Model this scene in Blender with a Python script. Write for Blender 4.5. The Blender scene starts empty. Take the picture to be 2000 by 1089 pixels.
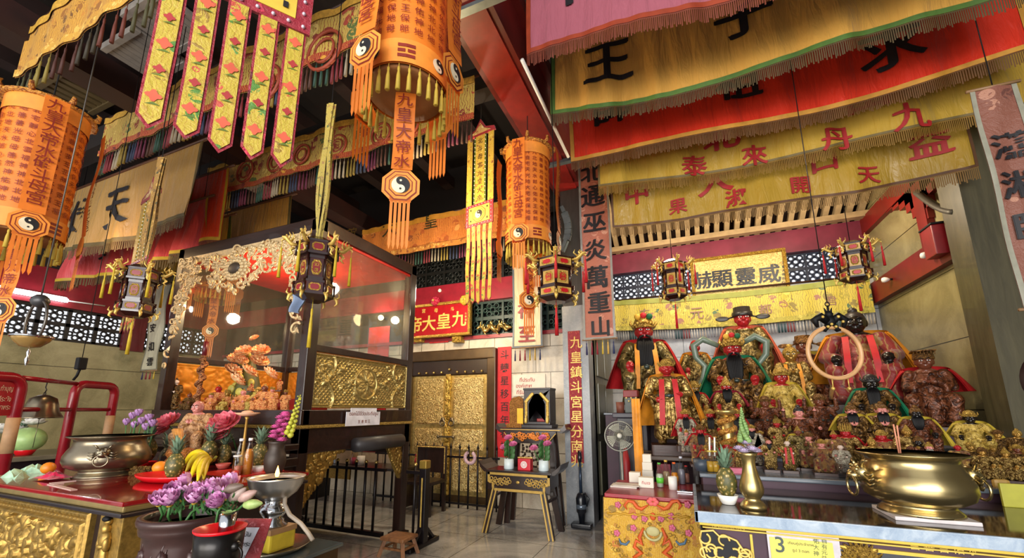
import bpy, bmesh, math, random
import numpy as np
from mathutils import Vector, Matrix, Euler
PI = math.pi
S = bpy.context.scene
C = S.collection
R = random.Random(7)

# ---------------------------------------------------------------- camera
FPX, CX, CY, EYE = 805.0, 1000.0, 642.0, 1.5          # the frame is taken as 2000x1089
yd = Vector((345, -158, 805)).normalized()
xd = Vector((1950, 158, -805)); xd = (xd - yd * xd.dot(yd)).normalized()
zd = xd.cross(yd)
if zd[1] < 0: zd = -zd
cam_d = bpy.data.cameras.new('camera')
cam_d.sensor_fit = 'HORIZONTAL'; cam_d.sensor_width = 36.0
cam_d.lens = 36.0 * FPX / 2000.0
cam_d.shift_x = 0.0; cam_d.shift_y = (CY - 544.5) / 2000.0
cam_d.clip_start = 0.05; cam_d.clip_end = 100
cam = bpy.data.objects.new('camera', cam_d); C.objects.link(cam)
right = Vector((xd[0], yd[0], zd[0])); up = Vector((xd[1], yd[1], zd[1])); fw = Vector((xd[2], yd[2], zd[2]))
mw = Matrix((right, up, -fw)).transposed().to_4x4(); mw.translation = (0, 0, EYE)
cam.matrix_world = mw
S.camera = cam

def ray(px, py):
    return right * (px - CX) + up * (CY - py) + fw * FPX
def PZ(px, py, z): r = ray(px, py); return Vector((0, 0, EYE)) + r * ((z - EYE) / r.z)
def PY(px, py, y): r = ray(px, py); return Vector((0, 0, EYE)) + r * (y / r.y)
def PX(px, py, x): r = ray(px, py); return Vector((0, 0, EYE)) + r * (x / r.x)
def PF(px, py, d): return Vector((0, 0, EYE)) + ray(px, py) * (d / FPX)
def fwd(p): return (Vector(p) - Vector((0, 0, EYE))).dot(fw)
def mpp(p): return fwd(p) / FPX                        # metres per pixel at a point
def yaw_to_vp(px):                                     # heading (angle from +X) of a horizontal edge
    r = ray(px, 800); return math.atan2(r.y, r.x)

# ---------------------------------------------------------------- world, lights, exposure
w = bpy.data.worlds.new('world'); S.world = w; w.use_nodes = True
bg = w.node_tree.nodes['Background']; bg.inputs[0].default_value = (0.93, 0.95, 1.0, 1); bg.inputs[1].default_value = 0.85
S.view_settings.view_transform = 'Standard'; S.view_settings.look = 'None'
S.view_settings.exposure = 0.3; S.view_settings.gamma = 1.0; S.view_settings.use_curve_mapping = False

def area(name, loc, target, sx, sy, power, col=(1, 1, 1), spread=PI):
    l = bpy.data.lights.new(name, 'AREA'); l.shape = 'RECTANGLE'; l.size = sx; l.size_y = sy; l.energy = power; l.color = col; l.spread = spread
    o = bpy.data.objects.new(name, l); C.objects.link(o); o.location = loc
    o.rotation_euler = (Vector(target) - Vector(loc)).to_track_quat('-Z', 'Y').to_euler(); return o
def point(name, loc, power, col=(1, .8, .5), r=0.06):
    l = bpy.data.lights.new(name, 'POINT'); l.energy = power; l.color = col; l.shadow_soft_size = r
    o = bpy.data.objects.new(name, l); C.objects.link(o); o.location = loc; return o
# daylight through the temple's open front, and warm point lights without fixtures
area('daylight_right_bay', (2.2, -7.5, 3.0), (0.6, 6, 2.6), 7.0, 4.5, 1000, (1, .97, .92))
area('daylight_left_bay', (-4.0, -7.0, 2.2), (-4.0, 5, 1.6), 6.0, 3.2, 430, (1, .95, .86))
point('hall_fill_warm', (-2.3, 3.3, 3.6), 60, (1, .72, .36), .12)  # unseen warm fill added to the hall, no lamp hangs here
point('cabinet_lamp', (-4.35, 3.5, 2.95), 60, (1, .74, .38), .06)
point('altar_fill_left', (-.1, 6.1, 3.95), 85, (1, .84, .6), .12)  # added fill for the rafters and statue tops, no visible source
point('altar_fill_right', (1.6, 6.1, 3.95), 75, (1, .84, .6), .12)  # its added partner over the right half of the altar
point('door_fill', (-3.3, 5.0, 3.2), 95, (1, .84, .58), .1)  # unseen light added to brighten the gilded doors
point('left_hall_fill', (-6.3, 2.2, 3.4), 22, (1, .66, .32), .15)  # weak unseen fill added to the left bay

# ---------------------------------------------------------------- mesh builder
class MB:
    def __init__(s): s.v = []; s.f = []; s.m = []; s.sm = []
    def add(s, vs, fs, mi=0, smooth=False):
        b = len(s.v); s.v.extend([tuple(v) for v in vs])
        for f in fs: s.f.append(tuple(i + b for i in f)); s.m.append(mi); s.sm.append(smooth)
        return s
    def box(s, lo, hi, mi=0, mat=None):
        x0, y0, z0 = lo; x1, y1, z1 = hi
        vs = [Vector(v) for v in ((x0,y0,z0),(x1,y0,z0),(x1,y1,z0),(x0,y1,z0),(x0,y0,z1),(x1,y0,z1),(x1,y1,z1),(x0,y1,z1))]
        if mat is not None: vs = [mat @ v for v in vs]
        return s.add(vs, [(0,3,2,1),(4,5,6,7),(0,1,5,4),(1,2,6,5),(2,3,7,6),(3,0,4,7)], mi)
    def bev(s, lo, hi, b=.01, mi=0):                   # box with chamfered edges
        lo = Vector(lo); hi = Vector(hi); bm = bmesh.new()
        bmesh.ops.create_cube(bm, size=1)
        for v in bm.verts: v.co = Vector([lo[i] + (v.co[i] + .5) * (hi[i] - lo[i]) for i in range(3)])
        bmesh.ops.bevel(bm, geom=list(bm.edges), offset=b, segments=2, affect='EDGES', profile=.6)
        s.bm(bm, mi); return s
    def bm(s, bm, mi=0, smooth=False):
        bm.verts.ensure_lookup_table(); bm.verts.index_update()
        s.add([v.co.copy() for v in bm.verts], [[v.index for v in f.verts] for f in bm.faces], mi, smooth); bm.free(); return s
    def bar(s, a, b, wx, wy=None, mi=0, upv=(0, 0, 1)): # rectangular bar from a to b
        a = Vector(a); b = Vector(b); d = b - a; L = d.length; wy = wy or wx
        z = d.normalized(); u = Vector(upv)
        if abs(z.dot(u)) > .95: u = Vector((0, 1, 0))
        x = u.cross(z).normalized(); y = z.cross(x)
        m = Matrix((x, y, z)).transposed().to_4x4(); m.translation = a
        return s.box((-wx/2, -wy/2, 0), (wx/2, wy/2, L), mi, m)
    def tube(s, pts, r, n=8, mi=0, smooth=True, cap=True):
        pts = [Vector(p) for p in pts]; k = len(pts)
        rs = r if isinstance(r, (list, tuple)) else [r] * k
        vs = []; fs = []; prev = None
        for i, p in enumerate(pts):
            t = (pts[min(i+1, k-1)] - pts[max(i-1, 0)])
            t = t.normalized() if t.length > 1e-9 else Vector((0, 0, 1))
            if prev is None:
                a = Vector((0, 0, 1)) if abs(t.z) < .9 else Vector((1, 0, 0))
                x = t.cross(a).normalized()
            else:
                x = prev - t * prev.dot(t)
                x = x.normalized() if x.length > 1e-6 else t.orthogonal().normalized()
            prev = x; y = t.cross(x)
            for j in range(n):
                a = 2*PI*j/n; vs.append(p + (x*math.cos(a) + y*math.sin(a)) * rs[i])
        for i in range(k-1):
            for j in range(n):
                fs.append((i*n+j, i*n+(j+1)%n, (i+1)*n+(j+1)%n, (i+1)*n+j))
        if cap: fs.append(tuple(range(n))[::-1]); fs.append(tuple((k-1)*n+j for j in range(n)))
        return s.add(vs, fs, mi, smooth)
    def lathe(s, prof, c=(0, 0, 0), n=32, mi=0, smooth=True, sx=1, sy=1, rot=None):
        c = Vector(c); vs = []; fs = []; k = len(prof)
        for r, z in prof:
            for j in range(n):
                a = 2*PI*j/n; v = Vector((r*math.cos(a)*sx, r*math.sin(a)*sy, z))
                vs.append(c + (rot @ v if rot is not None else v))
        for i in range(k-1):
            for j in range(n): fs.append((i*n+j, i*n+(j+1)%n, (i+1)*n+(j+1)%n, (i+1)*n+j))
        if prof[0][0] > 1e-6: fs.append(tuple(range(n))[::-1])
        if prof[-1][0] > 1e-6: fs.append(tuple((k-1)*n+j for j in range(n)))
        return s.add(vs, fs, mi, smooth)
    def ell(s, c, r, mi=0, n=12, rot=None):
        m = max(6, n // 2 + 1); r = (r, r, r) if not isinstance(r, (tuple, list)) else r
        c = Vector(c); vs = [Vector((0, 0, -r[2]))]; fs = []
        for i in range(1, m):
            t = PI * i / m - PI/2
            for j in range(n):
                a = 2*PI*j/n; vs.append(Vector((math.cos(t)*math.cos(a)*r[0], math.cos(t)*math.sin(a)*r[1], math.sin(t)*r[2])))
        vs.append(Vector((0, 0, r[2])))
        for j in range(n): fs.append((0, 1+(j+1)%n, 1+j))
        for i in range(m-2):
            for j in range(n): fs.append((1+i*n+j, 1+i*n+(j+1)%n, 1+(i+1)*n+(j+1)%n, 1+(i+1)*n+j))
        L = len(vs)-1
        for j in range(n): fs.append((L, 1+(m-2)*n+j, 1+(m-2)*n+(j+1)%n))
        return s.add([c + (rot @ v if rot is not None else v) for v in vs], fs, mi, True)
    def torus(s, c, Rr, r, n=32, k=8, mi=0, rot=None, arc=2*PI, a0=0):
        full = arc > 2*PI - 1e-6; c = Vector(c); N = n if full else n + 1; vs = []; fs = []
        for i in range(N):
            a = a0 + arc*i/n
            for j in range(k):
                b = 2*PI*j/k; v = Vector(((Rr + r*math.cos(b))*math.cos(a), (Rr + r*math.cos(b))*math.sin(a), r*math.sin(b)))
                vs.append(c + (rot @ v if rot is not None else v))
        for i in range(n):
            for j in range(k):
                fs.append((i*k+j, ((i+1)%N)*k+j, ((i+1)%N)*k+(j+1)%k, i*k+(j+1)%k))
        return s.add(vs, fs, mi, True)
    def sheet(s, fn, nu, nv, mi=0, smooth=True):        # fn(u,v) -> point, u,v in 0..1
        vs = [fn(i/nu, j/nv) for j in range(nv+1) for i in range(nu+1)]
        fs = [(j*(nu+1)+i, j*(nu+1)+i+1, (j+1)*(nu+1)+i+1, (j+1)*(nu+1)+i) for j in range(nv) for i in range(nu)]
        return s.add(vs, fs, mi, smooth)
    def prism(s, poly, z0, z1, mi=0, fn=None):          # outline (x,y) extruded along z; fn maps to the place
        n = len(poly); vs = [Vector((x, y, z0)) for x, y in poly] + [Vector((x, y, z1)) for x, y in poly]
        fs = [tuple(range(n))[::-1], tuple(range(n, 2*n))] + [(i, (i+1)%n, n+(i+1)%n, n+i) for i in range(n)]
        return s.add([fn(v) for v in vs] if fn else vs, fs, mi)
    def xf(s, m): s.v = [tuple(m @ Vector(v)) for v in s.v]; return s
    def build(s, name, mats, parent=None, local=False):
        me = bpy.data.meshes.new(name)
        vs = s.v
        if parent is not None and not local:
            inv = (Matrix.Translation(parent.location) @ parent.rotation_euler.to_matrix().to_4x4()).inverted() if parent.parent is None else root_inv(parent)
            vs = [tuple(inv @ Vector(v)) for v in vs]
        me.from_pydata(vs, [], s.f)
        for m in (mats if isinstance(mats, (list, tuple)) else [mats]): me.materials.append(m)
        me.polygons.foreach_set('material_index', s.m); me.polygons.foreach_set('use_smooth', s.sm); me.update()
        o = bpy.data.objects.new(name, me); C.objects.link(o)
        if parent is not None: o.parent = parent
        return o
def root_inv(o):
    m = Matrix.Identity(4)
    while o is not None:
        m = (Matrix.Translation(o.location) @ o.rotation_euler.to_matrix().to_4x4()) @ m; o = o.parent
    return m.inverted()

def tag(o, label, cat, group=None, kind=None):
    o['label'] = label; o['category'] = cat
    if group: o['group'] = group
    if kind: o['kind'] = kind
    return o
def thing(name, label, cat, loc=(0, 0, 0), rz=0, group=None):
    o = bpy.data.objects.new(name, None); C.objects.link(o); o.empty_display_size = .1
    o.location = loc; o.rotation_euler = (0, 0, rz)
    return tag(o, label, cat, group)
def struct(name, mb, mats, parent=None):
    o = mb.build(name, mats, parent)
    if parent is None: o['kind'] = 'structure'
    return o
def dup(root, loc, rz=None, label=None, scale=None, cat=None):
    def rec(o, par):
        c = o.copy(); C.objects.link(c)
        if par is not None: c.parent = par
        for ch in KIDS.get(o.name, None) or [x for x in o.children]: rec(ch, c)
        return c
    r = rec(root, None); r.location = loc
    if rz is not None: r.rotation_euler = (0, 0, rz)
    if label: r['label'] = label
    if scale is not None: r.scale = (scale,)*3 if not isinstance(scale, (tuple, list)) else scale
    return r
KIDS = {}

# ---------------------------------------------------------------- materials
def rgb(h):
    h = h.lstrip('#'); h = h if len(h) == 6 else ''.join(x*2 for x in h); c = [int(h[i:i+2], 16)/255 for i in (0, 2, 4)]
    return tuple(x/12.92 if x <= .04045 else ((x+.055)/1.055)**2.4 for x in c) + (1,)
class NT:
    def __init__(s, name):
        s.mat = bpy.data.materials.new(name); s.mat.use_nodes = True; s.t = s.mat.node_tree; s.n = s.t.nodes
        s.p = s.n['Principled BSDF']; s.tc = None
    def node(s, typ, **kw):
        n = s.n.new(typ)
        for k, v in kw.items():
            if k.startswith('i_'): n.inputs[k[2:].replace('_', ' ')].default_value = v
            else: setattr(n, k, v)
        return n
    def link(s, a, b): s.t.links.new(a, b)
    def coord(s, scale=(1, 1, 1), out='Object'):
        if s.tc is None: s.tc = s.node('ShaderNodeTexCoord')
        m = s.node('ShaderNodeMapping'); m.inputs['Scale'].default_value = scale
        s.link(s.tc.outputs[out], m.inputs[0]); return m.outputs[0]
    def noise(s, vec, scale, detail=3, rough=.55, dist=0):
        n = s.node('ShaderNodeTexNoise'); n.inputs['Scale'].default_value = scale; n.inputs['Detail'].default_value = detail
        n.inputs['Roughness'].default_value = rough; n.inputs['Distortion'].default_value = dist
        s.link(vec, n.inputs['Vector']); return n.outputs['Fac']
    def voro(s, vec, scale, feature='F1', out='Distance', rnd=1):
        n = s.node('ShaderNodeTexVoronoi'); n.feature = feature; n.inputs['Scale'].default_value = scale; n.inputs['Randomness'].default_value = rnd
        s.link(vec, n.inputs['Vector']); return n.outputs[out]
    def wave(s, vec, scale, dist=0, axis='X', detail=1):
        n = s.node('ShaderNodeTexWave'); n.bands_direction = axis; n.inputs['Scale'].default_value = scale; n.inputs['Distortion'].default_value = dist
        n.inputs['Detail'].default_value = detail; s.link(vec, n.inputs['Vector']); return n.outputs['Fac']
    def ramp(s, fac, stops, interp='LINEAR'):
        n = s.node('ShaderNodeValToRGB'); n.color_ramp.interpolation = interp; e = n.color_ramp.elements
        while len(e) < len(stops): e.new(.5)
        for el, (p, c) in zip(e, stops): el.position = p; el.color = rgb(c) if isinstance(c, str) else c
        s.link(fac, n.inputs[0]); return n.outputs[0]
    def mix(s, fac, a, b, mode='MIX'):
        n = s.node('ShaderNodeMix'); n.data_type = 'RGBA'; n.blend_type = mode
        for inp, v in ((n.inputs[0], fac), (n.inputs[6], a), (n.inputs[7], b)):
            if isinstance(v, (int, float)): inp.default_value = v
            elif isinstance(v, str): inp.default_value = rgb(v)
            elif isinstance(v, tuple): inp.default_value = v
            else: s.link(v, inp)
        return n.outputs[2]
    def math(s, op, a, b=0.0):
        n = s.node('ShaderNodeMath'); n.operation = op
        for inp, v in ((n.inputs[0], a), (n.inputs[1], b)):
            if isinstance(v, (int, float)): inp.default_value = v
            else: s.link(v, inp)
        return n.outputs[0]
    def out(s, col=None, rough=.5, metal=0.0, bump=None, bs=.3, bd=.01, **kw):
        p = s.p
        def put(i, v):
            if isinstance(v, (int, float, tuple)): p.inputs[i].default_value = v
            elif isinstance(v, str): p.inputs[i].default_value = rgb(v)
            else: s.link(v, p.inputs[i])
        if col is not None: put('Base Color', col)
        put('Roughness', rough); put('Metallic', metal)
        for k, v in kw.items(): put(k.replace('_', ' '), v)
        if bump is not None:
            b = s.node('ShaderNodeBump'); b.inputs['Strength'].default_value = bs; b.inputs['Distance'].default_value = bd
            s.link(bump, b.inputs['Height']); s.link(b.outputs[0], p.inputs['Normal'])
        return s.mat
_mc = {}
def plain(h, rough=.5, metal=0, var=.12, sc=9, **kw):   # a colour with a slight mottling of the surface itself
    key = ('plain', h, rough, metal, var, sc, str(kw))
    if key in _mc: return _mc[key]
    t = NT('m_' + h.strip('#')); v = t.coord()
    f = t.noise(v, sc, 3)
    c = rgb(h); d = tuple(x*(1-var*1.6) for x in c[:3]) + (1,); l = tuple(min(1, x*(1+var)) for x in c[:3]) + (1,)
    col = t.ramp(f, [(.3, d), (.7, l)])
    _mc[key] = t.out(col, rough, metal, bump=f, bs=.08, bd=.01, **kw); return _mc[key]
def satin(h, rough=.38, sc=3):
    key = ('satin', h)
    if key in _mc: return _mc[key]
    t = NT('satin'); v = t.coord((1, 1, 1)); f = t.noise(t.coord((7, 7, 1.2)), 2.2, 4, .55, .6)
    f2 = t.noise(v, 3, 2)
    c = rgb(h); col = t.mix(f2, tuple(x*.92 for x in c[:3]) + (1,), c)
    m = t.out(col, rough, 0, bump=f, bs=.5, bd=.05, Sheen_Weight=.25, Specular_IOR_Level=.6, Sheen_Roughness=.4)
    _mc[key] = m; return m
def brocade(base, spots, scale=14, seed=0, rough=.5, bump=.5, thr=.45, sc3=(1, 1, 1), metal=0.0):
    # woven cloth with embroidered blobs in several thread colours
    key = ('broc', base, tuple(spots), scale, thr, sc3, metal)
    if key in _mc: return _mc[key]
    t = NT('brocade'); v = t.coord(sc3)
    n1 = t.noise(v, scale*.9, 4, .6, 1.5)
    cell = t.voro(v, scale*.55, out='Color')
    sep = t.node('ShaderNodeSeparateColor'); t.link(cell, sep.inputs[0])
    k = len(spots); st = [(i/k, c) for i, c in enumerate(spots)]
    pc = t.ramp(sep.outputs[0], st, 'CONSTANT')
    d = t.voro(v, scale*.55)
    lines = t.wave(v, scale*.8, 9, 'X', 3)
    msk = t.math('MULTIPLY', t.math('LESS_THAN', d, thr), t.math('GREATER_THAN', n1, .48))
    c0 = t.mix(t.math('GREATER_THAN', lines, .93), base, spots[0]) if thr > .35 else t.mix(0.0, base, base)
    col = t.mix(msk, c0, pc); 
    weave = t.noise(t.coord((1, 1, 1)), 160, 2)
    h = t.math('ADD', t.math('MULTIPLY', n1, 1.0), t.math('MULTIPLY', weave, .25))
    m = t.out(col, rough, metal, bump=h, bs=bump, bd=.02, Sheen_Weight=.15); _mc[key] = m; return m
def goldrelief(h1='#cfb468', h2='#7a5a22', scale=18, rough=.3, metal=.85, bs=.9, bd=.03):
    key = ('gr', h1, h2, scale, rough, metal, bs)
    if key in _mc: return _mc[key]
    t = NT('gilded_relief'); v = t.coord(); n = t.noise(v, scale, 3, .5, 2.2); d = t.voro(v, scale*1.2, 'SMOOTH_F1')
    h = t.math('ADD', n, t.math('MULTIPLY', d, .6))
    col = t.ramp(n, [(.38, h2), (.56, h1)])
    m = t.out(col, rough, metal, bump=h, bs=bs, bd=bd); _mc[key] = m; return m
def emis(h, s):
    t = NT('glow'); t.p.inputs['Emission Color'].default_value = rgb(h); t.p.inputs['Emission Strength'].default_value = s
    return t.out(h, .5)
def marble(c1, c2, c3, sc=1.2, tile=(.9, .6), rough=.25, line='#3f3c33', vec_rot=None, lw=.006):
    t = NT('marble'); v = t.coord()
    n = t.noise(v, sc*1.4, 6, .62, 1.1); n2 = t.noise(v, sc*4, 4, .6, 3)
    col = t.ramp(n, [(.3, c1), (.52, c2), (.72, c3)])
    col = t.mix(t.math('MULTIPLY', t.math('LESS_THAN', t.math('ABSOLUTE', t.math('SUBTRACT', n2, .5)), .012), .35), col, c3)
    b = t.node('ShaderNodeTexBrick'); b.offset = .5 if tile[0] != tile[1] else 0
    b.inputs['Scale'].default_value = 1; b.inputs['Mortar Size'].default_value = lw; b.inputs['Brick Width'].default_value = tile[0]; b.inputs['Row Height'].default_value = tile[1]
    b.inputs['Color1'].default_value = (1, 1, 1, 1); b.inputs['Color2'].default_value = (.88, .88, .88, 1); b.inputs['Mortar'].default_value = rgb(line)
    mp = t.node('ShaderNodeMapping')
    if vec_rot: mp.inputs['Rotation'].default_value = vec_rot
    t.link(t.tc.outputs['Object'], mp.inputs[0]); t.link(mp.outputs[0], b.inputs['Vector'])
    col = t.mix(1.0, col, b.outputs['Color'], 'MULTIPLY')
    return t.out(col, rough, 0, bump=b.outputs['Fac'], bs=-.15, bd=.005)
def wood(h1, h2, rough=.35, sc=3, axis='Z'):
    key = ('wood', h1, h2, rough, axis)
    if key in _mc: return _mc[key]
    t = NT('wood'); s3 = {'Z': (6, 6, .7), 'X': (.7, 6, 6), 'Y': (6, .7, 6)}[axis]
    n = t.noise(t.coord(s3), sc, 4, .6, .8)
    m = t.out(t.ramp(n, [(.3, h1), (.7, h2)]), rough, 0, bump=n, bs=.1, bd=.01, Coat_Weight=.2); _mc[key] = m; return m

DARK = wood('#1c100c', '#2e1c16', .3)
DARKX = wood('#1c100c', '#2e1c16', .3, axis='X')
EBONY = plain('#1d1418', .3)
GOLD = plain('#cdb06a', .3, .85, .2, 25)
GOLDP = plain('#cfae58', .42, .35, .15, 20)           # gilt paint
PALEG = plain('#cdb06a', .45, .25, .2, 30)
BRASS = plain('#b3a071', .2, 1.0, .12, 6)
BRONZE = plain('#857a66', .3, .9, .15, 5)
STEEL = plain('#b9bcc0', .16, 1.0, .05, 4)
RED = plain('#a3121c', .45)
REDLAC = plain('#8c1016', .18, 0, .15, 5, Coat_Weight=.6)
MAROON = plain('#6b0f18', .4)
BEAMRED = plain('#5d0d0b', .45, 0, .25, 2)
BLACK = plain('#09080a', .6, 0, .3, 6, Specular_IOR_Level=.25)
WHITE = plain('#e8e6e0', .5, 0, .05)
INK = plain('#131016', .6)
REDINK = plain('#9c1d1f', .6)
GREENL = plain('#34602c', .55, 0, .3)

# ---------------------------------------------------------------- glyphs: every string is turned into a mesh once, all in one go
GL = {}
def load_glyphs(strings):
    obs = []
    for s_ in sorted(set(strings)):
        cu = bpy.data.curves.new('g', 'FONT'); cu.body = s_; cu.size = 1; cu.align_x = 'CENTER'; cu.align_y = 'CENTER'
        cu.resolution_u = 3; cu.offset = .006
        o = bpy.data.objects.new('g', cu); C.objects.link(o); obs.append((s_, o, cu))
    dg = bpy.context.evaluated_depsgraph_get(); dg.update()
    for s_, o, cu in obs:
        me = bpy.data.meshes.new_from_object(o.evaluated_get(dg))
        vs = [v.co.copy() for v in me.vertices]; fs = [tuple(p.vertices) for p in me.polygons]
        if vs:
            x0 = min(v.x for v in vs); x1 = max(v.x for v in vs); y0 = min(v.y for v in vs); y1 = max(v.y for v in vs)
            c = Vector(((x0+x1)/2, (y0+y1)/2, 0)); vs = [v - c for v in vs]
            GL[s_] = (vs, fs, x1-x0, y1-y0)
        bpy.data.meshes.remove(me)
    for s_, o, cu in obs: bpy.data.objects.remove(o); bpy.data.curves.remove(cu)
def glyph(mb, s_, fn, size, mi=0, cuts=0, sx=1.0, bold=0.0):
    """lay a string on a surface: fn(x,y) in metres around the string's middle -> point"""
    if s_ not in GL: return
    if bold:
        for k, (a, b) in enumerate(((-1, 0), (1, .4), (0, -.6))): glyph(mb, s_, lambda x, y, a=a, b=b: fn(x+a*bold*size, y+b*bold*size)+Vector((0, -.0015*k, 0)), size, mi, cuts, sx)
        return
    vs, fs, gw, gh = GL[s_]
    bm = bmesh.new(); bv = [bm.verts.new((v.x*size*sx, v.y*size, 0)) for v in vs]
    for f in fs:
        try: bm.faces.new([bv[i] for i in f])
        except ValueError: pass
    if cuts:
        W2 = gw*size*sx/2
        for i in range(1, cuts):
            x = -W2 + 2*W2*i/cuts
            bmesh.ops.bisect_plane(bm, geom=bm.verts[:] + bm.edges[:] + bm.faces[:], plane_co=(x, 0, 0), plane_no=(1, 0, 0))
    for v in bm.verts: v.co = fn(v.co.x, v.co.y)
    mb.bm(bm, mi)
def plane_fn(c, ux, uy, eps=0.0):
    c = Vector(c); ux = Vector(ux).normalized(); uy = Vector(uy).normalized(); n = ux.cross(uy) * eps
    return lambda x, y: c + ux*x + uy*y + n
CJK = '王子師祖求有泰來丹九果淑開天中大口益北通巫炎萬重山瀟湘臨皇鎮斗宮星分南兆轉移百年春帝神至赫顯靈威雲如意合壽元光老君玄都水碓母門傳供奉吉祥卐☰☱☲☳☴☵☶☷福文武保佑自然地宅郎靜善佛人心平安田王爺'
STR = list(CJK) + ['3', 'ที่ประทับ', 'องค์เทพ', 'ที่รับ', 'ดอกไม้ใช้วัดประทีปธูป', 'เทียนคู่ประจำเทพ', 'ธูป 3 ดอก', 'บูชาพระ', 'ตีระฆัง', 'ทำบุญ', 'น้ำมัน', 'ประเพณีถือศีล', 'กินเจ']
load_glyphs(STR)
# ================================================================ THE SETTING
XL, XR, YB, YA, ZC = -10.2, 2.75, 6.36, 7.7, 6.2
XP0, XP1, YP = -1.62, -1.25, 5.76                      # the pillar between the bays
FLOORM = marble('#74726f', '#a3a09b', '#c4c0b8', 1.0, (.8, .8), .13, '#4b4843', lw=.004)
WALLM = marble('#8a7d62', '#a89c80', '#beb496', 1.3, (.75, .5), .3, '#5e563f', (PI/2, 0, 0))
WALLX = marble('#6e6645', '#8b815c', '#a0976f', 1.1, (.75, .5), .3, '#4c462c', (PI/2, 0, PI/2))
WALLP = marble('#a89d8c', '#c3b9a8', '#d6cdbd', 1.6, (.5, .42), .25, '#7b7364', (PI/2, 0, 0))
PILM = marble('#6c7076', '#868a8e', '#a7a7a4', .9, (3, 3), .25, '#777')
CEIL = plain('#140a06', .8, 0, .3, 2)
OLIVE = wood('#3a351f', '#4f4930', .5)
m = MB(); m.box((XL-.2, -5, -.1), (5.5, 8.2, 0)); struct('floor', m, FLOORM)
m = MB(); m.box((XL-.2, -1.5, ZC), (5.5, 8.2, ZC+.1)); struct('ceiling', m, CEIL)
# back wall of the left bay in bands, with its lattice opening
DX0, DX1, DZ = -4.78, -2.96, 2.52
m = MB()
m.box((XL, YB, 0), (DX0, YB+.15, 2.72)); m.box((DX1, YB, 0), (XP0, YB+.15, 2.72)); m.box((DX0, YB, DZ), (DX1, YB+.15, 2.72))
struct('wall_back', m, WALLP)
m = MB(); m.box((XL, YB, 2.7), (-4.9, YB+.15, 4.4)); m.box((XL, YB+.02, 4.35), (XP0, YB+.15, ZC)); struct('wall_back_upper', m, CEIL)
m = MB(); m.box((XL, YB-.06, 3.4), (XP0, YB+.12, 3.78)); m.box((XL, YB-.04, 2.72), (XP0, YB+.1, 2.78), 0)
struct('trim_1', m, plain('#8c1a2b', .4))
# alcove back wall, partition, right wall, left wall
m = MB(); m.box((XP1, YA, 0), (XR+.1, YA+.15, 3.5)); struct('wall_alcove', m, marble('#9aa0a8', '#b9bdc2', '#d3d4d6', 1.2, (.9, .6), .3, '#72757a', (PI/2, 0, 0)))
m = MB(); m.box((XP1, YA-.08, 4.02), (XR, YA+.12, 4.4)); struct('trim_2', m, plain('#7d3248', .45, 0, .25, 2))
m = MB(); m.box((XP1, YA+.02, 4.4), (XR, YA+.15, ZC)); struct('wall_alcove_upper', m, CEIL)
m = MB(); m.box((XP1-.12, YP+.3, 0), (XP1, YA+.15, ZC)); struct('wall_partition', m, wood('#5c5a4c', '#7b7768', .35))
m = MB()
for z0, z1 in ((.3, 1.05), (1.15, 1.9), (2.0, 2.75)): m.bev((XP1, YP+.5, z0), (XP1+.03, YP+1.0, z1), .012); m.bev((XP1, YP+1.1, z0), (XP1+.03, YP+1.6, z1), .012)
struct('door_2', m, wood('#55533f', '#6b6750', .35))
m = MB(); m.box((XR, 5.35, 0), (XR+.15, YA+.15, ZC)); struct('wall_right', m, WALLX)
m = MB(); m.box((XR-.12, 5.15, 0), (XR+.25, 5.5, ZC)); struct('pillar_right', m, OLIVE)
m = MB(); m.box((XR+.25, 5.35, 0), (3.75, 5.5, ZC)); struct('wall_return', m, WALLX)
m = MB(); m.box((XR+.25, 5.1, 0), (XR+.31, 5.34, 3.4)); struct('trim_3', m, plain('#a9a48f', .5))
m = MB(); m.box((3.6, -1.5, 0), (3.75, 5.35, ZC)); struct('wall_right_front', m, plain('#4e4b40', .5, 0, .2, 2))
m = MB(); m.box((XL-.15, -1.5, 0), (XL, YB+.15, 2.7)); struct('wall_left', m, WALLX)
m = MB(); m.box((XL-.12, -1.5, 3.3), (XL+.05, YB, 3.95)); struct('trim_4', m, plain('#7c1722', .4))
m = MB(); m.box((XL-.15, -1.5, 3.95), (XL, YB, ZC)); struct('wall_left_upper', m, CEIL)
m = MB(); m.box((XL-.1, 4.4, 2.65), (XL+.06, 4.75, 3.4)); m.box((XL-.1, 6.0, 2.65), (XL+.06, YB, 3.4)); struct('trim_5', m, plain('#5a1218', .4))
# pillar, with a plinth
m = MB(); m.box((XP0, YP, 0), (XP1, YP+.42, 3.0)); struct('pillar_centre', m, PILM)
m = MB(); m.box((XP0+.01, YP+.01, 3.0), (XP1-.01, YP+.41, ZC)); struct('pillar_centre_upper', m, wood('#2b2823', '#3c3833', .4))
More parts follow.
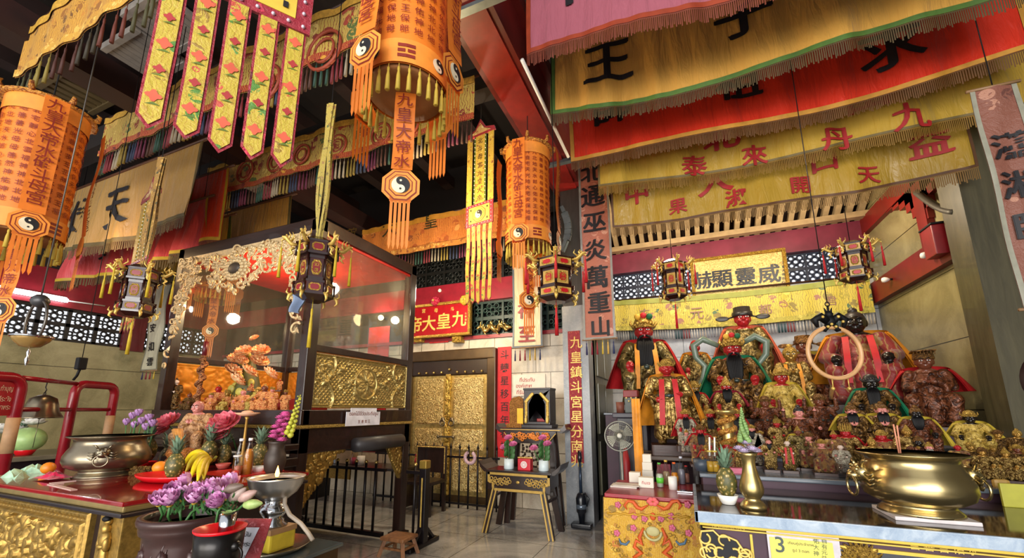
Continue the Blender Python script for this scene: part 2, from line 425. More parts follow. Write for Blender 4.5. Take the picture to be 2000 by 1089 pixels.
# red beam running away over the pillar line, its bracket bars and white conduit
m = MB(); m.box((-1.72, -1.2, 4.88), (-1.28, YA, 5.35)); m.box((-1.80, -1.2, 5.35), (-1.2, YA, 5.5))
struct('beam_red', m, BEAMRED)
m = MB(); m.box((-1.66, -1.2, 4.862), (-1.34, YA, 4.882)); struct('trim_6', m, plain('#7d140e', .4))
GREYM = plain('#6f7a7d', .4, .6)
for y in (2.55, 5.0):
    m = MB(); m.bar((-1.9, y, 4.85), (-1.12, y, 4.85), .07, .05); struct('trim_7', m, GREYM)
m = MB(); m.tube([(-1.24, 3.2, 4.84), (-1.24, 4.9, 4.84)], .02, 8); tag(m.build('conduit_pipe', WHITE), 'thin white conduit pipe running under the edge of the red beam', 'pipe')
m = MB()
pts = [PY(1098+12*math.sin(PI*t), 405+85*t, 5.55) for t in [i/8 for i in range(9)]]
for a, b in zip(pts, pts[1:]): m.bar(a, b, .1, .05)
struct('trim_8', m, GREYM)
# beams of the left bay: two long dark ones, crossed by darker rafters
for y, z in ((2.35, 4.98), (3.5, 5.02), (5.9, 4.75)):
    m = MB(); m.box((XL, y+.06, z), (-1.72, y+.26, z+.3)); struct('beam_cross', m, CEIL)
for x in (-8.9, -7.6, -6.4, -5.2, -4.0, -2.8):
    m = MB(); m.box((x-.1, -1.2, 5.75), (x+.1, YB, 5.95)); struct('beam_long', m, plain('#200a06', .7, 0, .3, 2))
m = MB(); m.box((-5.75, -.5, 4.9), (-5.45, YB, 5.2)); struct('beam_side', m, plain('#2a0b07', .7, 0, .3, 2))
# sloped soffit over the altar alcove with pale rafters
soff = struct('ceiling_alcove', MB().add([(XP1, YA, 4.5), (XR, YA, 4.5), (XR, 4.9, 5.95), (XP1, 4.9, 5.95)], [(0, 1, 2, 3), (3, 2, 1, 0)]), plain('#2a1912', .7))
RAFT = plain('#b49c78', .5, 0, .15, 6)
for i in range(26):
    x = XP1+.08 + i*(XR-XP1-.16)/25
    m = MB(); m.bar((x, YA-.02, 4.43), (x, 4.95, 5.86), .075, .09); m.build('rafter', RAFT, soff)
m = MB(); m.box((XP1, YA-.3, 4.38), (XR, YA-.18, 4.47)); m.build('eaves_board', RAFT, soff)

# ---------------------------------------------------------------- lattice windows: pierced panels, daylight beyond
def lattice(name, n, org, ux, W, Hh, th, cols, rows, mt, frame=.035):
    """a row of pierced tiles; every tile is a square with a ring of holes"""
    mb = MB(); ux = Vector(ux); nz = ux.cross(Vector((0, 0, 1)))
    P = lambda x, z, d=0: Vector(org) + ux*x + Vector((0, 0, z)) + nz*d
    cw, chh = W/cols, Hh/rows
    for i in range(cols+1):
        mb.bar(P(i*cw, 0), P(i*cw, Hh), frame, th)
    for j in range(rows+1):
        mb.bar(P(0, j*chh), P(W, j*chh), frame, th)
    s = min(cw, chh)
    q = ux.to_track_quat('Z', 'Y')
    rot = Matrix((ux, Vector((0, 0, 1)), nz)).transposed()
    for i in range(cols):
        for j in range(rows):
            c = P((i+.5)*cw, (j+.5)*chh)
            t = s*.055
            mb.torus(c, s*.16, t, 10, 5, 0, rot)
            for k in range(4):
                a = PI/4 + k*PI/2; dx, dz = math.cos(a), math.sin(a)
                cc = P((i+.5)*cw + dx*s*.335, (j+.5)*chh + dz*s*.335)
                mb.torus(cc, s*.15, t, 10, 5, 0, rot)
                a = k*PI/2; dx, dz = math.cos(a), math.sin(a)
                cc = P((i+.5)*cw + dx*cw*.36, (j+.5)*chh + dz*chh*.36)
                mb.torus(cc, s*.12, t, 10, 5, 0, rot)
    return struct('window_%d' % n, mb, mt)
LATD = plain('#131b1a', .5)
LATB = plain('#17223a', .4)
lattice('w', 1, (XP1+.02, YA+.06, 3.5), (1, 0, 0), XR-XP1-.04, .52, .05, 15, 2, LATB, .03)
lattice('w', 2, (-4.9, YB+.06, 2.79), (1, 0, 0), 3.26, .6, .06, 8, 2, plain('#16302b', .45), .04)
lattice('w', 3, (XL-.05, -.3, 2.72), (0, 1, 0), 4.7, .56, .06, 12, 2, plain('#120d0e', .5), .045)
lattice('w', 4, (XL-.05, 4.75, 2.72), (0, 1, 0), 1.25, .56, .06, 4, 2, plain('#120d0e', .5), .045)
lattice('w', 5, (-4.9, YB+.06, 3.8), (1, 0, 0), 3.26, .55, .06, 8, 2, plain('#10120f', .5), .04)
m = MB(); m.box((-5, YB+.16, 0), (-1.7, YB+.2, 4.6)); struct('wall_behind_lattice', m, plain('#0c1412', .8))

# ---------------------------------------------------------------- the gilded double door
dr = MB()
dr.bev((DX0-.02, YB-.09, 0), (DX0+.14, YB+.05, DZ+.02), .015); dr.bev((DX1-.14, YB-.09, 0), (DX1+.02, YB+.05, DZ+.02), .015)
dr.bev((DX0, YB-.1, DZ-.16), (DX1, YB+.05, DZ+.03), .02)
dr.box((DX0, YB-.03, 0), (DX1, YB+.15, .11))
door = struct('door_1', dr, plain('#4a3720', .3, .3))
m = MB(); m.bev((DX0+.12, YB-.06, DZ-.42), (DX1-.12, YB+.05, DZ-.14), .02); m.build('transom', plain('#2a1a10', .3), door)
m = MB()
for i in range(9): m.ell((DX0+.3+i*.16, YB-.08, DZ-.37 + (.05 if i == 4 else 0)), .022)
m.build('stud_row', GOLD, door)
DG = goldrelief('#efd694', '#9c7636', 30, .32, .8, .9, .02)
for k in (0, 1):
    x0 = DX0+.13 + k*.79; x1 = x0+.78
    m = MB(); m.bev((x0, YB-.02, .1), (x1, YB+.05, DZ-.4), .01)
    leaf = m.build('leaf', plain('#cbb06c', .34, .75, .25, 20), door)
    for z0, z1 in ((.18, .75), (.83, 1.18), (1.26, 2.05)):
        m = MB(); m.bev((x0+.1, YB-.045, z0), (x1-.1, YB-.01, z1), .015); m.build('panel', DG, leaf)
m = MB(); m.bev((DX0+.86, YB-.07, .1), (DX0+.96, YB-.02, DZ-.4), .01); m.build('centre_stile', goldrelief('#e6c466', '#8d6a24', 14, .3, .8, .8), door)
for k in (0, 1):
    m = MB(); x = DX0+.82 + k*.18
    m.torus((x, YB-.07, 1.28), .05, .012, 16, 6, 0, Matrix.Rotation(PI/2, 3, 'X')); m.ell((x, YB-.06, 1.34), (.04, .02, .04))
    m.build('knocker', BRONZE, door)
m = MB(); m.bar((DX0+.76, YB-.09, 1.05), (DX0+1.06, YB-.09, 1.05), .025); m.ell((DX0+.76, YB-.09, 1.05), .03); m.ell((DX0+1.06, YB-.09, 1.05), .03); m.build('bolt', BRONZE, door)

# ---------------------------------------------------------------- right wall timber, bulbs, lamps
m = MB()
m.box((XR-.09, 5.35, 3.05), (XR, YA, 3.36)); m.box((XR-.07, 5.9, 3.36), (XR, 6.1, 5.2)); m.box((XR-.07, 5.35, 4.15), (XR, YA, 4.4))
for y0, s in ((5.9, -1), (6.1, 1)):
    for i in range(6):
        a = i/6*PI/2; b = (i+1)/6*PI/2
        m.box((XR-.06, min(y0, y0+s*.7*(1-math.cos(b))), 4.15-.5*(1-math.sin(a))), (XR, max(y0, y0+s*.7*(1-math.cos(b))), 4.16))
struct('trim_9', m, plain('#72140f', .45, 0, .25, 2))
for px, py, nm in ((1808, 498, 'pear shaped white light bulb higher up on the red wall beam'), (1730, 546, 'pear shaped white light bulb beside the lantern on the red wall beam')):
    p = PX(px, py, XR-.16); t = thing('light_bulb', nm, 'light bulb', p, 0, 'bulbs on the red beam')
    m = MB(); m.lathe([(.0, -.05), (.03, -.04), (.038, -.015), (.03, .015), (.014, .04), (.0, .045)], p, 14, 0, True, 1, 1, Matrix.Rotation(PI/2, 3, 'Y')); m.build('globe', WHITE, t)
    m = MB(); m.tube([p+Vector((.03, 0, 0)), p+Vector((.08, 0, 0))], .015, 8); m.build('socket', BLACK, t)
p = PX(1835, 492, XR-.12); t = thing('wall_box', 'dark red box fixed where the wall beam meets the pillar', 'box', p); m = MB(); m.bev(p+Vector((-.08, -.12, -.05)), p+Vector((.06, .1, .28)), .01); m.build('body', plain('#7a0f16', .4), t)
m = MB(); m.bev(p+Vector((-.09, -.14, .28)), p+Vector((.07, .12, .3)), .005); m.build('lid', BLACK, t)
p = PY(1925, 393, 5.33); m = MB(); m.bev(p+Vector((-.05, 0, -.1)), p+Vector((.05, .015, .1)), .004)
tag(m.build('paper_slip', plain('#e01628', .5)), 'plain bright red paper square stuck high on the right pillar', 'paper')
# curved iron bracket, high on the right wall
m = MB(); m.tube([PX(1790+75*t, 375+38*math.sin(t*PI/2), XR-.1) for t in [i/10 for i in range(11)]], .035, 8)
tag(m.build('iron_bracket', plain('#4b4740', .5, .4)), 'curved grey iron bracket high on the right marble wall', 'bracket')
# fluorescent tube on the left wall
a = PX(-30, 558, XL+.12); b = PX(132, 587, XL+.12)
t = thing('fluorescent_lamp', 'lit white fluorescent tube fixed along the red beam of left wall', 'lamp', a)
m = MB(); m.tube([a, b], .035, 10); m.build('tube', emis('#f4f8ff', 14), t)
m = MB(); m.bar(a+Vector((-.07, 0, .02)), b+Vector((-.07, 0, .02)), .06, .09); m.build('batten', WHITE, t)
m = MB(); m.tube([b, PX(205, 597, XL+.1)], .012, 6); tag(m.build('conduit_pipe', WHITE), 'thin white conduit running on from the fluorescent tube', 'pipe')
# slatted vents in the dark ceiling of the left bay
for i, (px, py, sx, sy, nm, z) in enumerate(((168, 172, 1.5, .75, 'slatted timber ceiling vent behind the top left gold valance', 5.7), (285, 108, 1.0, .7, 'slatted pale ceiling vent left of the five tailed pennant', 5.7), (330, 45, 1.0, .7, 'slatted pale ceiling vent behind the five tailed pennant tops', 5.7), (15, 55, .8, .6, 'slatted pale ceiling vent at the upper left frame edge', 5.7), (520, 365, .9, .5, 'slatted pale ceiling vent low over the glass cabinet', 5.1))):
    c = PZ(px, py, z); sx *= .7; sy *= .7; t = thing('ceiling_vent', nm, 'vent', c, 0, 'slatted ceiling vents')
    m = MB(); m.box(c+Vector((-sx/2, -sy/2, .03)), c+Vector((sx/2, sy/2, .06))); m.build('backing', BLACK, t)
    sm = plain('#8a837c' if i else '#5d4e30', .6)
    for k in range(8):
        x = -sx/2 + (k+.5)*sx/8
        m = MB(); m.box(c+Vector((x-.04, -sy/2, -.02)), c+Vector((x+.04, sy/2, .03))); m.build('slat', sm, t)
    for s in (-1, 1): m = MB(); m.box(c+Vector((-sx/2, s*sy/2-.03, -.04)), c+Vector((sx/2, s*sy/2+.03, .05))); m.build('frame', sm, t)
# ================================================================ HANGING THINGS
def strip_fringe(mb, top, n, L, wid=.6, mi=0, seed=1):
    """thread fringe: one comb; top(u)->point along the upper edge"""
    r = random.Random(seed)
    for i in range(n):
        a = top(i/n); b = top((i+1)/n); c = a.lerp(b, wid); l = L*(.8+.3*r.random()); dx = (r.random()-.5)*.006
        k = len(mb.v)
        mb.add([a, b, b+Vector((0, 0, -.012)), c+Vector((0, 0, -.012)), a+Vector((0, 0, -.012)), a+Vector((dx, dx, -l)), c+Vector((dx, dx, -l))],
               [(0, 4, 3, 2, 1), (4, 5, 6, 3)])
def tassel_mb(L=.2, r=.016):
    m = MB(); m.tube([(0, 0, 0), (0, 0, -L*.18)], r*.18, 5)
    m.lathe([(.0, -L*.15), (r*.55, -L*.18), (r*.6, -L*.28), (r*.45, -L*.32), (r*.8, -L*.5), (r, -L), (0, -L*.98)], (0, 0, 0), 7); return m
TASM = {}
def tassel(parent, p, color, L=.2, r=.016, name='tassel', local=False):
    key = (color, L, r)
    if key not in TASM:
        o = tassel_mb(L, r).build(name, plain(color, .7)); TASM[key] = o.data; bpy.data.objects.remove(o)
    o = bpy.data.objects.new(name, TASM[key]); C.objects.link(o); o.parent = parent
    o.location = p if local else root_inv(parent) @ Vector(p); return o
TCOL = ['#173a2e', '#64151f', '#857a66', '#75621f', '#18243f', '#551431', '#3f2012']

def banner(label, Y, X0, X1, z0, hh, col, edge, fringe, texts=(), sag=.1, group='satin banners across the altar bay', flen=.13, seed=1, fold=.02, edgew=.045):
    t = thing('satin_banner', label, 'banner', (X0, Y, z0+hh), 0, group); r = random.Random(seed); W = X1-X0
    ph = [(r.uniform(2, 4.5), r.uniform(0, 6.3), r.uniform(.5, 1)) for _ in range(3)] + [(r.uniform(6, 13), r.uniform(0, 6.3), r.uniform(.2, .45)) for _ in range(3)]
    def sf(x, q):                                       # q: 0 top .. 1 bottom
        u = (x-X0)/W
        f = sum(a*math.sin(k*2*PI*u*W/2.2+p+(q-.5)*1.4*math.sin(p*3)) for k, p, a in ph)
        e = max(0, min(1, (q-.1)/.7))
        zz = z0 + hh*(1-q) - sag*math.sin(PI*u)*(.4+.6*q) + .012*f*e*q
        return Vector((x, Y + fold*f*e + .05*q*math.sin(u*9+seed), zz))
    m = MB(); m.sheet(lambda u, v: sf(X0+u*W, v), int(W*60), 22)
    o = m.build('cloth', satin(col), t)
    m = MB(); q0 = 1-edgew/hh
    m.sheet(lambda u, v: sf(X0+u*W, q0+(1.0-q0)*v)+Vector((0, -.006, 0)), int(W*60), 2)
    for s in (0, 1): m.sheet(lambda u, v: sf(X0+(u*edgew if s == 0 else W-edgew+u*edgew), v)+Vector((0, -.007, 0)), 1, 20)
    m.build('border', plain(edge, .6), t)
    m = MB(); strip_fringe(m, lambda u: sf(X0+u*W, 1.0)+Vector((0, -.002, 0)), int(W/.014), flen, .62, 0, seed)
    f = m.build('fringe', plain(fringe, .7), t); f['kind'] = 'stuff'
    for ch, px, py, s, c in texts:
        p = PY(px, py, Y); sz = s*mpp(p); k = MB()
        def fn(x, y, p=p):
            X = p.x+x; u = (X-X0)/W; zt = p.z+y
            q = (z0+hh-sag*math.sin(PI*u)*.75-zt)/hh; q = max(0, min(1, q))
            for _ in range(4):
                q = max(-.1, min(1.1, q + (sf(X, q).z - zt)/hh))
            return sf(X, q)+Vector((0, -.014, 0))
        glyph(k, ch, fn, sz, 0, 14, 1.0, .022); k.build('character', INK if c == 'k' else REDINK, t)
    m = MB(); m.tube([(X0-.1, Y, z0+hh), (X1+.1, Y, z0+hh)], .018, 8); m.build('hanging_rod', plain('#4a2b18', .5), t)
    for x in (X0+.1, X1-.1): m = MB(); m.tube([(x, Y, z0+hh), (x, Y, 6.19 if X0 < -1.7 else 5.84)], .004, 5); m.build('cord', BLACK, t)
    return t
BK = 'k'; BR = 'r'
banner('mauve pink satin banner with rust edging, nearest of the altar bay', 2.97, -1.1, 2.4, 4.63, 1.0, '#9c5664', '#8a3317', '#6b2f1c', [('有', 1135, -42, 120, BK)], .1, seed=3)
banner('old gold satin banner edged green with big black writing', 3.74, -1.1, 2.6, 4.55, .95, '#d09c48', '#4a6a2c', '#4a3a1c', [('王', 1186, 122, 98, BK), ('子', 1450, 30, 105, BK), ('師', 1850, -70, 100, BK)], .1, seed=5)
banner('scarlet satin banner edged in gold with black writing', 4.42, -1.1, 2.9, 4.47, .95, '#d2301a', '#c08a34', '#5c3a14', [('師', 1196, 208, 78, BK), ('祖', 1440, 162, 82, BK), ('求', 1740, 88, 100, BK)], .1, seed=8)
banner('bright yellow satin banner with red writing, fourth from the front', 4.8, -.83, 3.3, 4.23, .95, '#b08f34', '#6a5a33', '#7a5a18', [('大', 1235, 262, 62, BR), ('北', 1408, 262, 66, BR), ('泰', 1356, 321, 46, BR), ('來', 1474, 301, 46, BR), ('丹', 1632, 274, 54, BR), ('九', 1772, 237, 60, BR), ('田', 1690, 192, 70, BR)], .08, seed=11, edgew=.025)
banner('deep yellow satin banner with red writing, hanging farthest back', 5.02, -.725, 2.72, 3.79, .85, '#a8862c', '#5a3a22', '#7a5a2a', [('中', 1243, 376, 50, BR), ('大', 1395, 352, 64, BR), ('口', 1609, 316, 50, BR), ('益', 1815, 276, 66, BR), ('果', 1324, 403, 34, BR), ('淑', 1437, 390, 38, BR), ('開', 1563, 362, 38, BR), ('天', 1698, 340, 40, BR)], .07, seed=13, edgew=.025)
# banners at the far end of the left bay
gB = 'satin banners in the far left bay'
banner('dull yellow satin banner with two black characters, far left', 2.55, -8.3, -4.95, 3.62, .95, '#94723a', '#4d4120', '#4d3d1c', [('傳', 157, 425, 80, BK), ('天', 226, 405, 88, BK)], .04, gB, seed=21, fold=.03)
banner('salmon red satin banner with narrow yellow edge, far left', 3.05, -9.2, -5.6, 3.5, .75, '#c9474a', '#b89a2a', '#4d3c16', [('天', 205, 488, 40, BK)], .05, gB, seed=22, fold=.045)
banner('lemon yellow satin banner peeping below the salmon one, far left', 3.6, -8.6, -6.0, 3.62, .7, '#c9b43a', '#3e5a26', '#5a4a1c', [], .05, gB, seed=23)
banner('orange red satin banner hanging behind the left hexagonal lantern', 3.1, -6.1, -5.35, 3.65, 1.0, '#c0330f', '#a5831c', '#5a2a14', [], .02, gB, seed=24)
banner('brownish yellow satin banner with black characters behind the cabinet', 4.0, -7.4, -5.3, 3.7, 1.0, '#a97a30', '#4d4120', '#4d3d1c', [('大', 345, 440, 40, BK), ('心', 390, 450, 40, BK)], .04, gB, seed=25)

def valance(label, Y, X0, X1, z0, hh, mt, edge, top, ntas, texts=(), tl=.24, cols=TCOL, sag=.0, group='embroidered valances on the cross beams', border2=None, slant=0, roundels=None):
    t = thing('embroidered_valance', label, 'valance', (X0, Y, z0+hh), 0, group); W = X1-X0
    sf = lambda u, v: Vector((X0+u*W, Y+.012*math.sin(u*W*7)+.008*math.sin(u*W*19), z0+hh*(1-v)-sag*math.sin(PI*u)+slant*u))
    m = MB(); m.sheet(sf, int(W*30), 8); m.build('cloth', mt, t)
    off = Vector((0, -.012, 0))
    m = MB(); m.sheet(lambda u, v: sf(u, .86+.14*v)+off, int(W*30), 1); m.build('lower_border', edge, t)
    m = MB(); m.sheet(lambda u, v: sf(u, .16*v)+off, int(W*30), 1); m.build('upper_border', top, t)
    for ch, px, py, s, mm in texts:
        p = PY(px, py, Y); k = MB(); glyph(k, ch, lambda x, y, p=p: p+Vector((x, -.022, y)), s*mpp(p), 0, 6); k.build('character', mm, t)
    for (px, py, s, mm) in (roundels or []):
        p = PY(px, py, Y); k = MB(); k.torus(p+Vector((0, -.012, 0)), s*mpp(p), .016, 22, 6, 0, Matrix.Rotation(PI/2, 3, 'X')); k.torus(p+Vector((0, -.012, 0)), s*mpp(p)*.6, .012, 18, 6, 0, Matrix.Rotation(PI/2, 3, 'X')); k.build('roundel', mm, t)
    for i in range(ntas):
        u = (i+.5)/ntas
        tassel(t, sf(u, 1.0), cols[(i//3) % len(cols)] if ntas > 20 else cols[i % len(cols)], tl, .014)
    m = MB(); m.tube([(X0-.05, Y+.01, z0+hh), (X1+.05, Y+.01, z0+hh+slant)], .015, 6); m.build('hanging_rod', plain('#3a1f12', .5), t)
    return t
EMB = brocade('#b59a45', ['#7d2a1c', '#4f5f2c', '#c9a24e', '#9c3a26', '#d1b765'], 13, thr=.5)
EMBG = brocade('#c08c2e', ['#8f5a18', '#d8a648', '#6b4514', '#b87a24'], 15, thr=.45)
EMBR = brocade('#8f2417', ['#c9902e', '#5d120c', '#a8481f'], 20, thr=.4)
EMBO = brocade('#d07a2a', ['#b0561c', '#e0994a', '#8c4a20', '#c96a24'], 11, thr=.4)
GOLDC = plain('#c29538', .6, 0, .2, 30)
vt = TCOL
RW = plain('#8c3a24', .6)
valance('gold embroidered valance with cloud hem, topmost at the left', 1.25, -5.5, -2.2, 4.5, .55, EMBG, brocade('#c9982f', ['#9c6a1c', '#dcb458'], 30), GOLDC, 26, (), .3, ['#3d3a1c', '#7a6a2a', '#401a10', '#2c2414', '#5a2416'])
valance('olive embroidered valance behind the five tailed pennant', 2.2, -6.35, -1.85, 4.5, .52, EMB, EMBR, GOLDC, 80, (), .26, TCOL, roundels=[(520, 165, 40, RW), (635, 100, 42, RW)])
valance('olive embroidered valance with roundels over the glass cabinet', 3.37, -6.3, -1.85, 4.5, .52, EMB, EMBR, GOLDC, 84, (), .26, TCOL, roundels=[(480, 335, 22, RW), (540, 315, 22, RW), (590, 302, 20, RW), (660, 285, 22, RW), (745, 262, 22, RW), (800, 245, 22, RW)])
valance('orange embroidered valance with black writing above the gold doors', 5.6, -5.4, -1.95, 4.2, .62, EMBO, brocade('#c9832c', ['#8f4a18', '#e0a850'], 30), plain('#c98a2a', .6), 60, [('皇', 843, 432, 34, plain('#3b3413', .6)), ('大', 762, 446, 36, plain('#3b3413', .6)), ('帝', 688, 452, 30, plain('#6b5320', .6))], .24, TCOL)
ALT = brocade('#c7b545', ['#8a7a3c', '#9a6a5a', '#a89a3c', '#d8c860', '#4f6a4a'], 12, thr=.42)
a0 = PY(1198, 645, 7.45); 
valance('yellow green embroidered valance hung across the wall above the statues', 7.45, -1.12, 2.62, 2.9, .56, ALT, brocade('#b5aa48', ['#8a8230', '#d0c25a'], 30), plain('#8f9440', .6), 90, [('元', 1361, 612, 26, plain('#8f6a5a', .6)), ('都', 1494, 605, 24, plain('#8f6a5a', .6)), ('玄', 1260, 612, 20, plain('#8f6a5a', .6)), ('君', 1622, 588, 20, plain('#8f6a5a', .6))], .17, ['#8d8f92', '#a8a9a8', '#2a4a4f', '#7a3a3c', '#b5b3ad', '#a09a90'], sag=.06, group=None)

# ---------------------------------------------------------------- cylindrical cloth lanterns
ORC = plain('#d8741c', .6, 0, .12, 5); ORT = plain('#7c1d08', .6); ORL = plain('#e08a30', .6)
def yinyang(mb, fn, r, black=0, white=1):
    n = 20
    def circ(cx, cy, rr, mi, e): mb.add([fn(cx+rr*math.cos(2*PI*i/n), cy+rr*math.sin(2*PI*i/n), e) for i in range(n)], [tuple(range(n))], mi)
    circ(0, 0, r, white, 0.0)
    mb.add([fn(r*math.cos(-PI/2+PI*i/10), r*math.sin(-PI/2+PI*i/10), .002) for i in range(11)], [tuple(range(11))], black)
    circ(0, r/2, r/2, black, .003); circ(0, -r/2, r/2, white, .004); circ(0, r/2, r*.13, white, .005); circ(0, -r/2, r*.13, black, .005)
YB_ = plain('#120f12', .6); YW_ = plain('#e0d3b4', .6)
def octagon(mb, fn, r, mi, e=0.0):
    mb.add([fn(r*math.cos(PI/8+PI/4*i), r*math.sin(PI/8+PI/4*i), e) for i in range(8)], [tuple(range(8))], mi)
def make_lantern():
    t = thing('cloth_lantern', 'x', 'lantern', (0, 0, 0), 0, 'orange cylinder lanterns'); Rr = .24; H_ = 1.12
    m = MB(); m.sheet(lambda u, v: Vector(((Rr+.004*math.sin(v*60))*math.sin(2*PI*u), -(Rr+.004*math.sin(v*60))*math.cos(2*PI*u), H_*v)), 48, 24)
    cyl = lambda x, y, e=.006: Vector(((Rr+.004+e)*math.sin(x/Rr), -(Rr+.004+e)*math.cos(x/Rr), y))
    r = random.Random(5); chars = list('地自然郎善神北天地福雲保佑元光王大心水母宅靜安')
    ncol = 20
    for c in range(ncol):
        for k in range(12):
            x0 = 2*PI*Rr*c/ncol; y0 = .22 + k*.07
            glyph(m, r.choice(chars), lambda x, y: cyl(x0+x, y0+y), .052, 1)
    m.build('body', [ORC, ORT], t, True)
    m = MB(); m.sheet(lambda u, v: cyl(u*2*PI*Rr, .0+.15*v, .008), 48, 2)
    m.m = [3]*len(m.m)
    for k in range(8):
        x0 = 2*PI*Rr*(k+.5)/8
        if k % 2: yinyang(m, lambda x, y, e: cyl(x0+x, .075+y, .012+e), .042)
        else:
            for j in range(3):
                for s in (-1, 1):
                    gap = .006 if (k//2+j) % 2 else 0
                    a = [cyl(x0+s*gap, .03+j*.033, .012), cyl(x0+s*.045, .03+j*.033, .012), cyl(x0+s*.045, .05+j*.033, .012), cyl(x0+s*gap, .05+j*.033, .012)]
                    m.add(a, [(0, 1, 2, 3) if s > 0 else (3, 2, 1, 0)], 2)
    m.build('band', [YB_, YW_, ORT, ORL], t, True)
    m = MB(); m.sheet(lambda u, v: cyl(u*2*PI*Rr, H_-.13+.13*v, .008), 48, 2); m.build('upper_band', ORL, t, True)
    m = MB()
    m.lathe([(.0, H_+.16), (.06, H_+.15), (.2, H_+.06), (Rr+.05, H_+.02), (Rr+.045, H_), (Rr, H_)], (0, 0, 0), 32)
    for k in range(8):
        a = PI/4*k; m.tube([Vector((math.sin(a)*q, -math.cos(a)*q, H_+zz)) for q, zz in ((.26, .02), (.3, .03), (.31, .07), (.29, .09))], [.02, .022, .016, .006], 6)
    m.build('canopy', goldrelief('#c98a34', '#7a3a14', 26, .5, .2, .8), t, True)
    m = MB(); m.lathe([(Rr-.01, .03), (Rr*.92, -.01), (Rr*.55, .012), (.0, .02)], (0, 0, 0), 32); m.build('lining', plain('#8c5a2c', .7), t, True)
    m = MB(); m.tube([(0, 0, H_+.15), (0, 0, H_+1.3)], .006, 6); m.build('cord', BLACK, t, True)
    for k in range(26):
        a = 2*PI*k/26; tassel(t, (Rr*.99*math.sin(a), -Rr*.99*math.cos(a), .005), '#b59a34', .17, .014, local=True)
    # middle streamer and four side streamers
    def streamer(x, y, a, z1, z0, wd, nm, yy=True):
        rot = Matrix.Rotation(a, 3, 'Z'); c = Vector((x, y, 0))
        fn = lambda px_, pz, e=0.0: c + rot @ Vector((px_, -e, pz))
        m = MB(); m.sheet(lambda u, v: fn((u-.5)*wd, z1+(z0-z1)*v, .012*math.sin(v*7)), 2, 12)
        n = int((z1-z0)/.1)
        for k in range(n): glyph(m, '九皇大帝水碓斗母宮'[k % 9], lambda gx, gy: fn(gx, z1-.07-k*.1+gy, .018+.012*math.sin((z1-(z1-.07-k*.1+gy))/max(.01, z1-z0)*7)), wd*.8, 1)
        o = m.build(nm, [ORC, ORT], t, True)
        m = MB(); zc = z0-.1
        octagon(m, lambda a_, b_, e: fn(a_, zc+b_, e), .115, 0, .0); octagon(m, lambda a_, b_, e: fn(a_, zc+b_, e), .098, 2, .002); octagon(m, lambda a_, b_, e: fn(a_, zc+b_, e), .09, 0, .004); octagon(m, lambda a_, b_, e: fn(a_, zc+b_, e), .072, 2, .006); octagon(m, lambda a_, b_, e: fn(a_, zc+b_, e), .066, 0, .008)
        o2 = m.build('octagon_badge', [ORL, BLACK, ORT], o, True)
        m = MB(); yinyang(m, lambda a_, b_, e: fn(a_, zc+b_, .012+e), .052)
        m.build('yin_yang', [YB_, YW_], o, True)
        m = MB()
        for k in range(5):
            x0 = -wd/2+wd*k/5
            m.add([fn(x0+.004, zc-.08), fn(x0+wd/5-.004, zc-.08), fn(x0+wd/5-.004, zc-.36), fn(x0+wd/10, zc-.39), fn(x0+.004, zc-.36)], [(0, 1, 2, 3, 4)])
        m.add([fn(-wd/2, zc-.07), fn(wd/2, zc-.07), fn(wd/2, zc-.1), fn(-wd/2, zc-.1)], [(0, 1, 2, 3)])
        m.build('tail', ORC, o, True)
    for k in range(4):
        a = PI/4+k*PI/2 + .5; streamer((Rr+.1)*math.sin(a), -(Rr+.1)*math.cos(a), a, H_-.02, .12, .14, 'streamer')
    streamer(0, 0, .3, .02, -.5, .12, 'streamer')
    return t
lan = make_lantern()
def put_lantern(px, py, d, rz, label, first=False, scale=1):
    p = PF(px, py, d)
    if first: lan.location = p; lan.rotation_euler = (0, 0, rz); lan['label'] = label; lan.scale = (scale,)*3; return lan
    return dup(lan, p, rz, label, scale)
put_lantern(793, 186, 2.5, .25, 'largest orange cylinder lantern, hanging beside the five tailed pennant', True)
put_lantern(1032, 482, 4.5, .35, 'orange cylinder lantern under the red beam by the centre pillar')
put_lantern(38, 462, 3.3, .1, 'orange cylinder lantern in shade at the left frame edge')
put_lantern(422, 568, 7.3, .3, 'orange cylinder lantern seen through and above the glass cabinet', False, 1.2)

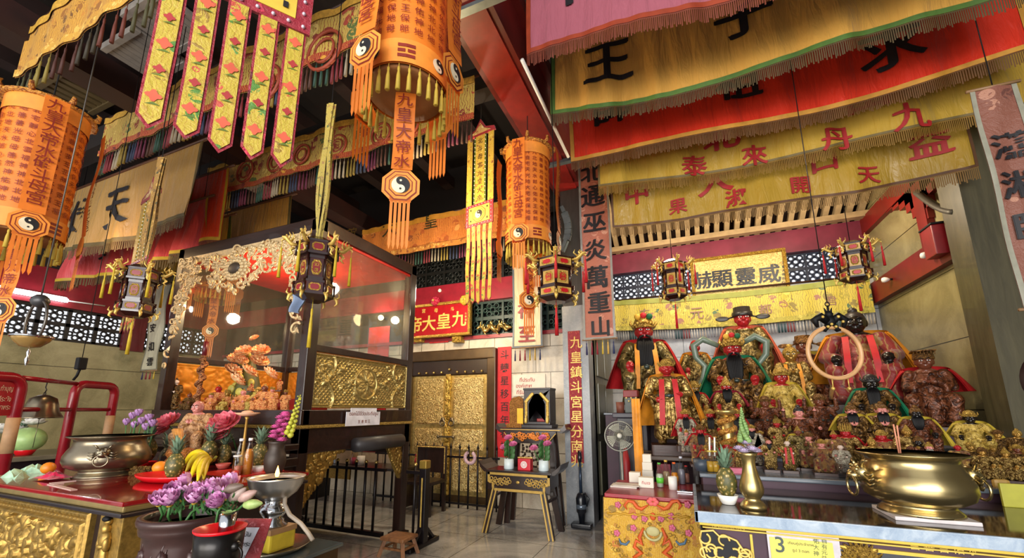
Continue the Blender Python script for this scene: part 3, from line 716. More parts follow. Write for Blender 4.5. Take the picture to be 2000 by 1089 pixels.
# ---------------------------------------------------------------- pennants with five tails
YEL = brocade('#b39c30', ['#a8872a', '#8a6a1c', '#b34a34', '#4f7a2c'], 26, thr=.4, bump=.35)
CRIM = brocade('#8c1226', ['#c0324a', '#5d0a18'], 30, thr=.3)
def hit(p0, ux, px, py):
    n = ux.cross(Vector((0, 0, 1))); r = ray(px, py); o = Vector((0, 0, EYE))
    q = o + r*((p0-o).dot(n)/r.dot(n)); return (q-p0).dot(ux), q.z-p0.z
def make_pennant(name, label, p, rz, sc, full, group, tl=.95, H2=.95):
    """origin: middle of the square panel's lower edge; width .42 at scale 1"""
    t = thing(name, label, 'pennant', p, rz, group); W = .42*sc; hp = .3*sc
    fn = lambda x, z, e=0.0: Vector((x, -e, z))
    m = MB(); m.box((-W/2, -.006, 0), (W/2, .006, hp)); pn = m.build('panel', CRIM, t, True)
    m = MB(); a, b = W*.38, hp*.14; m.box((-a, -.009, b), (a, .009, hp-b)); m.build('panel_field', plain('#d0ae3c', .6), pn, True)
    m = MB()
    for s in (1, -1):
        f2 = lambda x, z, e: Vector((x*s, -s*(.011+e), hp/2+z))
        octagon(m, lambda x, z, e: f2(x, z, e), hp*.36, 2); octagon(m, lambda x, z, e: f2(x, z, e), hp*.33, 3, .001); octagon(m, lambda x, z, e: f2(x, z, e), hp*.27, 2, .002); octagon(m, lambda x, z, e: f2(x, z, e), hp*.25, 3, .003)
        yinyang(m, lambda x, z, e: f2(x, z, .004+e), hp*.18)
        for sx_ in (-1, 1):
            for sz_ in (-1, 1): m.box((sx_*W*.3-.008*sc, -.013*s-.001, hp/2+sz_*hp*.24-.012*sc), (sx_*W*.3+.008*sc, -.013*s+.001, hp/2+sz_*hp*.24+.012*sc), 0)
    m.build('yin_yang', [YB_, YW_, ORT, plain('#d0ae3c', .6)], pn, True)
    m = MB()
    for s in (-1, 1):
        for k in range(9): m.ell((-W/2+W*(k+.5)/9, s*.009, hp*.07), .007*sc, 0, 6); m.ell((-W/2+W*(k+.5)/9, s*.009, hp*.93), .007*sc, 0, 6)
        for k in range(4): m.ell((-W*.44, s*.009, hp*(.25+.17*k)), .007*sc, 0, 6); m.ell((W*.44, s*.009, hp*(.25+.17*k)), .007*sc, 0, 6)
    m.build('sequins', plain('#d8c8d8', .3, .5), pn, True)
    w5 = W/5
    for k in range(5):
        x0 = -W/2+w5*k; g = w5*.12; L = tl*sc*(1.0 if k not in (2,) else 1.02); q = w5*.09
        wv = lambda x, z: .008*sc*math.sin(z/sc*9+k)
        def strip(mb, xa, xb, za, zb, zt, e, mi):
            n = 12; xm = (xa+xb)/2
            vs = []
            for i in range(n+1):
                z = za+(zb-za)*i/n; vs += [fn(xa, z, e+wv(0, z)), fn(xb, z, e+wv(0, z))]
            fs = [(2*i, 2*i+1, 2*i+3, 2*i+2) for i in range(n)]
            vs.append(fn(xm, zt, e+wv(0, zt))); fs.append((2*n, 2*n+1, 2*n+2)); mb.add(vs, fs, mi, False)
        m = MB(); strip(m, x0+g, x0+w5-g, 0, -L, -L-w5*.45, 0, 0)
        o = m.build('tail', CRIM, t, True)
        m = MB()
        for e in (.004, -.004): strip(m, x0+g+q, x0+w5-g-q, 0, -L+q*.6, -L-w5*.45+q*1.7, e, 3)
        xm = x0+w5/2
        for i in range(5):
            zc = -L*(.1+.19*i); 
            for e in (.007, -.007):
                nn = 9; rr = w5*.2*(1 if i % 2 == 0 else .75)
                m.add([fn(xm+rr*(1+.25*math.cos(a_*4))*math.cos(a_), zc+rr*(1+.25*math.cos(a_*4))*math.sin(a_), e+wv(0, zc)) for a_ in [2*PI*j/18 for j in range(18)]], [tuple(range(18))], i % 2)
                m.add([fn(xm-w5*.2, zc-rr*1.9, e+wv(0, zc)), fn(xm+w5*.22, zc-rr*1.6, e+wv(0, zc)), fn(xm+w5*.02, zc-rr*1.25, e+wv(0, zc))], [(0, 1, 2)], 2)
        m.build('tail_embroidery', [plain('#c8563a', .6), plain('#9c2c2a', .6), plain('#5a6a1c', .6), YEL], o, True)
    if full:
        H2 = H2*sc; zt = hp+H2
        for k, (xa, xb) in enumerate(((-W/2, -W*.3), (-W*.17, W*.17), (W*.3, W/2))):
            m = MB(); m.box((xa, -.005, hp), (xb, .005, zt)); o = m.build('strip', brocade('#b8962c', ['#8a5f1c', '#d0b450', '#7a3a1c'], 40, thr=.35), t, True)
            if k == 1:
                m = MB()
                for i, ch in enumerate('北斗母宮九皇大帝'): glyph(m, ch, lambda x, y: Vector((x, -.008, zt-H2*(.085+i*.121)+y)), .085*sc)
                m.build('writing', plain('#5a3a12', .6), o, True)
                m = MB()
                for s in (-1, 1): m.box((s*W*.2-.012*sc, -.004, hp), (s*W*.2+.012*sc, .004, zt))
                for s in (-1, 1):
                    for i in range(16): m.ell((s*W*.2, -.006, hp+H2*(i+.5)/16), .008*sc, 1, 6)
                m.build('side_cords', [plain('#4a5a1c', .6), plain('#d8d0b0', .4)], o, True)
        m = MB(); m.prism([(-W*.56, 0), (W*.56, 0), (W*.52, .06*sc), (W*.2, .1*sc), (0, .24*sc), (-W*.2, .1*sc), (-W*.52, .06*sc)], -.01, .01, 0, lambda v: Vector((v.x, v.z, zt+v.y)))
        hd = m.build('crest', CRIM, t, True)
        m = MB(); m.prism([(-W*.4, .03*sc), (W*.4, .03*sc), (W*.16, .08*sc), (0, .18*sc), (-W*.16, .08*sc)], -.014, .014, 0, lambda v: Vector((v.x, v.z, zt+v.y))); m.build('crest_embroidery', brocade('#c9ac6a', ['#8c2a1c', '#e0cfa0'], 40), hd, True)
        m = MB(); m.tube([(0, 0, zt+.2*sc), (0, 0, zt+2.2)], .005, 6); m.build('cord', BLACK, t, True)
    return t
u1 = yaw_to_vp(2250)
p1 = PF(470, 12, 1.55)
make_pennant('pennant', 'big yellow pennant with five red edged tails, nearest at the top', p1, u1, 1.12, False, None, .5)
p2_ = PF(936, 440, 4.6); make_pennant('pennant', 'long yellow pennant with a red yin yang panel before the orange valance', p2_, yaw_to_vp(-300)+PI, .9, True, 'long pennants with strips and tails')
p3_ = PF(262, 566, 3.85); make_pennant('pennant', 'long yellow pennant hanging behind the left hexagonal lantern', p3_, yaw_to_vp(-300)+PI, 1.0, True, 'long pennants with strips and tails', .36, .62)

# ---------------------------------------------------------------- hexagonal palace lanterns
def make_palace(style):
    t = thing('palace_lantern', 'x', 'lantern', (0, 0, 0), 0, 'hexagonal wooden palace lanterns')
    fr = plain('#2a120e', .25, 0, .2, 8, Coat_Weight=.4); gp = goldrelief('#d8b452', '#8a6420', 60, .35, .7, .5)
    def hexr(r0, r1, z0, z1, mi=0, mb=None):
        mb = mb or MB(); v0 = [Vector((r0*math.sin(PI/3*k), -r0*math.cos(PI/3*k), z0)) for k in range(6)]; v1 = [Vector((r1*math.sin(PI/3*k), -r1*math.cos(PI/3*k), z1)) for k in range(6)]
        return mb.add(v0+v1, [(k, (k+1) % 6, 6+(k+1) % 6, 6+k) for k in range(6)]+[tuple(range(6))[::-1], tuple(range(6, 12))], mi)
    m = MB()
    for r, z0, z1 in ((.235, .52, .55), (.235, .68, .71), (.19, .47, .52), (.19, .18, .23), (.225, .15, .18), (.225, .0, .03)): hexr(r, r, z0, z1, 0, m)
    for k in range(6):
        s, c = math.sin(PI/3*k), -math.cos(PI/3*k)
        m.tube([(.235*s, .235*c, .52), (.235*s, .235*c, .71)], .014, 8); m.tube([(.19*s, .19*c, .18), (.19*s, .19*c, .52)], .014, 8); m.tube([(.225*s, .225*c, 0), (.225*s, .225*c, .18)], .014, 8)
    hexr(.235, .1, .71, .79, 0, m); hexr(.12, .225, -.06, 0, 0, m)
    m.build('frame', fr, t, True)
    pc, ic = ('#3a0f10', '#7c0c1a') if style == 0 else ('#b8924a', '#a8141c')
    for k in range(6):
        a = PI/3*(k+.5); s, c = math.sin(a), -math.cos(a); rot = Matrix.Rotation(a, 3, 'Z')
        for (r, z0, z1, wd) in ((.235, .55, .68, .19), (.19, .23, .47, .15), (.225, .03, .15, .18)):
            ap = r*math.cos(PI/6)-.006; fn = lambda v: rot @ Vector((v.x, -(ap+v.z), v.y))
            m = MB(); m.prism([(-wd/2, z0), (wd/2, z0), (wd/2, z1), (-wd/2, z1)], -.004, .0, 0, fn)
            zc = (z0+z1)/2; hx, hz = wd*.36, (z1-z0)*.4; oc = [(-hx, zc-hz*.5), (-hx*.6, zc-hz), (hx*.6, zc-hz), (hx, zc-hz*.5), (hx, zc+hz*.5), (hx*.6, zc+hz), (-hx*.6, zc+hz), (-hx, zc+hz*.5)]
            m.prism(oc, 0, .004, 1, fn); m.prism([(x*.72, zc+(z-zc)*.72) for x, z in oc], .004, .007, 2, fn)
            if z1-z0 > .2:
                for i, ch in enumerate('如意' if style == 0 else '吉祥'): glyph(m, ch, lambda x, y: fn(Vector((x, zc+.035-i*.07+y, .009))), .055, 1)
            m.build('panel', [plain(pc, .35), gp, plain(ic, .4)], t, True)
    for k in range(6):                                   # dragon heads on the arms, and small finials under
        a = PI/3*k; rot = Matrix.Rotation(a, 3, 'Z'); m = MB(); f = lambda r_, z, x=0: rot @ Vector((x, -r_, z))
        m.tube([f(.23, .66), f(.29, .66), f(.33, .7), f(.36, .74), f(.4, .74)], [.022, .026, .024, .026, .012], 7)
        m.tube([f(.33, .72), f(.31, .78), f(.33, .82)], [.014, .01, .003], 6); m.tube([f(.36, .72), f(.4, .69), f(.39, .67)], [.014, .01, .004], 6)
        m.tube([f(.26, .62), f(.3, .58), f(.27, .54), f(.31, .5)], [.02, .018, .014, .006], 6)
        for s in (-1, 1): m.ell(f(.35, .765, s*.018), .012, 0, 6); m.tube([f(.3, .7, s*.02), f(.27, .75, s*.05), f(.29, .8, s*.06)], [.012, .009, .003], 5)
        m.build('dragon_head', GOLDP, t, True)
        m = MB(); m.tube([f(.225, .02), f(.26, -.01), f(.27, -.06), f(.24, -.09)], [.018, .022, .016, .004], 6); m.tube([f(.25, .0), f(.29, .03), f(.28, .08)], [.012, .012, .004], 6); m.build('foot_scroll', GOLDP, t, True)
        tassel(t, f(.39, .68), '#b59a1c' if style == 0 else '#b3121a', .48, .02, local=True)
    m = MB(); m.tube([(0, 0, .78), (0, 0, 5.4)], .006, 6); m.build('cord', BLACK, t, True)
    tassel(t, (0, 0, -.05), '#b59a1c' if style == 0 else '#b3121a', .6, .024, local=True)
    return t
pal0, pal1 = make_palace(0), make_palace(1)
def put_palace(src, px, py, d, rz, label, sc=1, first=False, zf=.66):
    p = PF(px, py, d)
    if first: src.location = p; src.rotation_euler = (0, 0, rz); src['label'] = label; src.scale = (sc, sc, sc*zf); return src
    return dup(src, p, rz, label, (sc, sc, sc*zf))
pa = put_palace(pal0, 612, 580, 2.75, .35, 'dark hexagonal lantern with maroon panels before the glass cabinet', .55, True, .95)
pb = put_palace(pal0, 262, 612, 3.3, .35, 'dark hexagonal lantern with maroon panels left of the cabinet', .55, False, .92)
put_palace(pal1, 1086, 584, 3.85, .3, 'red and gold hexagonal lantern beside the centre pillar', .8, True)
put_palace(pal1, 1318, 580, 5.4, .3, 'red and gold hexagonal lantern in front of the gold altar plaque', .7, False, .92)
put_palace(pal1, 1672, 545, 4.3, .35, 'red and gold hexagonal lantern by the right marble wall', .62, False, .84)
def ribbons(par, n, L, col, seed, wd=1):
    r = random.Random(seed)
    for k in range(n):
        a = 2*PI*k/n; m = MB(); w0 = .05
        def f(u, v):
            z = .78+L*1.5*v; rad = .03+.05*math.sin(PI*min(1, v*1.4))*(.6+.4*math.sin(a*3)); ang = a+v*1.2+.3*math.sin(v*6)
            return Vector((rad*math.cos(ang)+(u-.5)*w0*(.4+v), rad*math.sin(ang), z))
        m.sheet(f, 2, 16); m.build('hanging_ribbon', col, par, True)
ribbons(pa, 5, 1.35, brocade('#a89438', ['#7a6424', '#6b5a1c', '#8c6a34', '#4f5a2c'], 24, thr=.4, bump=.35), 1); ribbons(pb, 6, 1.3, brocade('#8f6a24', ['#5f4416', '#b08a3c', '#3a3a14'], 24), 2)

# ---------------------------------------------------------------- hanging scrolls and pasted couplets
def scroll(label, Y, corners, col, texts, edge, tcol=None, ntas=6, name='hanging_scroll', group=None, wav=.012, mats=None, tl=.16):
    (x0, y0), (x1, y1), (x2, y2), (x3, y3) = corners       # TL TR BR BL in the photo
    a, b, c, d = [PY(x, y, Y) for x, y in corners]
    xl, xr, zt, zb = (a.x+d.x)/2, (b.x+c.x)/2, (a.z+b.z)/2, (c.z+d.z)/2
    t = thing(name, label, 'scroll', ((xl+xr)/2, Y, zt), 0, group)
    sf = lambda u, v: Vector((xl+(xr-xl)*u, Y+wav*math.sin(v*11+u*2)*math.sin(u*7+1), zt+(zb-zt)*v))
    m = MB(); m.sheet(sf, 12, 40); m.build('cloth', mats or satin(col), t)
    m = MB(); e = .03
    for ua, ub, va, vb in ((0, e/(xr-xl), 0, 1), (1-e/(xr-xl), 1, 0, 1), (0, 1, 1-e/(zt-zb), 1)):
        m.sheet(lambda u, v: sf(ua+(ub-ua)*u, va+(vb-va)*v)+Vector((0, -.005, 0)), 6, 20)
    m.build('border', edge, t)
    for ch, px, py, s in texts:
        p = PY(px, py, Y); k = MB()
        glyph(k, ch, lambda x, y: sf((p.x+x-xl)/(xr-xl), (p.z+y-zt)/(zb-zt))+Vector((0, -.016, 0)), s*mpp(p), 0, 6, 1.0, .02); k.build('character', tcol or INK, t)
    m = MB(); m.tube([(xl-.02, Y, zb), (xr+.02, Y, zb)], .012, 6); m.tube([(xl-.02, Y, zt), (xr+.02, Y, zt)], .012, 6); m.build('rod', plain('#8a6a4a', .5), t)
    m = MB(); m.tube([((xl+xr)/2, Y, zt), ((xl+xr)/2, Y, 5.4 if Y > 5.5 else (6.19 if xl < -1.7 else 5.84))], .004, 5); m.build('cord', BLACK, t)
    for k in range(ntas): tassel(t, (xl+(xr-xl)*(k+.5)/ntas, Y, zb-.01), ['#2c2a55', '#7c1f33', '#8d1d2a', '#c0a43a', '#c9a24e', '#23305a'][k % 6], tl, .014)
    return t
SALM = brocade('#b06a55', ['#c98a72', '#9c5344', '#d09a84'], 12, thr=.3, bump=.6)
scroll('salmon scroll with large black characters hanging beside the centre pillar', 5.62, ((1128, 296), (1188, 292), (1200, 660), (1140, 664)), '#b56f5b', [('北', 1156, 336, 46), ('通', 1158, 383, 48), ('巫', 1161, 434, 46), ('炎', 1163, 488, 46), ('萬', 1166, 541, 48), ('重', 1170, 590, 46), ('山', 1173, 637, 42)], plain('#8f8f8a', .5), None, 6, mats=SALM, tl=.2)
scroll('brown scroll with black characters at the right frame edge', 3.9, ((1905, 170), (2010, 160), (2080, 600), (1982, 604)), '#8a5a44', [('瀟', 1972, 285, 58), ('湘', 1992, 360, 62), ('臨', 2020, 440, 62)], plain('#8a8878', .5), None, 0, mats=brocade('#7c4a3a', ['#94604c', '#5f342a', '#a87660'], 12, thr=.3, bump=.6))
scroll('cream scroll with red characters near the white wall sign', 6.15, ((1000, 430), (1056, 424), (1060, 675), (1003, 681)), '#cdb592', [('神', 1027, 605, 36), ('至', 1029, 652, 36)], plain('#55606a', .5), plain('#8a1420', .5), 6, tl=.2)
scroll('narrow white scroll with black characters left of the cabinet', 4.7, ((300, 560), (328, 556), (312, 722), (280, 724)), '#b9b39a', [('安', 300, 640, 18), ('奴' if '奴' in GL else '如', 297, 676, 20), ('雲', 293, 706, 18)], plain('#7d7a68', .5), None, 4, wav=.02)
COUP = plain('#c01420', .55)
def couplet(label, Y, x0, y0, x1, y1, texts, tm, mt, nm='red_couplet'):
    a = PY(x0, y0, Y); b = PY(x1, y1, Y); t = thing(nm, label, 'couplet', ((a.x+b.x)/2, Y, b.z))
    m = MB(); m.box((a.x, Y-.012, b.z), (b.x, Y, a.z)); m.build('paper', mt, t)
    for ch, px, py, s in texts:
        p = PY(px, py, Y-.013); k = MB(); glyph(k, ch, plane_fn(p, (1, 0, 0), (0, 0, 1), .003), s*mpp(p)); k.build('character', tm, t)
    return t
couplet('damask red couplet board with gold characters on the centre pillar', YP-.004, 1109, 647, 1141, 904, [(ch, 1125+2*i/8, 668+i*29, 25) for i, ch in enumerate('九皇鎮斗宮星分南兆')], GOLDP, brocade('#8c0f22', ['#b3402c', '#a82a2a', '#c07a3a'], 60, thr=.35))
couplet('plain red paper couplet with black characters beside the gold doors', YB-.004, 972.5, 678, 999, 893, [(ch, 985.5, 692+i*25.5, 19) for i, ch in enumerate('斗轉星移百年春福')], INK, COUP)
couplet('plain red paper couplet seen low through the cabinet legs', YB-.004, 722, 640, 748, 883, [(ch, 735, 700+i*24, 19) for i, ch in enumerate('福光心安平安')]+[('年', 735, 852, 18), ('福', 735, 873, 17)], INK, COUP)
# plaques
def plaque(label, Y, x0, y0, x1, y1, face, frame, texts, tm, d=.06, fw_=.05, tilt=0):
    a = PY(x0, y0, Y); b = PY(x1, y1, Y); t = thing('name_plaque', label, 'plaque', ((a.x+b.x)/2, Y, b.z))
    m = MB(); m.bev((a.x, Y, b.z), (b.x, Y+d, a.z), .01); m.build('board', face, t)
    m = MB()
    for lo, hi in (((a.x-fw_, Y-.03, b.z-fw_), (b.x+fw_, Y+d, b.z)), ((a.x-fw_, Y-.03, a.z), (b.x+fw_, Y+d, a.z+fw_)), ((a.x-fw_, Y-.03, b.z), (a.x, Y+d, a.z)), ((b.x, Y-.03, b.z), (b.x+fw_, Y+d, a.z))): m.bev(lo, hi, .012)
    m.build('frame', frame, t)
    for ch, px, py, s in texts:
        p = PY(px, py, Y); k = MB(); glyph(k, ch, lambda x, y: p+Vector((x, -.006, y)), s*mpp(p), 0, 0, 1.0, .016)
        k.build('character', tm, t)
    return t, a, b
GF = goldrelief('#d4ac48', '#8a6428', 40, .35, .6, .8)
t, a, b = plaque('red name plaque with four large gold characters above the doors', YB-.16, 806, 602, 914, 648, plain('#a00f1c', .35), GF, [('九', 897, 622, 33), ('皇', 867, 626, 34), ('大', 838, 631, 33), ('帝', 811, 634, 34), ('宮', 828, 607, 9), ('母', 852, 606, 9), ('斗', 884, 603, 9)] + [(c_, 910, 606+i*6, 5) for i, c_ in enumerate('壬斗年吉日') if c_ in GL], plain('#e0c264', .5, .1))
for x in (818, 894):
    p = PY(x, 661, YB-.1); m = MB(); m.bev(p+Vector((-.09, -.05, -.07)), p+Vector((.09, .1, .04)), .012); m.tube([p+Vector((-.05, -.06, -.03)), p+Vector((0, -.06, .02)), p+Vector((.05, -.06, -.03))], .012, 6); m.build('support_bracket', GF, t)
m = MB(); p = PY(857, 664, YB-.03); m.box(p+Vector((-.2, 0, -.045)), p+Vector((.2, .02, .045))); o = m.build('red_strip', COUP, t)
k = MB(); [glyph(k, ch, plane_fn(p+Vector((-.13+.088*i, 0, 0)), (1, 0, 0), (0, 0, 1), .004), .07) for i, ch in enumerate('地天自福')]; k.build('writing', INK, o)
t, a, b = plaque('gold altar name plaque with four dark characters read from the right', YA-.2, 1353, 512, 1537, 566, goldrelief('#d8c07c', '#a8884a', 30, .45, .3, .35), GF, [('赫', 1372, 547, 37), ('顯', 1410, 544, 38), ('靈', 1456, 539, 38), ('威', 1502, 534, 39)] + [(c_, 1530, 513+i*7.5, 6) for i, c_ in enumerate('九皇大帝佑心')], plain('#16202e', .5))
for px, py, c_, nm in ((851, 588, '#a81a3c', 'crimson silk pompom pinned over the red name plaque'), (908, 586, '#b8962c', 'gold silk pompom pinned at the corner of the red name plaque')):
    p = PY(px, py, YB-.2); t = thing('pompom', nm, 'pompom', p); m = MB()
    r = random.Random(3)
    for i in range(60):
        a_, b_ = r.uniform(0, 2*PI), math.acos(r.uniform(-1, 1)); v = Vector((math.sin(b_)*math.cos(a_), math.sin(b_)*math.sin(a_), math.cos(b_))); m.ell(p+v*.065, .028, 0, 6)
    m.ell(p, .07); m.build('petals', plain(c_, .6), t)
    m = MB(); m.ell(p+Vector((0, -.09, 0)), .022, 0, 8); m.build('centre', GOLDP, t)
p = PY(859, 567, YB-.08); m = MB(); m.ell(p, .035, 0, 10); m.tube([p, p+Vector((0, .08, 0))], .02, 8); tag(m.build('round_bulb', WHITE), 'small round white bulb on the crimson beam over the plaque', 'light bulb')
# a pair of gilt dragons on the ledge
p = PY(962, 640, YB-.06); t = thing('gilt_dragon', 'carved gilt dragon on the ledge right of the red plaque', 'carving', p); m = MB()
pts = [p+Vector((-.28+.56*i/24, -.03*math.cos(i), .05*math.sin(i*.75)-.02*(i/24-.5)**2)) for i in range(25)]
m.tube(pts, [.012+.03*math.sin(PI*(i+2)/28) for i in range(25)], 8)
for i in range(2, 24, 2): m.tube([pts[i], pts[i]+Vector((.0, -.01, .07)), pts[i]+Vector((.03, 0, .09))], [.016, .012, .003], 5)
for i in (6, 10, 15, 19): m.tube([pts[i], pts[i]+Vector((.02, -.03, -.05)), pts[i]+Vector((.06, -.03, -.07))], [.016, .012, .006], 5)
m.build('body', GOLD, t); m = MB(); h = pts[-1]; m.ell(h+Vector((.02, -.02, .03)), (.05, .04, .04)); m.ell(h+Vector((.07, -.03, .02)), (.04, .03, .022))
for s in (-1, 1): m.tube([h+Vector((0, s*.02, .06)), h+Vector((-.05, s*.03, .1)), h+Vector((-.04, s*.03, .13))], [.012, .01, .003], 5)
m.build('head', GOLD, t)
# ================================================================ GLASS CABINET AND THE RED ALTAR TABLE
def relief(W, Hh, nx, nz, fn, place, depth=.03):
    """carved panel: a grid raised by a height function; place(x,z,h)->point"""
    xs = np.linspace(0, W, nx+1); zs = np.linspace(0, Hh, nz+1); Xg, Zg = np.meshgrid(xs, zs); h = fn(Xg, Zg)*depth
    m = MB(); vs = [place(Xg[j, i], Zg[j, i], h[j, i]) for j in range(nz+1) for i in range(nx+1)]
    n1 = nx+1
    m.add(vs, [(j*n1+i, j*n1+i+1, (j+1)*n1+i+1, (j+1)*n1+i) for j in range(nz) for i in range(nx)], 0, True)
    k = len(m.v); ring = [place(0, 0, -depth*.4), place(W, 0, -depth*.4), place(W, Hh, -depth*.4), place(0, Hh, -depth*.4)]
    c = [0, nx, (nz+1)*n1-1, nz*n1]; m.v += [tuple(p) for p in ring]
    for a in range(4): m.f.append((c[a], k+a, k+(a+1) % 4, c[(a+1) % 4])); m.m.append(0); m.sm.append(False)
    return m
def carve(seed, W, Hh, n=120, border=.06, medal=None, rmin=.015, rmax=.06, fret=0):
    r = np.random.RandomState(seed)
    def fn(X, Z):
        h = np.zeros_like(X)
        for _ in range(n):
            cx, cz = r.uniform(border, W-border), r.uniform(border, Hh-border); a = r.uniform(0, PI); s = r.uniform(rmin, rmax); t = s*r.uniform(.3, .7)
            u = (X-cx)*math.cos(a)+(Z-cz)*math.sin(a); v = -(X-cx)*math.sin(a)+(Z-cz)*math.cos(a)
            v = v + .5*u*u/s*r.choice([-1, 1])
            d = 1-(u/s)**2-(v/t)**2; h = np.maximum(h, np.sqrt(np.clip(d, 0, 1))*r.uniform(.5, 1))
        if fret:
            g = (np.abs(((X+Z)/fret) % 1-.5) < .22) | (np.abs(((X-Z)/fret) % 1-.5) < .12)
            h = np.maximum(h, .28*g)
        if medal:
            cx, cz, R0 = medal; rr = np.hypot(X-cx, Z-cz); th = np.arctan2(Z-cz, X-cx)
            h = np.where(rr < R0, 0.15, h)
            for k, q in enumerate((1, .75, .5, .28)):
                pet = np.abs(np.cos(th*(4+k)+k)); d = 1-((rr-R0*q*.7)/(R0*.28))**2
                h = np.maximum(h, np.sqrt(np.clip(d, 0, 1))*(.4+.6*pet)*(.7+.1*k)*(rr < R0))
            h = np.maximum(h, np.exp(-((rr-R0)/.012)**2)*.8)
        e = np.minimum(np.minimum(X, W-X), np.minimum(Z, Hh-Z))
        fr = .55+.45*np.sin(e/border*PI*2.5)*1
        bead = .25*np.sin((X+Z)*70)*np.sin((X-Z)*70)
        return np.where(e < border, fr*.7+bead*(e > border*.3)*(e < border*.75), h)
    return fn
GILT = plain('#9c7c3c', .42, .7, .22, 40)
GILT2 = plain('#b5a062', .38, .7, .2, 40)
CX0, CX1, CY0, CY1, CZ1 = -5.62, -3.3, 2.83, 4.48, 3.42
cab = thing('glass_cabinet', 'tall dark timber and glass altar cabinet with gilt carved panels', 'cabinet', ((CX0+CX1)/2, (CY0+CY1)/2, 0))
pw = .11
def post(x, y, z0, z1, w_=pw): m = MB(); m.bev((x-w_/2, y-w_/2, z0), (x+w_/2, y+w_/2, z1), .008); m.build('corner_post', DARK, cab)
for x in (CX0+pw/2, CX1-pw/2):
    for y in (CY0+pw/2, CY1-pw/2): post(x, y, 0, CZ1)
m = MB()
for x in (CX0+pw/2, CX1-pw/2):
    for y in (CY0+pw/2, CY1-pw/2): m.bev((x-.09, y-.09, 0), (x+.09, y+.09, .06), .008)
m.build('post_foot', DARK, cab)
def rails(z0, z1, nm, ins=.0):
    m = MB()
    m.bev((CX0, CY0-ins, z0), (CX1+ins, CY0+.08, z1), .008); m.bev((CX0, CY1-.08, z0), (CX1, CY1, z1), .008)
    m.bev((CX0, CY0, z0), (CX0+.08, CY1, z1), .008); m.bev((CX1-.08, CY0, z0), (CX1+ins, CY1, z1), .008)
    m.build(nm, DARKX, cab)
rails(CZ1-.13, CZ1+.01, 'top_rail'); rails(1.36, 1.5, 'sill_rail', .02); rails(1.1, 1.33, 'apron_rail'); 
m = MB(); m.bev((CX0-.01, CY0-.035, 1.33), (CX1+.035, CY1+.01, 1.36), .008); m.build('rope_moulding', goldrelief('#c2a24a', '#6a4c1c', 90, .4, .6, .9), cab)
m = MB(); m.bev((CX1-.07, CY0+.1, 2.06), (CX1, CY1-.1, 2.13), .006); m.bev((CX0+.1, CY1-.07, 2.06), (CX1-.1, CY1, 2.13), .006); m.bev((CX0, CY0+.1, 2.06), (CX0+.07, CY1-.1, 2.13), .006); m.build('middle_rail', DARKX, cab)
m = MB(); m.box((CX0+.02, CY0+.02, 1.44), (CX1-.02, CY1-.02, 1.475)); m.build('cabinet_floor', plain('#4a1614', .4), cab)
m = MB(); m.box((CX0+.03, CY0+.06, CZ1-.16), (CX1-.03, CY1-.03, CZ1-.13)); m.build('cabinet_roof', plain('#b02014', .4), cab)
# the relief panel of the right side, the rear one, and the one at the far left
W_, H_ = CY1-CY0-2*pw+.02, .53
fnp = carve(4, W_, H_, 90, .035, (W_/2, H_/2, .17), .015, .05, .05)
def fnq(X, Z):
    h = fnp(X, Z)
    for cx, sg in ((.17, 1), (W_-.17, -1)):
        d = np.abs(Z-H_/2); b = np.abs((X-cx)*sg - .1*np.sin(d*9)); h = np.maximum(h, np.exp(-(b/.012)**2)*.9*(np.abs(X-cx) < .25))
    return h
rl = relief(W_, H_, 330, 120, fnq, lambda x, z, h: Vector((CX1-.03+h, CY0+pw-.01+x, 1.52+z)), .04); rl.build('relief_panel', GILT2, cab)
rl = relief(CX1-CX0-2*pw, H_, 160, 50, carve(6, CX1-CX0-2*pw, H_, 40, .05, None, .04, .12, .09), lambda x, z, h: Vector((CX0+pw+x, CY1-.04-h, 1.52+z)), .02); rl.build('rear_panel', plain('#c47f22', .45, .4, .15, 10), cab)
rl = relief(W_, H_, 100, 40, carve(7, W_, H_, 40, .05, None, .04, .12, .09), lambda x, z, h: Vector((CX0+.04+h, CY0+pw+x, 1.52+z)), .02); rl.build('side_panel', plain('#c47f22', .45, .4, .15, 10), cab)
# panes
def glassmat():
    t = NT('cabinet_glass'); n = t.n; out = n['Material Output']; n.remove(t.p)
    tr = n.new('ShaderNodeBsdfTransparent'); tr.inputs[0].default_value = (.93, .95, .94, 1)
    gl = n.new('ShaderNodeBsdfGlossy'); gl.inputs['Roughness'].default_value = .03
    df = n.new('ShaderNodeBsdfDiffuse'); df.inputs[0].default_value = (.62, .58, .45, 1)
    fr = n.new('ShaderNodeLayerWeight'); fr.inputs[0].default_value = .5
    mx = n.new('ShaderNodeMixShader'); t.link(t.math('ADD', t.math('MULTIPLY', t.math('POWER', fr.outputs['Facing'], 4.0), .7), .05), mx.inputs[0]); t.link(tr.outputs[0], mx.inputs[1]); t.link(gl.outputs[0], mx.inputs[2])
    sm = t.noise(t.coord((1.5, 1.5, .5)), 2.5, 4, .6, .5); f = t.math('MULTIPLY', sm, .07)
    m2 = n.new('ShaderNodeMixShader'); t.link(f, m2.inputs[0]); t.link(mx.outputs[0], m2.inputs[1]); t.link(df.outputs[0], m2.inputs[2])
    t.link(m2.outputs[0], out.inputs[0]); return t.mat
GLS = glassmat()
m = MB(); m.box((CX1-.045, CY0+pw-.02, 2.12), (CX1-.039, CY1-pw+.02, CZ1-.12)); m.build('glass_pane', GLS, cab)
m = MB(); m.box((CX0+pw-.02, CY1-.045, 2.12), (CX1-pw+.02, CY1-.039, CZ1-.12)); m.build('glass_pane', GLS, cab)
m = MB(); m.box((CX0+.039, CY0+pw-.02, 2.12), (CX0+.045, CY1-pw+.02, CZ1-.12)); m.build('glass_pane', GLS, cab)
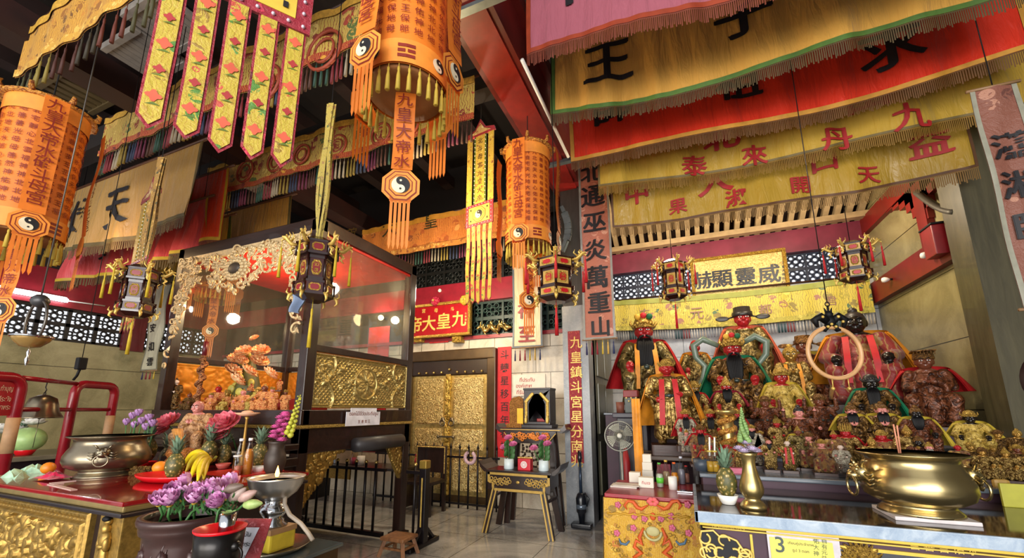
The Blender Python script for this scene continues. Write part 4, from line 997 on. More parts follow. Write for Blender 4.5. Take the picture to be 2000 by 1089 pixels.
# carved vine fretwork hanging in the upper front corners and across the top
r = random.Random(12); FR = plain('#cdb487', .45, .3, .18, 40); m = MB(); yf = CY0+.0
def scr(cx, cz, R0, a0, turns, rad):
    n = int(10*abs(turns))+6; pts = []
    for i in range(n+1):
        q = i/n; a = a0+turns*2*PI*q; rr = R0*(1-.85*q); pts.append(Vector((cx+rr*math.cos(a), yf-.02-.02*math.sin(q*PI), cz+rr*math.sin(a))))
    m.tube(pts, [rad*(1-.6*i/n) for i in range(n+1)], 5)
def leaf(c, L, a):
    d = Vector((math.cos(a), 0, math.sin(a))); s = Vector((-d.z, 0, d.x))
    m.add([c, c+d*L*.4+s*L*.28, c+d*L, c+d*L*.4-s*L*.28, c+d*L*.45+Vector((0, -.02, 0))], [(0, 4, 1), (1, 4, 2), (2, 4, 3), (3, 4, 0)])
def depth_at(u): return .34+.22*math.exp(-((u-.5)/.13)**2)*.9 + (.95*max(0, (.12-u)/.12)**1.2 + .75*max(0, (u-.88)/.12)**1.2)
Wf = CX1-CX0-2*pw
m.box((CX0+pw, yf-.01, CZ1-.2), (CX1-pw, yf+.02, CZ1-.13))
for i in range(230):
    u = r.random(); u = u if r.random() < .6 else (r.random()*.13 if r.random() < .5 else 1-r.random()*.13)
    dz = r.random()*depth_at(u); x = CX0+pw+.02+(Wf-.04)*u; z = CZ1-.16-dz
    scr(x, z, r.uniform(.03, .07), r.uniform(0, 6.3), r.choice([-1, 1])*r.uniform(.6, 1.1), .014)
    if i % 2: leaf(Vector((x, yf-.03, z)), r.uniform(.05, .09), r.uniform(0, 6.3))
for k in range(14):
    u = (k+.5)/14; x = CX0+pw+Wf*u; z = CZ1-.2-.12*r.random(); 
    for j in range(6):
        a = j*PI/3+k; m.ell((x+.035*math.cos(a), yf-.035, z+.035*math.sin(a)), (.022, .015, .022), 0, 6)
    m.ell((x, yf-.045, z), .018, 0, 6)
fr_o = m.build('carved_fretwork', FR, cab)
m = MB(); x, z = CX0+pw+Wf*.5, CZ1-.4
for ring, rr, n in ((0, .17, 18), (1, .125, 14)):
    for j in range(n):
        a = 2*PI*j/n; d = Vector((math.cos(a), 0, math.sin(a)*.7)); m.ell((x+d.x*rr, yf-.04-.012*ring, z+d.z*rr), (.036, .016, .026), 0, 6)
m.build('carved_sunflower', FR, fr_o); m = MB(); m.ell((x, yf-.05, z), (.1, .03, .065), 0, 16); m.build('flower_heart', plain('#3a3026', .5), fr_o)
# pierced gilt corner brackets below the cabinet's right side, padded bar, base boards at the front
for y0, y1, s, z0 in ((CY0+.11, CY0+.62, 1, .62), (CY1-.45, CY1-.11, -1, .68)):
    m = MB(); r = random.Random(int(y0*9)); x = CX1-.05
    prof = lambda q: z0 + (1.1-z0)*min(1, (q*1.25)**1.1)
    n = 26
    for i in range(n):
        q = i/n; ya = y0+(y1-y0)*q if s > 0 else y1-(y1-y0)*q; yb = y0+(y1-y0)*(q+1/n) if s > 0 else y1-(y1-y0)*(q+1/n)
        m.box((x-.02, min(ya, yb), prof(q)), (x+.02, max(ya, yb), 1.1))
    for i in range(70):
        q = r.random()**1.3*.92; z = prof(q)+r.random()*(1.1-prof(q)); y = y0+(y1-y0)*q if s > 0 else y1-(y1-y0)*q; m.ell((x+.02, y, z), (.018, .03*r.random()+.014, .03*r.random()+.014), 0, 6)
    m.build('gilt_corner_bracket', GILT, cab)
m = MB(); m.tube([(CX1+.06, CY0+.65, 1.14), (CX1+.06, CY1-.25, 1.14)], .075, 12); m.build('padded_bar', plain('#2a2729', .5), cab)
m = MB(); m.bev((CX0+.02, CY0-.12, .0), (CX1-.02, CY0+.02, 1.02), .01); m.bev((CX0, CY0-.2, 1.0), (CX1, CY0+.02, 1.08), .01); m.bev((CX0, CY0-.14, 1.14), (CX1-.0, CY0+.02, 1.2), .01); m.build('front_plinth', DARKX, cab)
m = MB()
for i in range(3):
    x = CX0+.15+i*.75; m.box((x, CY0-.128, .45), (x+.6, CY0-.12, .95))
m.build('plinth_panel', GILT, cab)
# sign on the sill of the right side
a = PX(677, 802, CX1+.05); b = PX(741, 827, CX1+.05); t = thing('paper_sign', 'white paper sign with brown writing taped below the gilt side panel', 'sign', (a+b)/2)
yb_ = a.y; ye = b.y; zt, zb = a.z+.03, b.z-.01
m = MB(); m.box((CX1+.045, yb_, zb), (CX1+.052, ye, zt-.04)); m.box((CX1+.045, yb_+.06, zt-.04), (CX1+.052, ye-.06, zt)); m.build('sheet', plain('#dcdce6', .5), t)
m = MB(); c = Vector((CX1+.053, (yb_+ye)/2, (zt+zb)/2)); glyph(m, 'ดอกไม้ใช้วัดประทีปธูป', plane_fn(c+Vector((0, 0, .03)), (0, 1, 0), (0, 0, 1), .001), .052); [glyph(m, ch, plane_fn(c+Vector((0, -.07+i*.05, -.05)), (0, 1, 0), (0, 0, 1), .001), .038) for i, ch in enumerate('至善如王')]
m.build('writing', plain('#7a3a1c', .6), t)
# cloth scrap caught on the corner post
p = PF(585, 592, 2.72); m = MB(); m.sheet(lambda u, v: p+Vector((.1*(u-.5)*(1-.5*v)+.02*math.sin(v*5), -.02-.03*math.sin(u*6), -.13*(v-.5))), 8, 8); tag(m.build('cloth_scrap', plain('#6a7a96', .7)), 'small blue grey cloth scrap tied below the maroon hexagonal lantern', 'cloth')

# a glowing bulb and point light added behind the glass as a lamp's reflection
p = PY(744, 620, YB-.12); t = thing('reflection_bulb', 'small glowing bulb standing in for a lamp reflection in the cabinet glass', 'lamp', p); m = MB(); m.ell(p, .05, 0, 14); m.build('bulb', emis('#ffe2a8', 25), t); m = MB(); m.tube([p+Vector((0, .03, 0)), p+Vector((0, .12, 0))], .03, 10); m.build('socket', BLACK, t); point('reflection_bulb_light', p+Vector((0, -.12, 0)), 25, (1, .82, .5), .05)
# ---------------------------------------------------------------- lotus flowers (a master, then copies)
def petal(mb, c, a, L, wd, lift, curl, mi=0):
    d = Vector((math.cos(a), math.sin(a), 0)); s = Vector((-d.y, d.x, 0)); n = 5; vs = []
    for i in range(n+1):
        q = i/n; ang = lift + curl*q; pr = Vector((0, 0, 0))
        rr = L*(math.sin(q*1.5)/1.0*math.cos(lift)*.9); z = L*q*math.sin(lift)+curl*L*q*q*.4
        ww = wd*math.sin(PI*min(.98, .12+.88*q))**.8 if i < n else wd*.05
        base = c + d*rr*1.0 + Vector((0, 0, z))
        vs += [base - s*ww + Vector((0, 0, ww*.35)), base, base + s*ww + Vector((0, 0, ww*.35))]
    fs = []
    for i in range(n): k = 3*i; fs += [(k, k+1, k+4, k+3), (k+1, k+2, k+5, k+4)]
    mb.add(vs, fs, mi, True)
def bloom_mb(R0=.05, layers=((10, .2, .9), (9, .6, .8), (7, 1.0, .7), (5, 1.3, .55)), mi=0):
    m = MB()
    for k, (n, lift, sc) in enumerate(layers):
        for j in range(n): petal(m, Vector((0, 0, .0)), 2*PI*(j+.5*k)/n, R0*sc*1.15, R0*.34*sc, lift, .5, mi)
    return m
def make_flower(name, label, cat, group, mat, R0, layers, stem=.0, heart=None):
    t = thing(name, label, cat, (0, 0, 0), 0, group)
    bloom_mb(R0, layers).build('petals', mat, t, True)
    if heart: m = MB(); m.lathe([(0, 0), (R0*.22, .002), (R0*.26, R0*.3), (0, R0*.33)], (0, 0, 0), 10); m.build('seed_head', heart, t, True)
    if stem: m = MB(); m.tube([(0, 0, 0), (.005, .01, -stem*.5), (0, 0, -stem)], .005, 6); m.build('stem', GREENL, t, True)
    return t
def ordinal(i): return ['first', 'second', 'third', 'fourth', 'fifth', 'sixth', 'seventh', 'eighth', 'ninth', 'tenth', 'eleventh', 'twelfth', 'thirteenth', 'fourteenth', 'fifteenth', 'sixteenth', 'seventeenth', 'eighteenth', 'nineteenth', 'twentieth'][i]
OPEN = ((12, .15, 1), (11, .5, .9), (9, .85, .75), (7, 1.15, .6), (5, 1.4, .45))
LOT_O = NT('gold_lotus'); LOT_O = LOT_O.out(LOT_O.ramp(LOT_O.noise(LOT_O.coord(), 26, 2), [(.4, '#d9824c'), (.6, '#f0d09a')]), .45)
yl = 3.2
fl = make_flower('gilt_lotus_flower', 'x', 'flower', 'gilt lotus flowers in the cabinet pyramid', LOT_O, .13, OPEN, 0, GOLDP)
spots = [(498, 662, 'gilt lotus bud crowning the flower pyramid in the cabinet', .55), (478, 690, 'gilt lotus flower left in the row under the pyramid top', 1), (510, 688, 'gilt lotus flower right in the row under the pyramid top', .95), (461, 703, 'gilt lotus flower half way up the left slope of the pyramid', .9), (472, 707, 'small gilt lotus flower tucked by the green leaf, half way up', .7), (505, 708, 'gilt lotus flower half way up the right slope of the pyramid', 1), (452, 726, 'gilt lotus flower at the pyramid lower left', 1), (483, 728, 'gilt lotus flower at the pyramid centre, beside the big green leaf', 1), (524, 732, 'gilt lotus flower at the pyramid lower right', .95), (459, 745, 'lowest gilt lotus flower, just above the small figures', 1)]
for i, (px, py, lb, sc) in enumerate(spots):
    p = PY(px, py, yl); o = fl if i == 0 else dup(fl, p, i*1.0, lb, sc*.8)
    o.location = p; o['label'] = lb; o.scale = (sc*.8,)*3; o.rotation_euler = (.7, .15*math.sin(i), i*.3)
m = MB(); p = PY(486, 740, yl+.2); m.lathe([(0.0, .42), (.03, .36), (.08, .2), (.14, 0), (.18, -.2), (0, -.2)], (p.x, p.y, p.z-.1), 18)
for i in range(14):
    a = R.uniform(-PI, 0); z = R.uniform(-.1, .4); rr = .16*(1-(z+.1)/.75); c = Vector((p.x+rr*math.cos(a), p.y+rr*math.sin(a), p.z-.1+z))
    d = Vector((math.cos(a), math.sin(a), .2)); m.ell(c+d*.02, (.06, .025, .05), 1, 8)
tag(m.build('lotus_leaf_mound', [plain('#4a4a1c', .5, 0, .3), plain('#b5a84a', .5, 0, .3)]), 'leafy green and yellow mound carrying the gilt lotus flowers', 'plant')
m = MB(); m.box((-4.95, 3.14, 1.475), (-3.75, 3.55, 1.53)); m.box((-4.85, 3.3, 1.53), (-3.8, 3.6, 1.62)); tag(m.build('stepped_stand', plain('#a0241a', .5)), 'red stepped stand under the small gilt figures in the cabinet', 'stand')

# ---------------------------------------------------------------- the red altar table
TX0, TX1, TY0, TY1, TZ = -5.0, -2.906, 1.39, 2.62, 1.0
tb = thing('altar_table', 'red lacquered altar table with a gilt carved front and dark edge', 'table', ((TX0+TX1)/2, (TY0+TY1)/2, 0))
m = MB(); m.bev((TX0, TY0, TZ-.025), (TX1, TY1, TZ), .006); m.build('tabletop', [plain('#8a0d13', .12, 0, .2, 4, Coat_Weight=.7)], tb)
m = MB(); m.bev((TX0+.015, TY0+.015, TZ-.06), (TX1-.015, TY1-.015, TZ-.025), .01); m.build('gilt_moulding', plain('#8f7b4c', .4, .5), tb)
m = MB(); m.bev((TX0+.0, TY0+.0, TZ-.085), (TX1-.0, TY1, TZ-.06), .008); m.build('lower_moulding', EBONY, tb)
m = MB(); m.box((TX0+.05, TY0+.06, .05), (TX1-.06, TY1-.05, TZ-.085)); m.build('carcass', EBONY, tb)
pr = PY(178, 1000, TY0+.03).x
W2 = pr-TX0-.05; H2 = .62
fb = carve(21, W2, H2, 260, .08, (W2*.42, H2*.28, .2), .02, .085)
def figs(X, Z):
    h = fb(X, Z); rr = np.random.RandomState(3)
    for cx, cz in ((W2-.62, .3), (W2-.47, .42), (W2-.75, .36), (W2-.95, .3)):
        for _ in range(7):
            ox, oz, s = rr.uniform(-.08, .08), rr.uniform(-.14, .12), rr.uniform(.03, .07)
            h = np.maximum(h, 1.0*np.sqrt(np.clip(1-((X-cx-ox)/s)**2-((Z-cz-oz)/(s*1.3))**2, 0, 1))+.3*(np.hypot(X-cx-ox, Z-cz-oz) < s*.5))
    for (cx, cz) in ((W2-.28, .33), (W2-.33, .27), (W2-.24, .24), (W2-.2, .4)):
        rd = np.hypot(X-cx, Z-cz); h = np.maximum(h, .5*(np.sin(rd*190) > 0)*(rd < .075)*(1-rd/.09)+.1)
    return h
relief(W2, H2, 420, 150, figs, lambda x, z, h: Vector((TX0+.05+x, TY0+.05-h, TZ-.09-H2+z)), .045).build('relief_panel', GILT, tb)
pl0, pl1 = PY(198, 1000, TY0+.03).x, TX1-.03
m = MB(); m.bev((pl0, TY0+.03, .05), (pl1, TY0+.16, TZ-.085), .006); po = m.build('gilt_pilaster', GILT, tb)
m = MB(); cx = (pl0+pl1)/2-.005; y = TY0+.03
m.ell((cx, y-.012, .845), (.024, .025, .03)); m.ell((cx, y-.01, .885), (.028, .02, .02)); m.ell((cx, y-.01, .79), (.042, .028, .05)); m.ell((cx-.03, y-.015, .77), (.018, .02, .04)); m.ell((cx+.03, y-.015, .77), (.018, .02, .04)); m.ell((cx, y-.025, .76), (.03, .018, .015))
m.ell((cx, y-.008, .68), (.036, .024, .09)); m.ell((cx-.005, y-.006, .58), (.042, .026, .1)); m.ell((cx+.01, y-.01, .5), (.05, .024, .08)); m.build('carved_maiden', GILT, po)
m = MB(); m.ell((cx, y-.02, .9), (.03, .018, .016)); m.build('carved_hair', BLACK, po)
# big bronze censer with lion mask handles
def censer(name, label, c, Rm, sc, mt, masks, flare=1.0, hsc=.3):
    t = thing(name, label, 'censer', c); c = Vector(c)
    P = [(0, .04), (.6, .04), (.68, .0), (.74, .0), (.72, .04), (.64, .1), (.6, .15), (.76, .19), (.93, .27), (1.0, .4), (.99, .53), (.92, .66), (.85, .76), (.81, .86), (.83, .93), (.98*flare, .985), (1.0*flare, 1.0), (.97*flare, 1.012), (.8, .97), (.72, .9), (.4, .82), (0, .8)]
    m = MB(); m.lathe([(r_*Rm, z*sc) for r_, z in P[:-4]], c, 64); m.lathe([(r_*Rm, z*sc) for r_, z in P[-5:-1]], c, 64); m.build('bowl', mt, t)
    m = MB(); m.lathe([(.74*Rm, .9*sc), (0, .91*sc)], c, 40); m.build('ash', plain('#2c2a30', .9), t)
    for a in masks:
        d = Vector((math.cos(a), math.sin(a), 0)); s = Vector((-d.y, d.x, 0)); q = c+d*Rm*.97+Vector((0, 0, .58*sc)); f = Rm*hsc
        rot = Matrix((s, d, Vector((0, 0, 1)))).transposed(); L = lambda x, y, z: q + s*x*f + d*y*f + Vector((0, 0, z*f))
        m = MB(); m.ell(L(0, .15, .2), (f*.55, f*.4, f*.5), 0, 14, rot); m.ell(L(0, .5, .05), (f*.33, f*.3, f*.25), 0, 12, rot); m.ell(L(0, .62, .2), (f*.16, f*.14, f*.14), 0, 10, rot)
        for k in (-1, 1):
            m.ell(L(k*.22, .42, .38), (f*.14, f*.12, f*.12), 0, 8, rot); m.ell(L(k*.26, .42, .55), (f*.2, f*.1, f*.08), 0, 8, rot); m.tube([L(k*.35, .2, .55), L(k*.55, .2, .85), L(k*.8, .1, .9)], [f*.1, f*.08, f*.02], 6)
            for j in range(3): m.tube([L(k*.45, .15, .2-.22*j), L(k*.8, .1, .1-.25*j), L(k*1.05, .05, .25-.25*j)], [f*.12, f*.09, f*.02], 6)
        mk = m.build('lion_mask', mt, t)
        m = MB(); m.torus(L(0, .62, -.5), f*.52, f*.07, 28, 8, 0, Matrix((s, Vector((0, 0, 1)), d)).transposed()); m.build('ring_handle', mt, mk)
    return t
cc = PZ(184, 934, TZ)
censer('bronze_censer', 'large bronze incense censer with lion mask on the red table', cc+Vector((-.13, .12, 0)), .26, .3, BRONZE, (-.55, PI-.55), 1.0)
m = MB(); c = cc+Vector((-.02, -.1, .0))
for px0, py0, px1, py1 in ((97, 943, 148, 938), (98, 945, 145, 956)):
    a = PZ(px0, py0, TZ+.002); b = PZ(px1, py1, TZ+.002); m.bar(a, b, .03, .004)
m.bev(PZ(97, 946, TZ), PZ(97, 946, TZ)+Vector((.06, .05, .006)), .002)
tag(m.build('paper_strip', plain('#c9a8a0', .5)), 'pale folded paper strips lying before the bronze censer', 'paper')
# pink silk cloth and orange offering left of the censer
m = MB(); c = PZ(104, 935, TZ); m.sheet(lambda u, v: c+Vector((.24*(u-.5), .14*(v-.5), .012+.035*math.sin(PI*u)*math.sin(PI*v)*(1+.5*math.sin(u*17)*math.sin(v*11)))), 20, 14); tag(m.build('silk_cloth', satin('#d01c4a')), 'crumpled crimson silk cloth left of the bronze censer', 'cloth')
m = MB(); c = PZ(92, 925, TZ)+Vector((0, 0, .045)); m.ell(c, .045, 0, 14); tag(m.build('orange', plain('#e8841a', .45)), 'orange lying beside the crimson silk cloth, left of the censer', 'fruit')

# ---------------------------------------------------------------- fruit: pineapples, oranges, bananas
def make_pineapple():
    t = thing('pineapple', 'x', 'pineapple', (0, 0, 0), 0, 'pineapples on the altars'); m = MB(); n, k = 28, 18; vs = []
    for j in range(k+1):
        v = j/k; z = .17*v; rad = .055*math.sin(PI*(.1+.82*v))**.6
        for i in range(n):
            a = 2*PI*i/n; b = abs(math.sin(7*a/1+v*19))*abs(math.sin(7*a-v*19)); rr = rad*(1+.1*b); vs.append(Vector((rr*math.cos(a), rr*math.sin(a), z)))
    fs = [(j*n+i, j*n+(i+1) % n, (j+1)*n+(i+1) % n, (j+1)*n+i) for j in range(k) for i in range(n)]+[tuple(range(n))[::-1]]
    m.add(vs, fs, 0, True)
    tt = NT('pineapple_skin'); d = tt.voro(tt.coord((1, 1, .8)), 55); col = tt.ramp(d, [(.1, '#d8c9a0'), (.3, '#8a7434'), (.6, '#4a4a22')])
    m.build('fruit', tt.out(col, .5, 0, bump=d, bs=-.6, bd=.01), t, True)
    m = MB(); r = random.Random(2)
    for i in range(34):
        a = i*2.4; q = i/34; L = .07+.06*q; lift = .5+.95*q; d = Vector((math.cos(a), math.sin(a), 0)); s = Vector((-d.y, d.x, 0)); b = Vector((0, 0, .165+.03*q))
        p0 = b+d*.012; p1 = b+d*(L*math.cos(lift)*.6+.012)+Vector((0, 0, L*math.sin(lift)*.7)); p2 = b+d*(L*math.cos(lift)+.02)+Vector((0, 0, L*math.sin(lift)*.95-.01*(1-q)))
        m.add([p0-s*.009, p0+s*.009, p1+s*.008, p1-s*.008, p2], [(0, 1, 2, 3), (3, 2, 4)], 0, True)
    m.build('crown', plain('#6f8a72', .5, 0, .3), t, True); return t
pine = make_pineapple()
def put_pine(px, py, z, h_px, lb, first=False, y=None):
    p = PZ(px, py, z) if y is None else PY(px, py, y); s = h_px*mpp(p)/.29
    if first: pine.location = p; pine['label'] = lb; pine.scale = (s,)*3; return pine
    return dup(pine, p, R.uniform(0, 6), lb, s)
def bowl(name, label, p, R0, h, mat, rimmat=None, fl_=1.3, cat='bowl'):
    m = MB(); p = Vector(p)
    m.lathe([(0, .004), (R0*.5, .004), (R0*.52, 0), (R0*.62, .003), (R0*.8, h*.45), (R0, h), (R0*.95, h), (R0*.74, h*.5), (R0*.5, h*.2), (0, h*.18)], p, 28)
    return tag(m.build(name, mat), label, cat)
REDPL = plain('#d3151f', .25, 0, .06)
pp = PZ(330, 938, TZ); put_pine(338, 933, TZ+.02, 79, 'pineapple nearest on the red table, on the red oval tray', True)
m = MB(); c = PZ(322, 938, TZ); m.lathe([(0, .004), (.2, .004), (.25, .03), (.26, .045), (.245, .045), (.2, .014), (0, .012)], c, 36, 0, True, 1, .55); tag(m.build('oval_tray', REDPL), 'red plastic oval tray under the oranges and nearest pineapple', 'tray')
for i, (px, py, lb) in enumerate(((302, 925, 'orange left on the red oval tray'), (322, 922, 'orange right on the red oval tray, against the pineapple'))):
    p = PZ(px, py, TZ+.02); m = MB(); m.ell((p.x, p.y+.03, TZ+.065), (.05, .05, .046), 0, 18); t = m.build('orange', plain('#e8861c', .45, 0, .08, 60)); tag(t, lb, 'fruit', 'oranges on the oval tray')
    k = MB(); k.lathe([(.008, .044), (.0, .05)], (0, 0, 0), 6); 
t = thing('banana_bunch', 'bunch of yellow bananas on the red tray behind the pineapple', 'banana', PZ(385, 930, TZ))
b0 = PZ(414, 898, TZ+.1); YELB = plain('#d8c21c', .45, 0, .12, 12)
for i, (px, py) in enumerate(((357, 912), (362, 924), (372, 934), (386, 938), (398, 934))):
    e = PZ(px, py, TZ+.03); d = e-b0; pts = [b0+d*q+Vector((0, -.02*math.sin(PI*q), .045*math.sin(PI*q)+.012*(4-i)*math.sin(PI*q))) for q in [j/10 for j in range(11)]]
    m = MB(); m.tube(pts, [.006, .012, .02, .023, .024, .024, .024, .023, .02, .013, .006], 8); m.build('banana', YELB, t)
m = MB(); m.tube([b0+Vector((.0, .01, -.005)), b0+Vector((.02, .02, .03))], [.016, .01], 8); m.build('stalk', plain('#8a8a2c', .5), t)
# rows behind: pineapples in bowls, small bowls, bottles, vases
bowl('red_bowl', 'red plastic bowl holding the pineapple beside the bronze censer', PZ(285, 912, TZ), .075, .05, REDPL)
put_pine(285, 900, TZ+.035, 72, 'dark pineapple in a red bowl beside the bronze censer')
m = MB(); c = PZ(305, 920, TZ); m.bev(c+Vector((-.12, -.02, 0)), c+Vector((.1, .12, .012)), .005); m.add([c+Vector(v) for v in ((-.12, .1, .012), (.12, -.02, .012), (.16, -.02, .05), (.1, .12, .05))], [(0, 1, 2, 3)]); tag(m.build('red_box', REDPL), 'flat red gift box lying under the dark pineapple bowl', 'box')
m = MB(); c = PZ(275, 928, TZ); r = random.Random(4)
for i in range(40): m.ell(c+Vector((r.uniform(-.1, .1), r.uniform(-.03, .03), r.uniform(.01, .06))), r.uniform(.012, .022), 0, 6)
m.bev(c+Vector((-.11, -.035, 0)), c+Vector((.11, .035, .03)), .008); tag(m.build('carved_censer_stand', goldrelief('#8a6a34', '#2c1608', 60, .35, .5, .8)), 'small carved bronze offering stand in front of the red gift box', 'stand')
put_pine(322, 912, TZ, 62, 'shaded pineapple standing between the censer and the bananas', y=2.35)
bowl('clay_bowl', 'pink clay bowl under the browning pineapple', PZ(435, 915, TZ), .058, .045, plain('#d0665c', .45))
put_pine(435, 905, TZ+.03, 62, 'browning pineapple in a pink clay bowl')
put_pine(405, 905, TZ, 74, 'leafy pineapple behind the bananas', y=2.4)
bowl('white_bowl', 'white bowl under the pineapple beside the bottles', PZ(504, 921, TZ), .055, .045, WHITE)
put_pine(504, 911, TZ+.03, 74, 'greenish pineapple in a white bowl beside the orange bottles')
m = MB(); c = PZ(455, 925, TZ); m.bev(c+Vector((-.28, -.1, 0)), c+Vector((.2, .3, .004)), .001); tag(m.build('red_mat', plain('#d8281c', .35)), 'bright red plastic mat under the bowls and bottles', 'mat')
GLASSB = None
def clearglass(col=(1, 1, 1, 1)):
    t = NT('clear_glass'); n = t.n; out = n['Material Output']; n.remove(t.p)
    tr = n.new('ShaderNodeBsdfTransparent'); tr.inputs[0].default_value = tuple(.9*c for c in col[:3]) + (1,)
    gl = n.new('ShaderNodeBsdfGlossy'); gl.inputs['Roughness'].default_value = .05
    lw = n.new('ShaderNodeLayerWeight'); lw.inputs[0].default_value = .25; mx = n.new('ShaderNodeMixShader')
    t.link(lw.outputs['Facing'], mx.inputs[0]); t.link(tr.outputs[0], mx.inputs[1]); t.link(gl.outputs[0], mx.inputs[2]); t.link(mx.outputs[0], out.inputs[0]); return t.mat
CLG = clearglass()
def bottle(label, p, h, R0, liq, level, cap, group=None, lab=None, neck=.3, name='bottle'):
    t = thing(name, label, 'bottle', p, 0, group); p = Vector(p)
    pr_ = [(0, 0), (R0*.95, 0), (R0, .01), (R0, h*.5), (R0*.9, h*.58), (R0*neck, h*.85), (R0*neck, h*.95), (0, h*.95)]
    m = MB(); m.lathe(pr_, p, 20); m.build('glass', CLG, t)
    if liq:
        m = MB(); lv = h*level; q = [(0, .004), (R0*.9, .004)]+[(R0*.92, lv)] if lv < h*.52 else [(0, .004), (R0*.9, .004), (R0*.92, h*.5), (R0*.6, min(lv, h*.72))]
        m.lathe(q+[(0, q[-1][1])], p, 20); m.build('liquid', plain(liq, .15), t)
    m = MB(); m.lathe([(0, h), (R0*neck*1.15, h), (R0*neck*1.2, h*.93), (0, h*.93)], p, 16); m.build('cap', plain(cap, .4), t)
    if lab: m = MB(); m.lathe([(R0*1.01, h*.18), (R0*1.02, h*.4)], p, 20); m.build('wrapper', plain(lab, .5), t)
    return t
gb = 'orange drink bottles on the red mat'
bottle('clear bottle with a little orange drink left, on the red mat', PZ(464, 927, TZ), 69*mpp(PZ(464, 927, TZ)), .036, '#d8662c', .25, '#e8e6e6', gb, None, .38)
bottle('full bottle of amber drink on the red mat, right of the emptier one', PZ(482, 926, TZ), 69*mpp(PZ(482, 926, TZ)), .036, '#c9802c', .7, '#e8e6e6', gb, None, .38)
bottle('short clear tumbler bottle of orange drink before the amber bottles', PZ(472, 929, TZ+.001)+Vector((0, -.05, 0)), 40*mpp(PZ(472, 928, TZ)), .028, '#d8443c', .3, '#d8d4d0', gb, None, .9)
# dark clay vase with pink lotus cone
p = PY(535, 918, 2.45); p.z = TZ; t = thing('clay_vase', 'dark clay vase with a pink petal cone, beside the cabinet post', 'vase', p); m = MB(); s = mpp(p)
m.lathe([(0, 0), (.05, 0), (.07, .03), (.082, .1), (.075, .15), (.055, .19), (.058, .235), (.066, .25), (.055, .25), (.05, .2), (0, .2)], p, 24); m.build('body', plain('#3a2e26', .5, .2), t)
m = MB(); bl = bloom_mb(.05, OPEN)
for i in range(15):
    q = i/15; a = i*2.4; o = Vector((p.x+.055*(1-q*.7)*math.cos(a)+.06*q, p.y+.05*(1-q*.7)*math.sin(a), p.z+.25+.22*q))
    m.add([o+Vector(v)*.85 for v in bl.v], bl.f, 0, True)
m.build('petal_cone', plain('#d05a9a', .5, 0, .25, 40), t)
m = MB()
for i in range(26):
    q = i/26; b = Vector((p.x+.1+.09*q, p.y+.02, p.z+.3+.32*q)); a = i*2.2
    m.ell(b+Vector((.02*math.cos(a)*(1.1-q), .02*math.sin(a), 0)), (.018*(1.1-q)+.004,)*3, 0, 6)
m.tube([(p.x+.03, p.y+.02, p.z+.24), (p.x+.19, p.y+.02, p.z+.62)], .005, 5); m.build('green_flower_spike', plain('#b5b53a', .5, 0, .25, 40), t)
# pink flowers and buddha figure on the step behind the fruit
LOT_P = NT('pink_petals'); LOT_P = LOT_P.out(LOT_P.ramp(LOT_P.noise(LOT_P.coord(), 30, 2), [(.35, '#b83a52'), (.65, '#e0808a')]), .5)
LOT_L = NT('lilac_petals'); LOT_L = LOT_L.out(LOT_L.ramp(LOT_L.noise(LOT_L.coord(), 34, 2), [(.35, '#b866a4'), (.65, '#e3b4d8')]), .5)
rf = make_flower('silk_peony', 'x', 'flower', 'coral silk peonies behind the fruit', LOT_P, .1, OPEN, .28, GOLDP)
pk = [(330, 830, 'coral silk peony, left of the robed monk figure'), (318, 842, 'lower coral silk peony bud at the left of the monk figure'), (440, 832, 'largest coral silk peony, right of the robed monk figure'), (428, 850, 'lower coral silk peony under the largest one')]
for i, (px, py, lb) in enumerate(pk):
    p = PY(px, py, 2.5); o = rf if i == 0 else dup(rf, p, i, lb); o.location = p; o['label'] = lb; o.rotation_euler = (.7, 0, i*.2); o.scale = ((1.25, .8, 1.35, .9)[i],)*3
lf = make_flower('lilac_lotus_bud', 'x', 'flower', 'lilac lotus buds behind the censer', plain('#b58ac0', .5, 0, .2, 30), .055, ((6, .9, 1), (6, 1.2, .95), (5, 1.4, .8)), .22)
lsp = [(246, 830, 'lilac lotus bud at the far left of the cluster behind the censer'), (258, 818, 'lilac lotus bud second from the left behind the censer'), (262, 836, 'low lilac lotus bud in the cluster behind the censer'), (270, 812, 'top lilac lotus bud in the cluster behind the censer'), (276, 828, 'middle lilac lotus bud of the cluster behind the censer'), (284, 840, 'lowest right lilac lotus bud behind the censer'), (290, 822, 'lilac lotus bud touching the cabinet post'), (297, 833, 'rightmost lilac lotus bud behind the censer')]
for i, (px, py, lb) in enumerate(lsp):
    p = PY(px, py, 2.3); o = lf if i == 0 else dup(lf, p, i, lb); o.location = p; o['label'] = lb
p = PZ(270, 880, TZ); p = Vector((PY(270, 860, 2.35).x, 2.35, TZ)); m = MB(); m.lathe([(0, 0), (.05, 0), (.07, .06), (.06, .12), (.075, .16), (.06, .16), (0, .1)], p, 20); tag(m.build('flower_vase', plain('#5a4a34', .4)), 'dark round vase holding the lilac lotus buds', 'vase')
bq = PY(483, 812, 2.55); bq2 = Vector((bq.x, bq.y, TZ)); t = thing('dish_candlestick', 'gilt candlestick carrying a shallow pink dish, right of the peonies', 'candlestick', bq2)
hz = bq.z-TZ; m = MB(); m.lathe([(0, 0), (.05, 0), (.05, .02), (.02, .05), (.03, .1), (.014, .14), (.01, hz-.03), (.02, hz-.01), (0, hz)], bq2, 16); m.build('stem', plain('#a8823c', .4, .5), t)
m = MB(); m.lathe([(0, hz), (.05, hz), (.1, hz+.025), (.095, hz+.03), (.05, hz+.012), (0, hz+.01)], bq2, 24); m.ell(bq2+Vector((0, 0, hz+.03)), (.05, .05, .02)); m.build('dish', plain('#d8a888', .5), t)
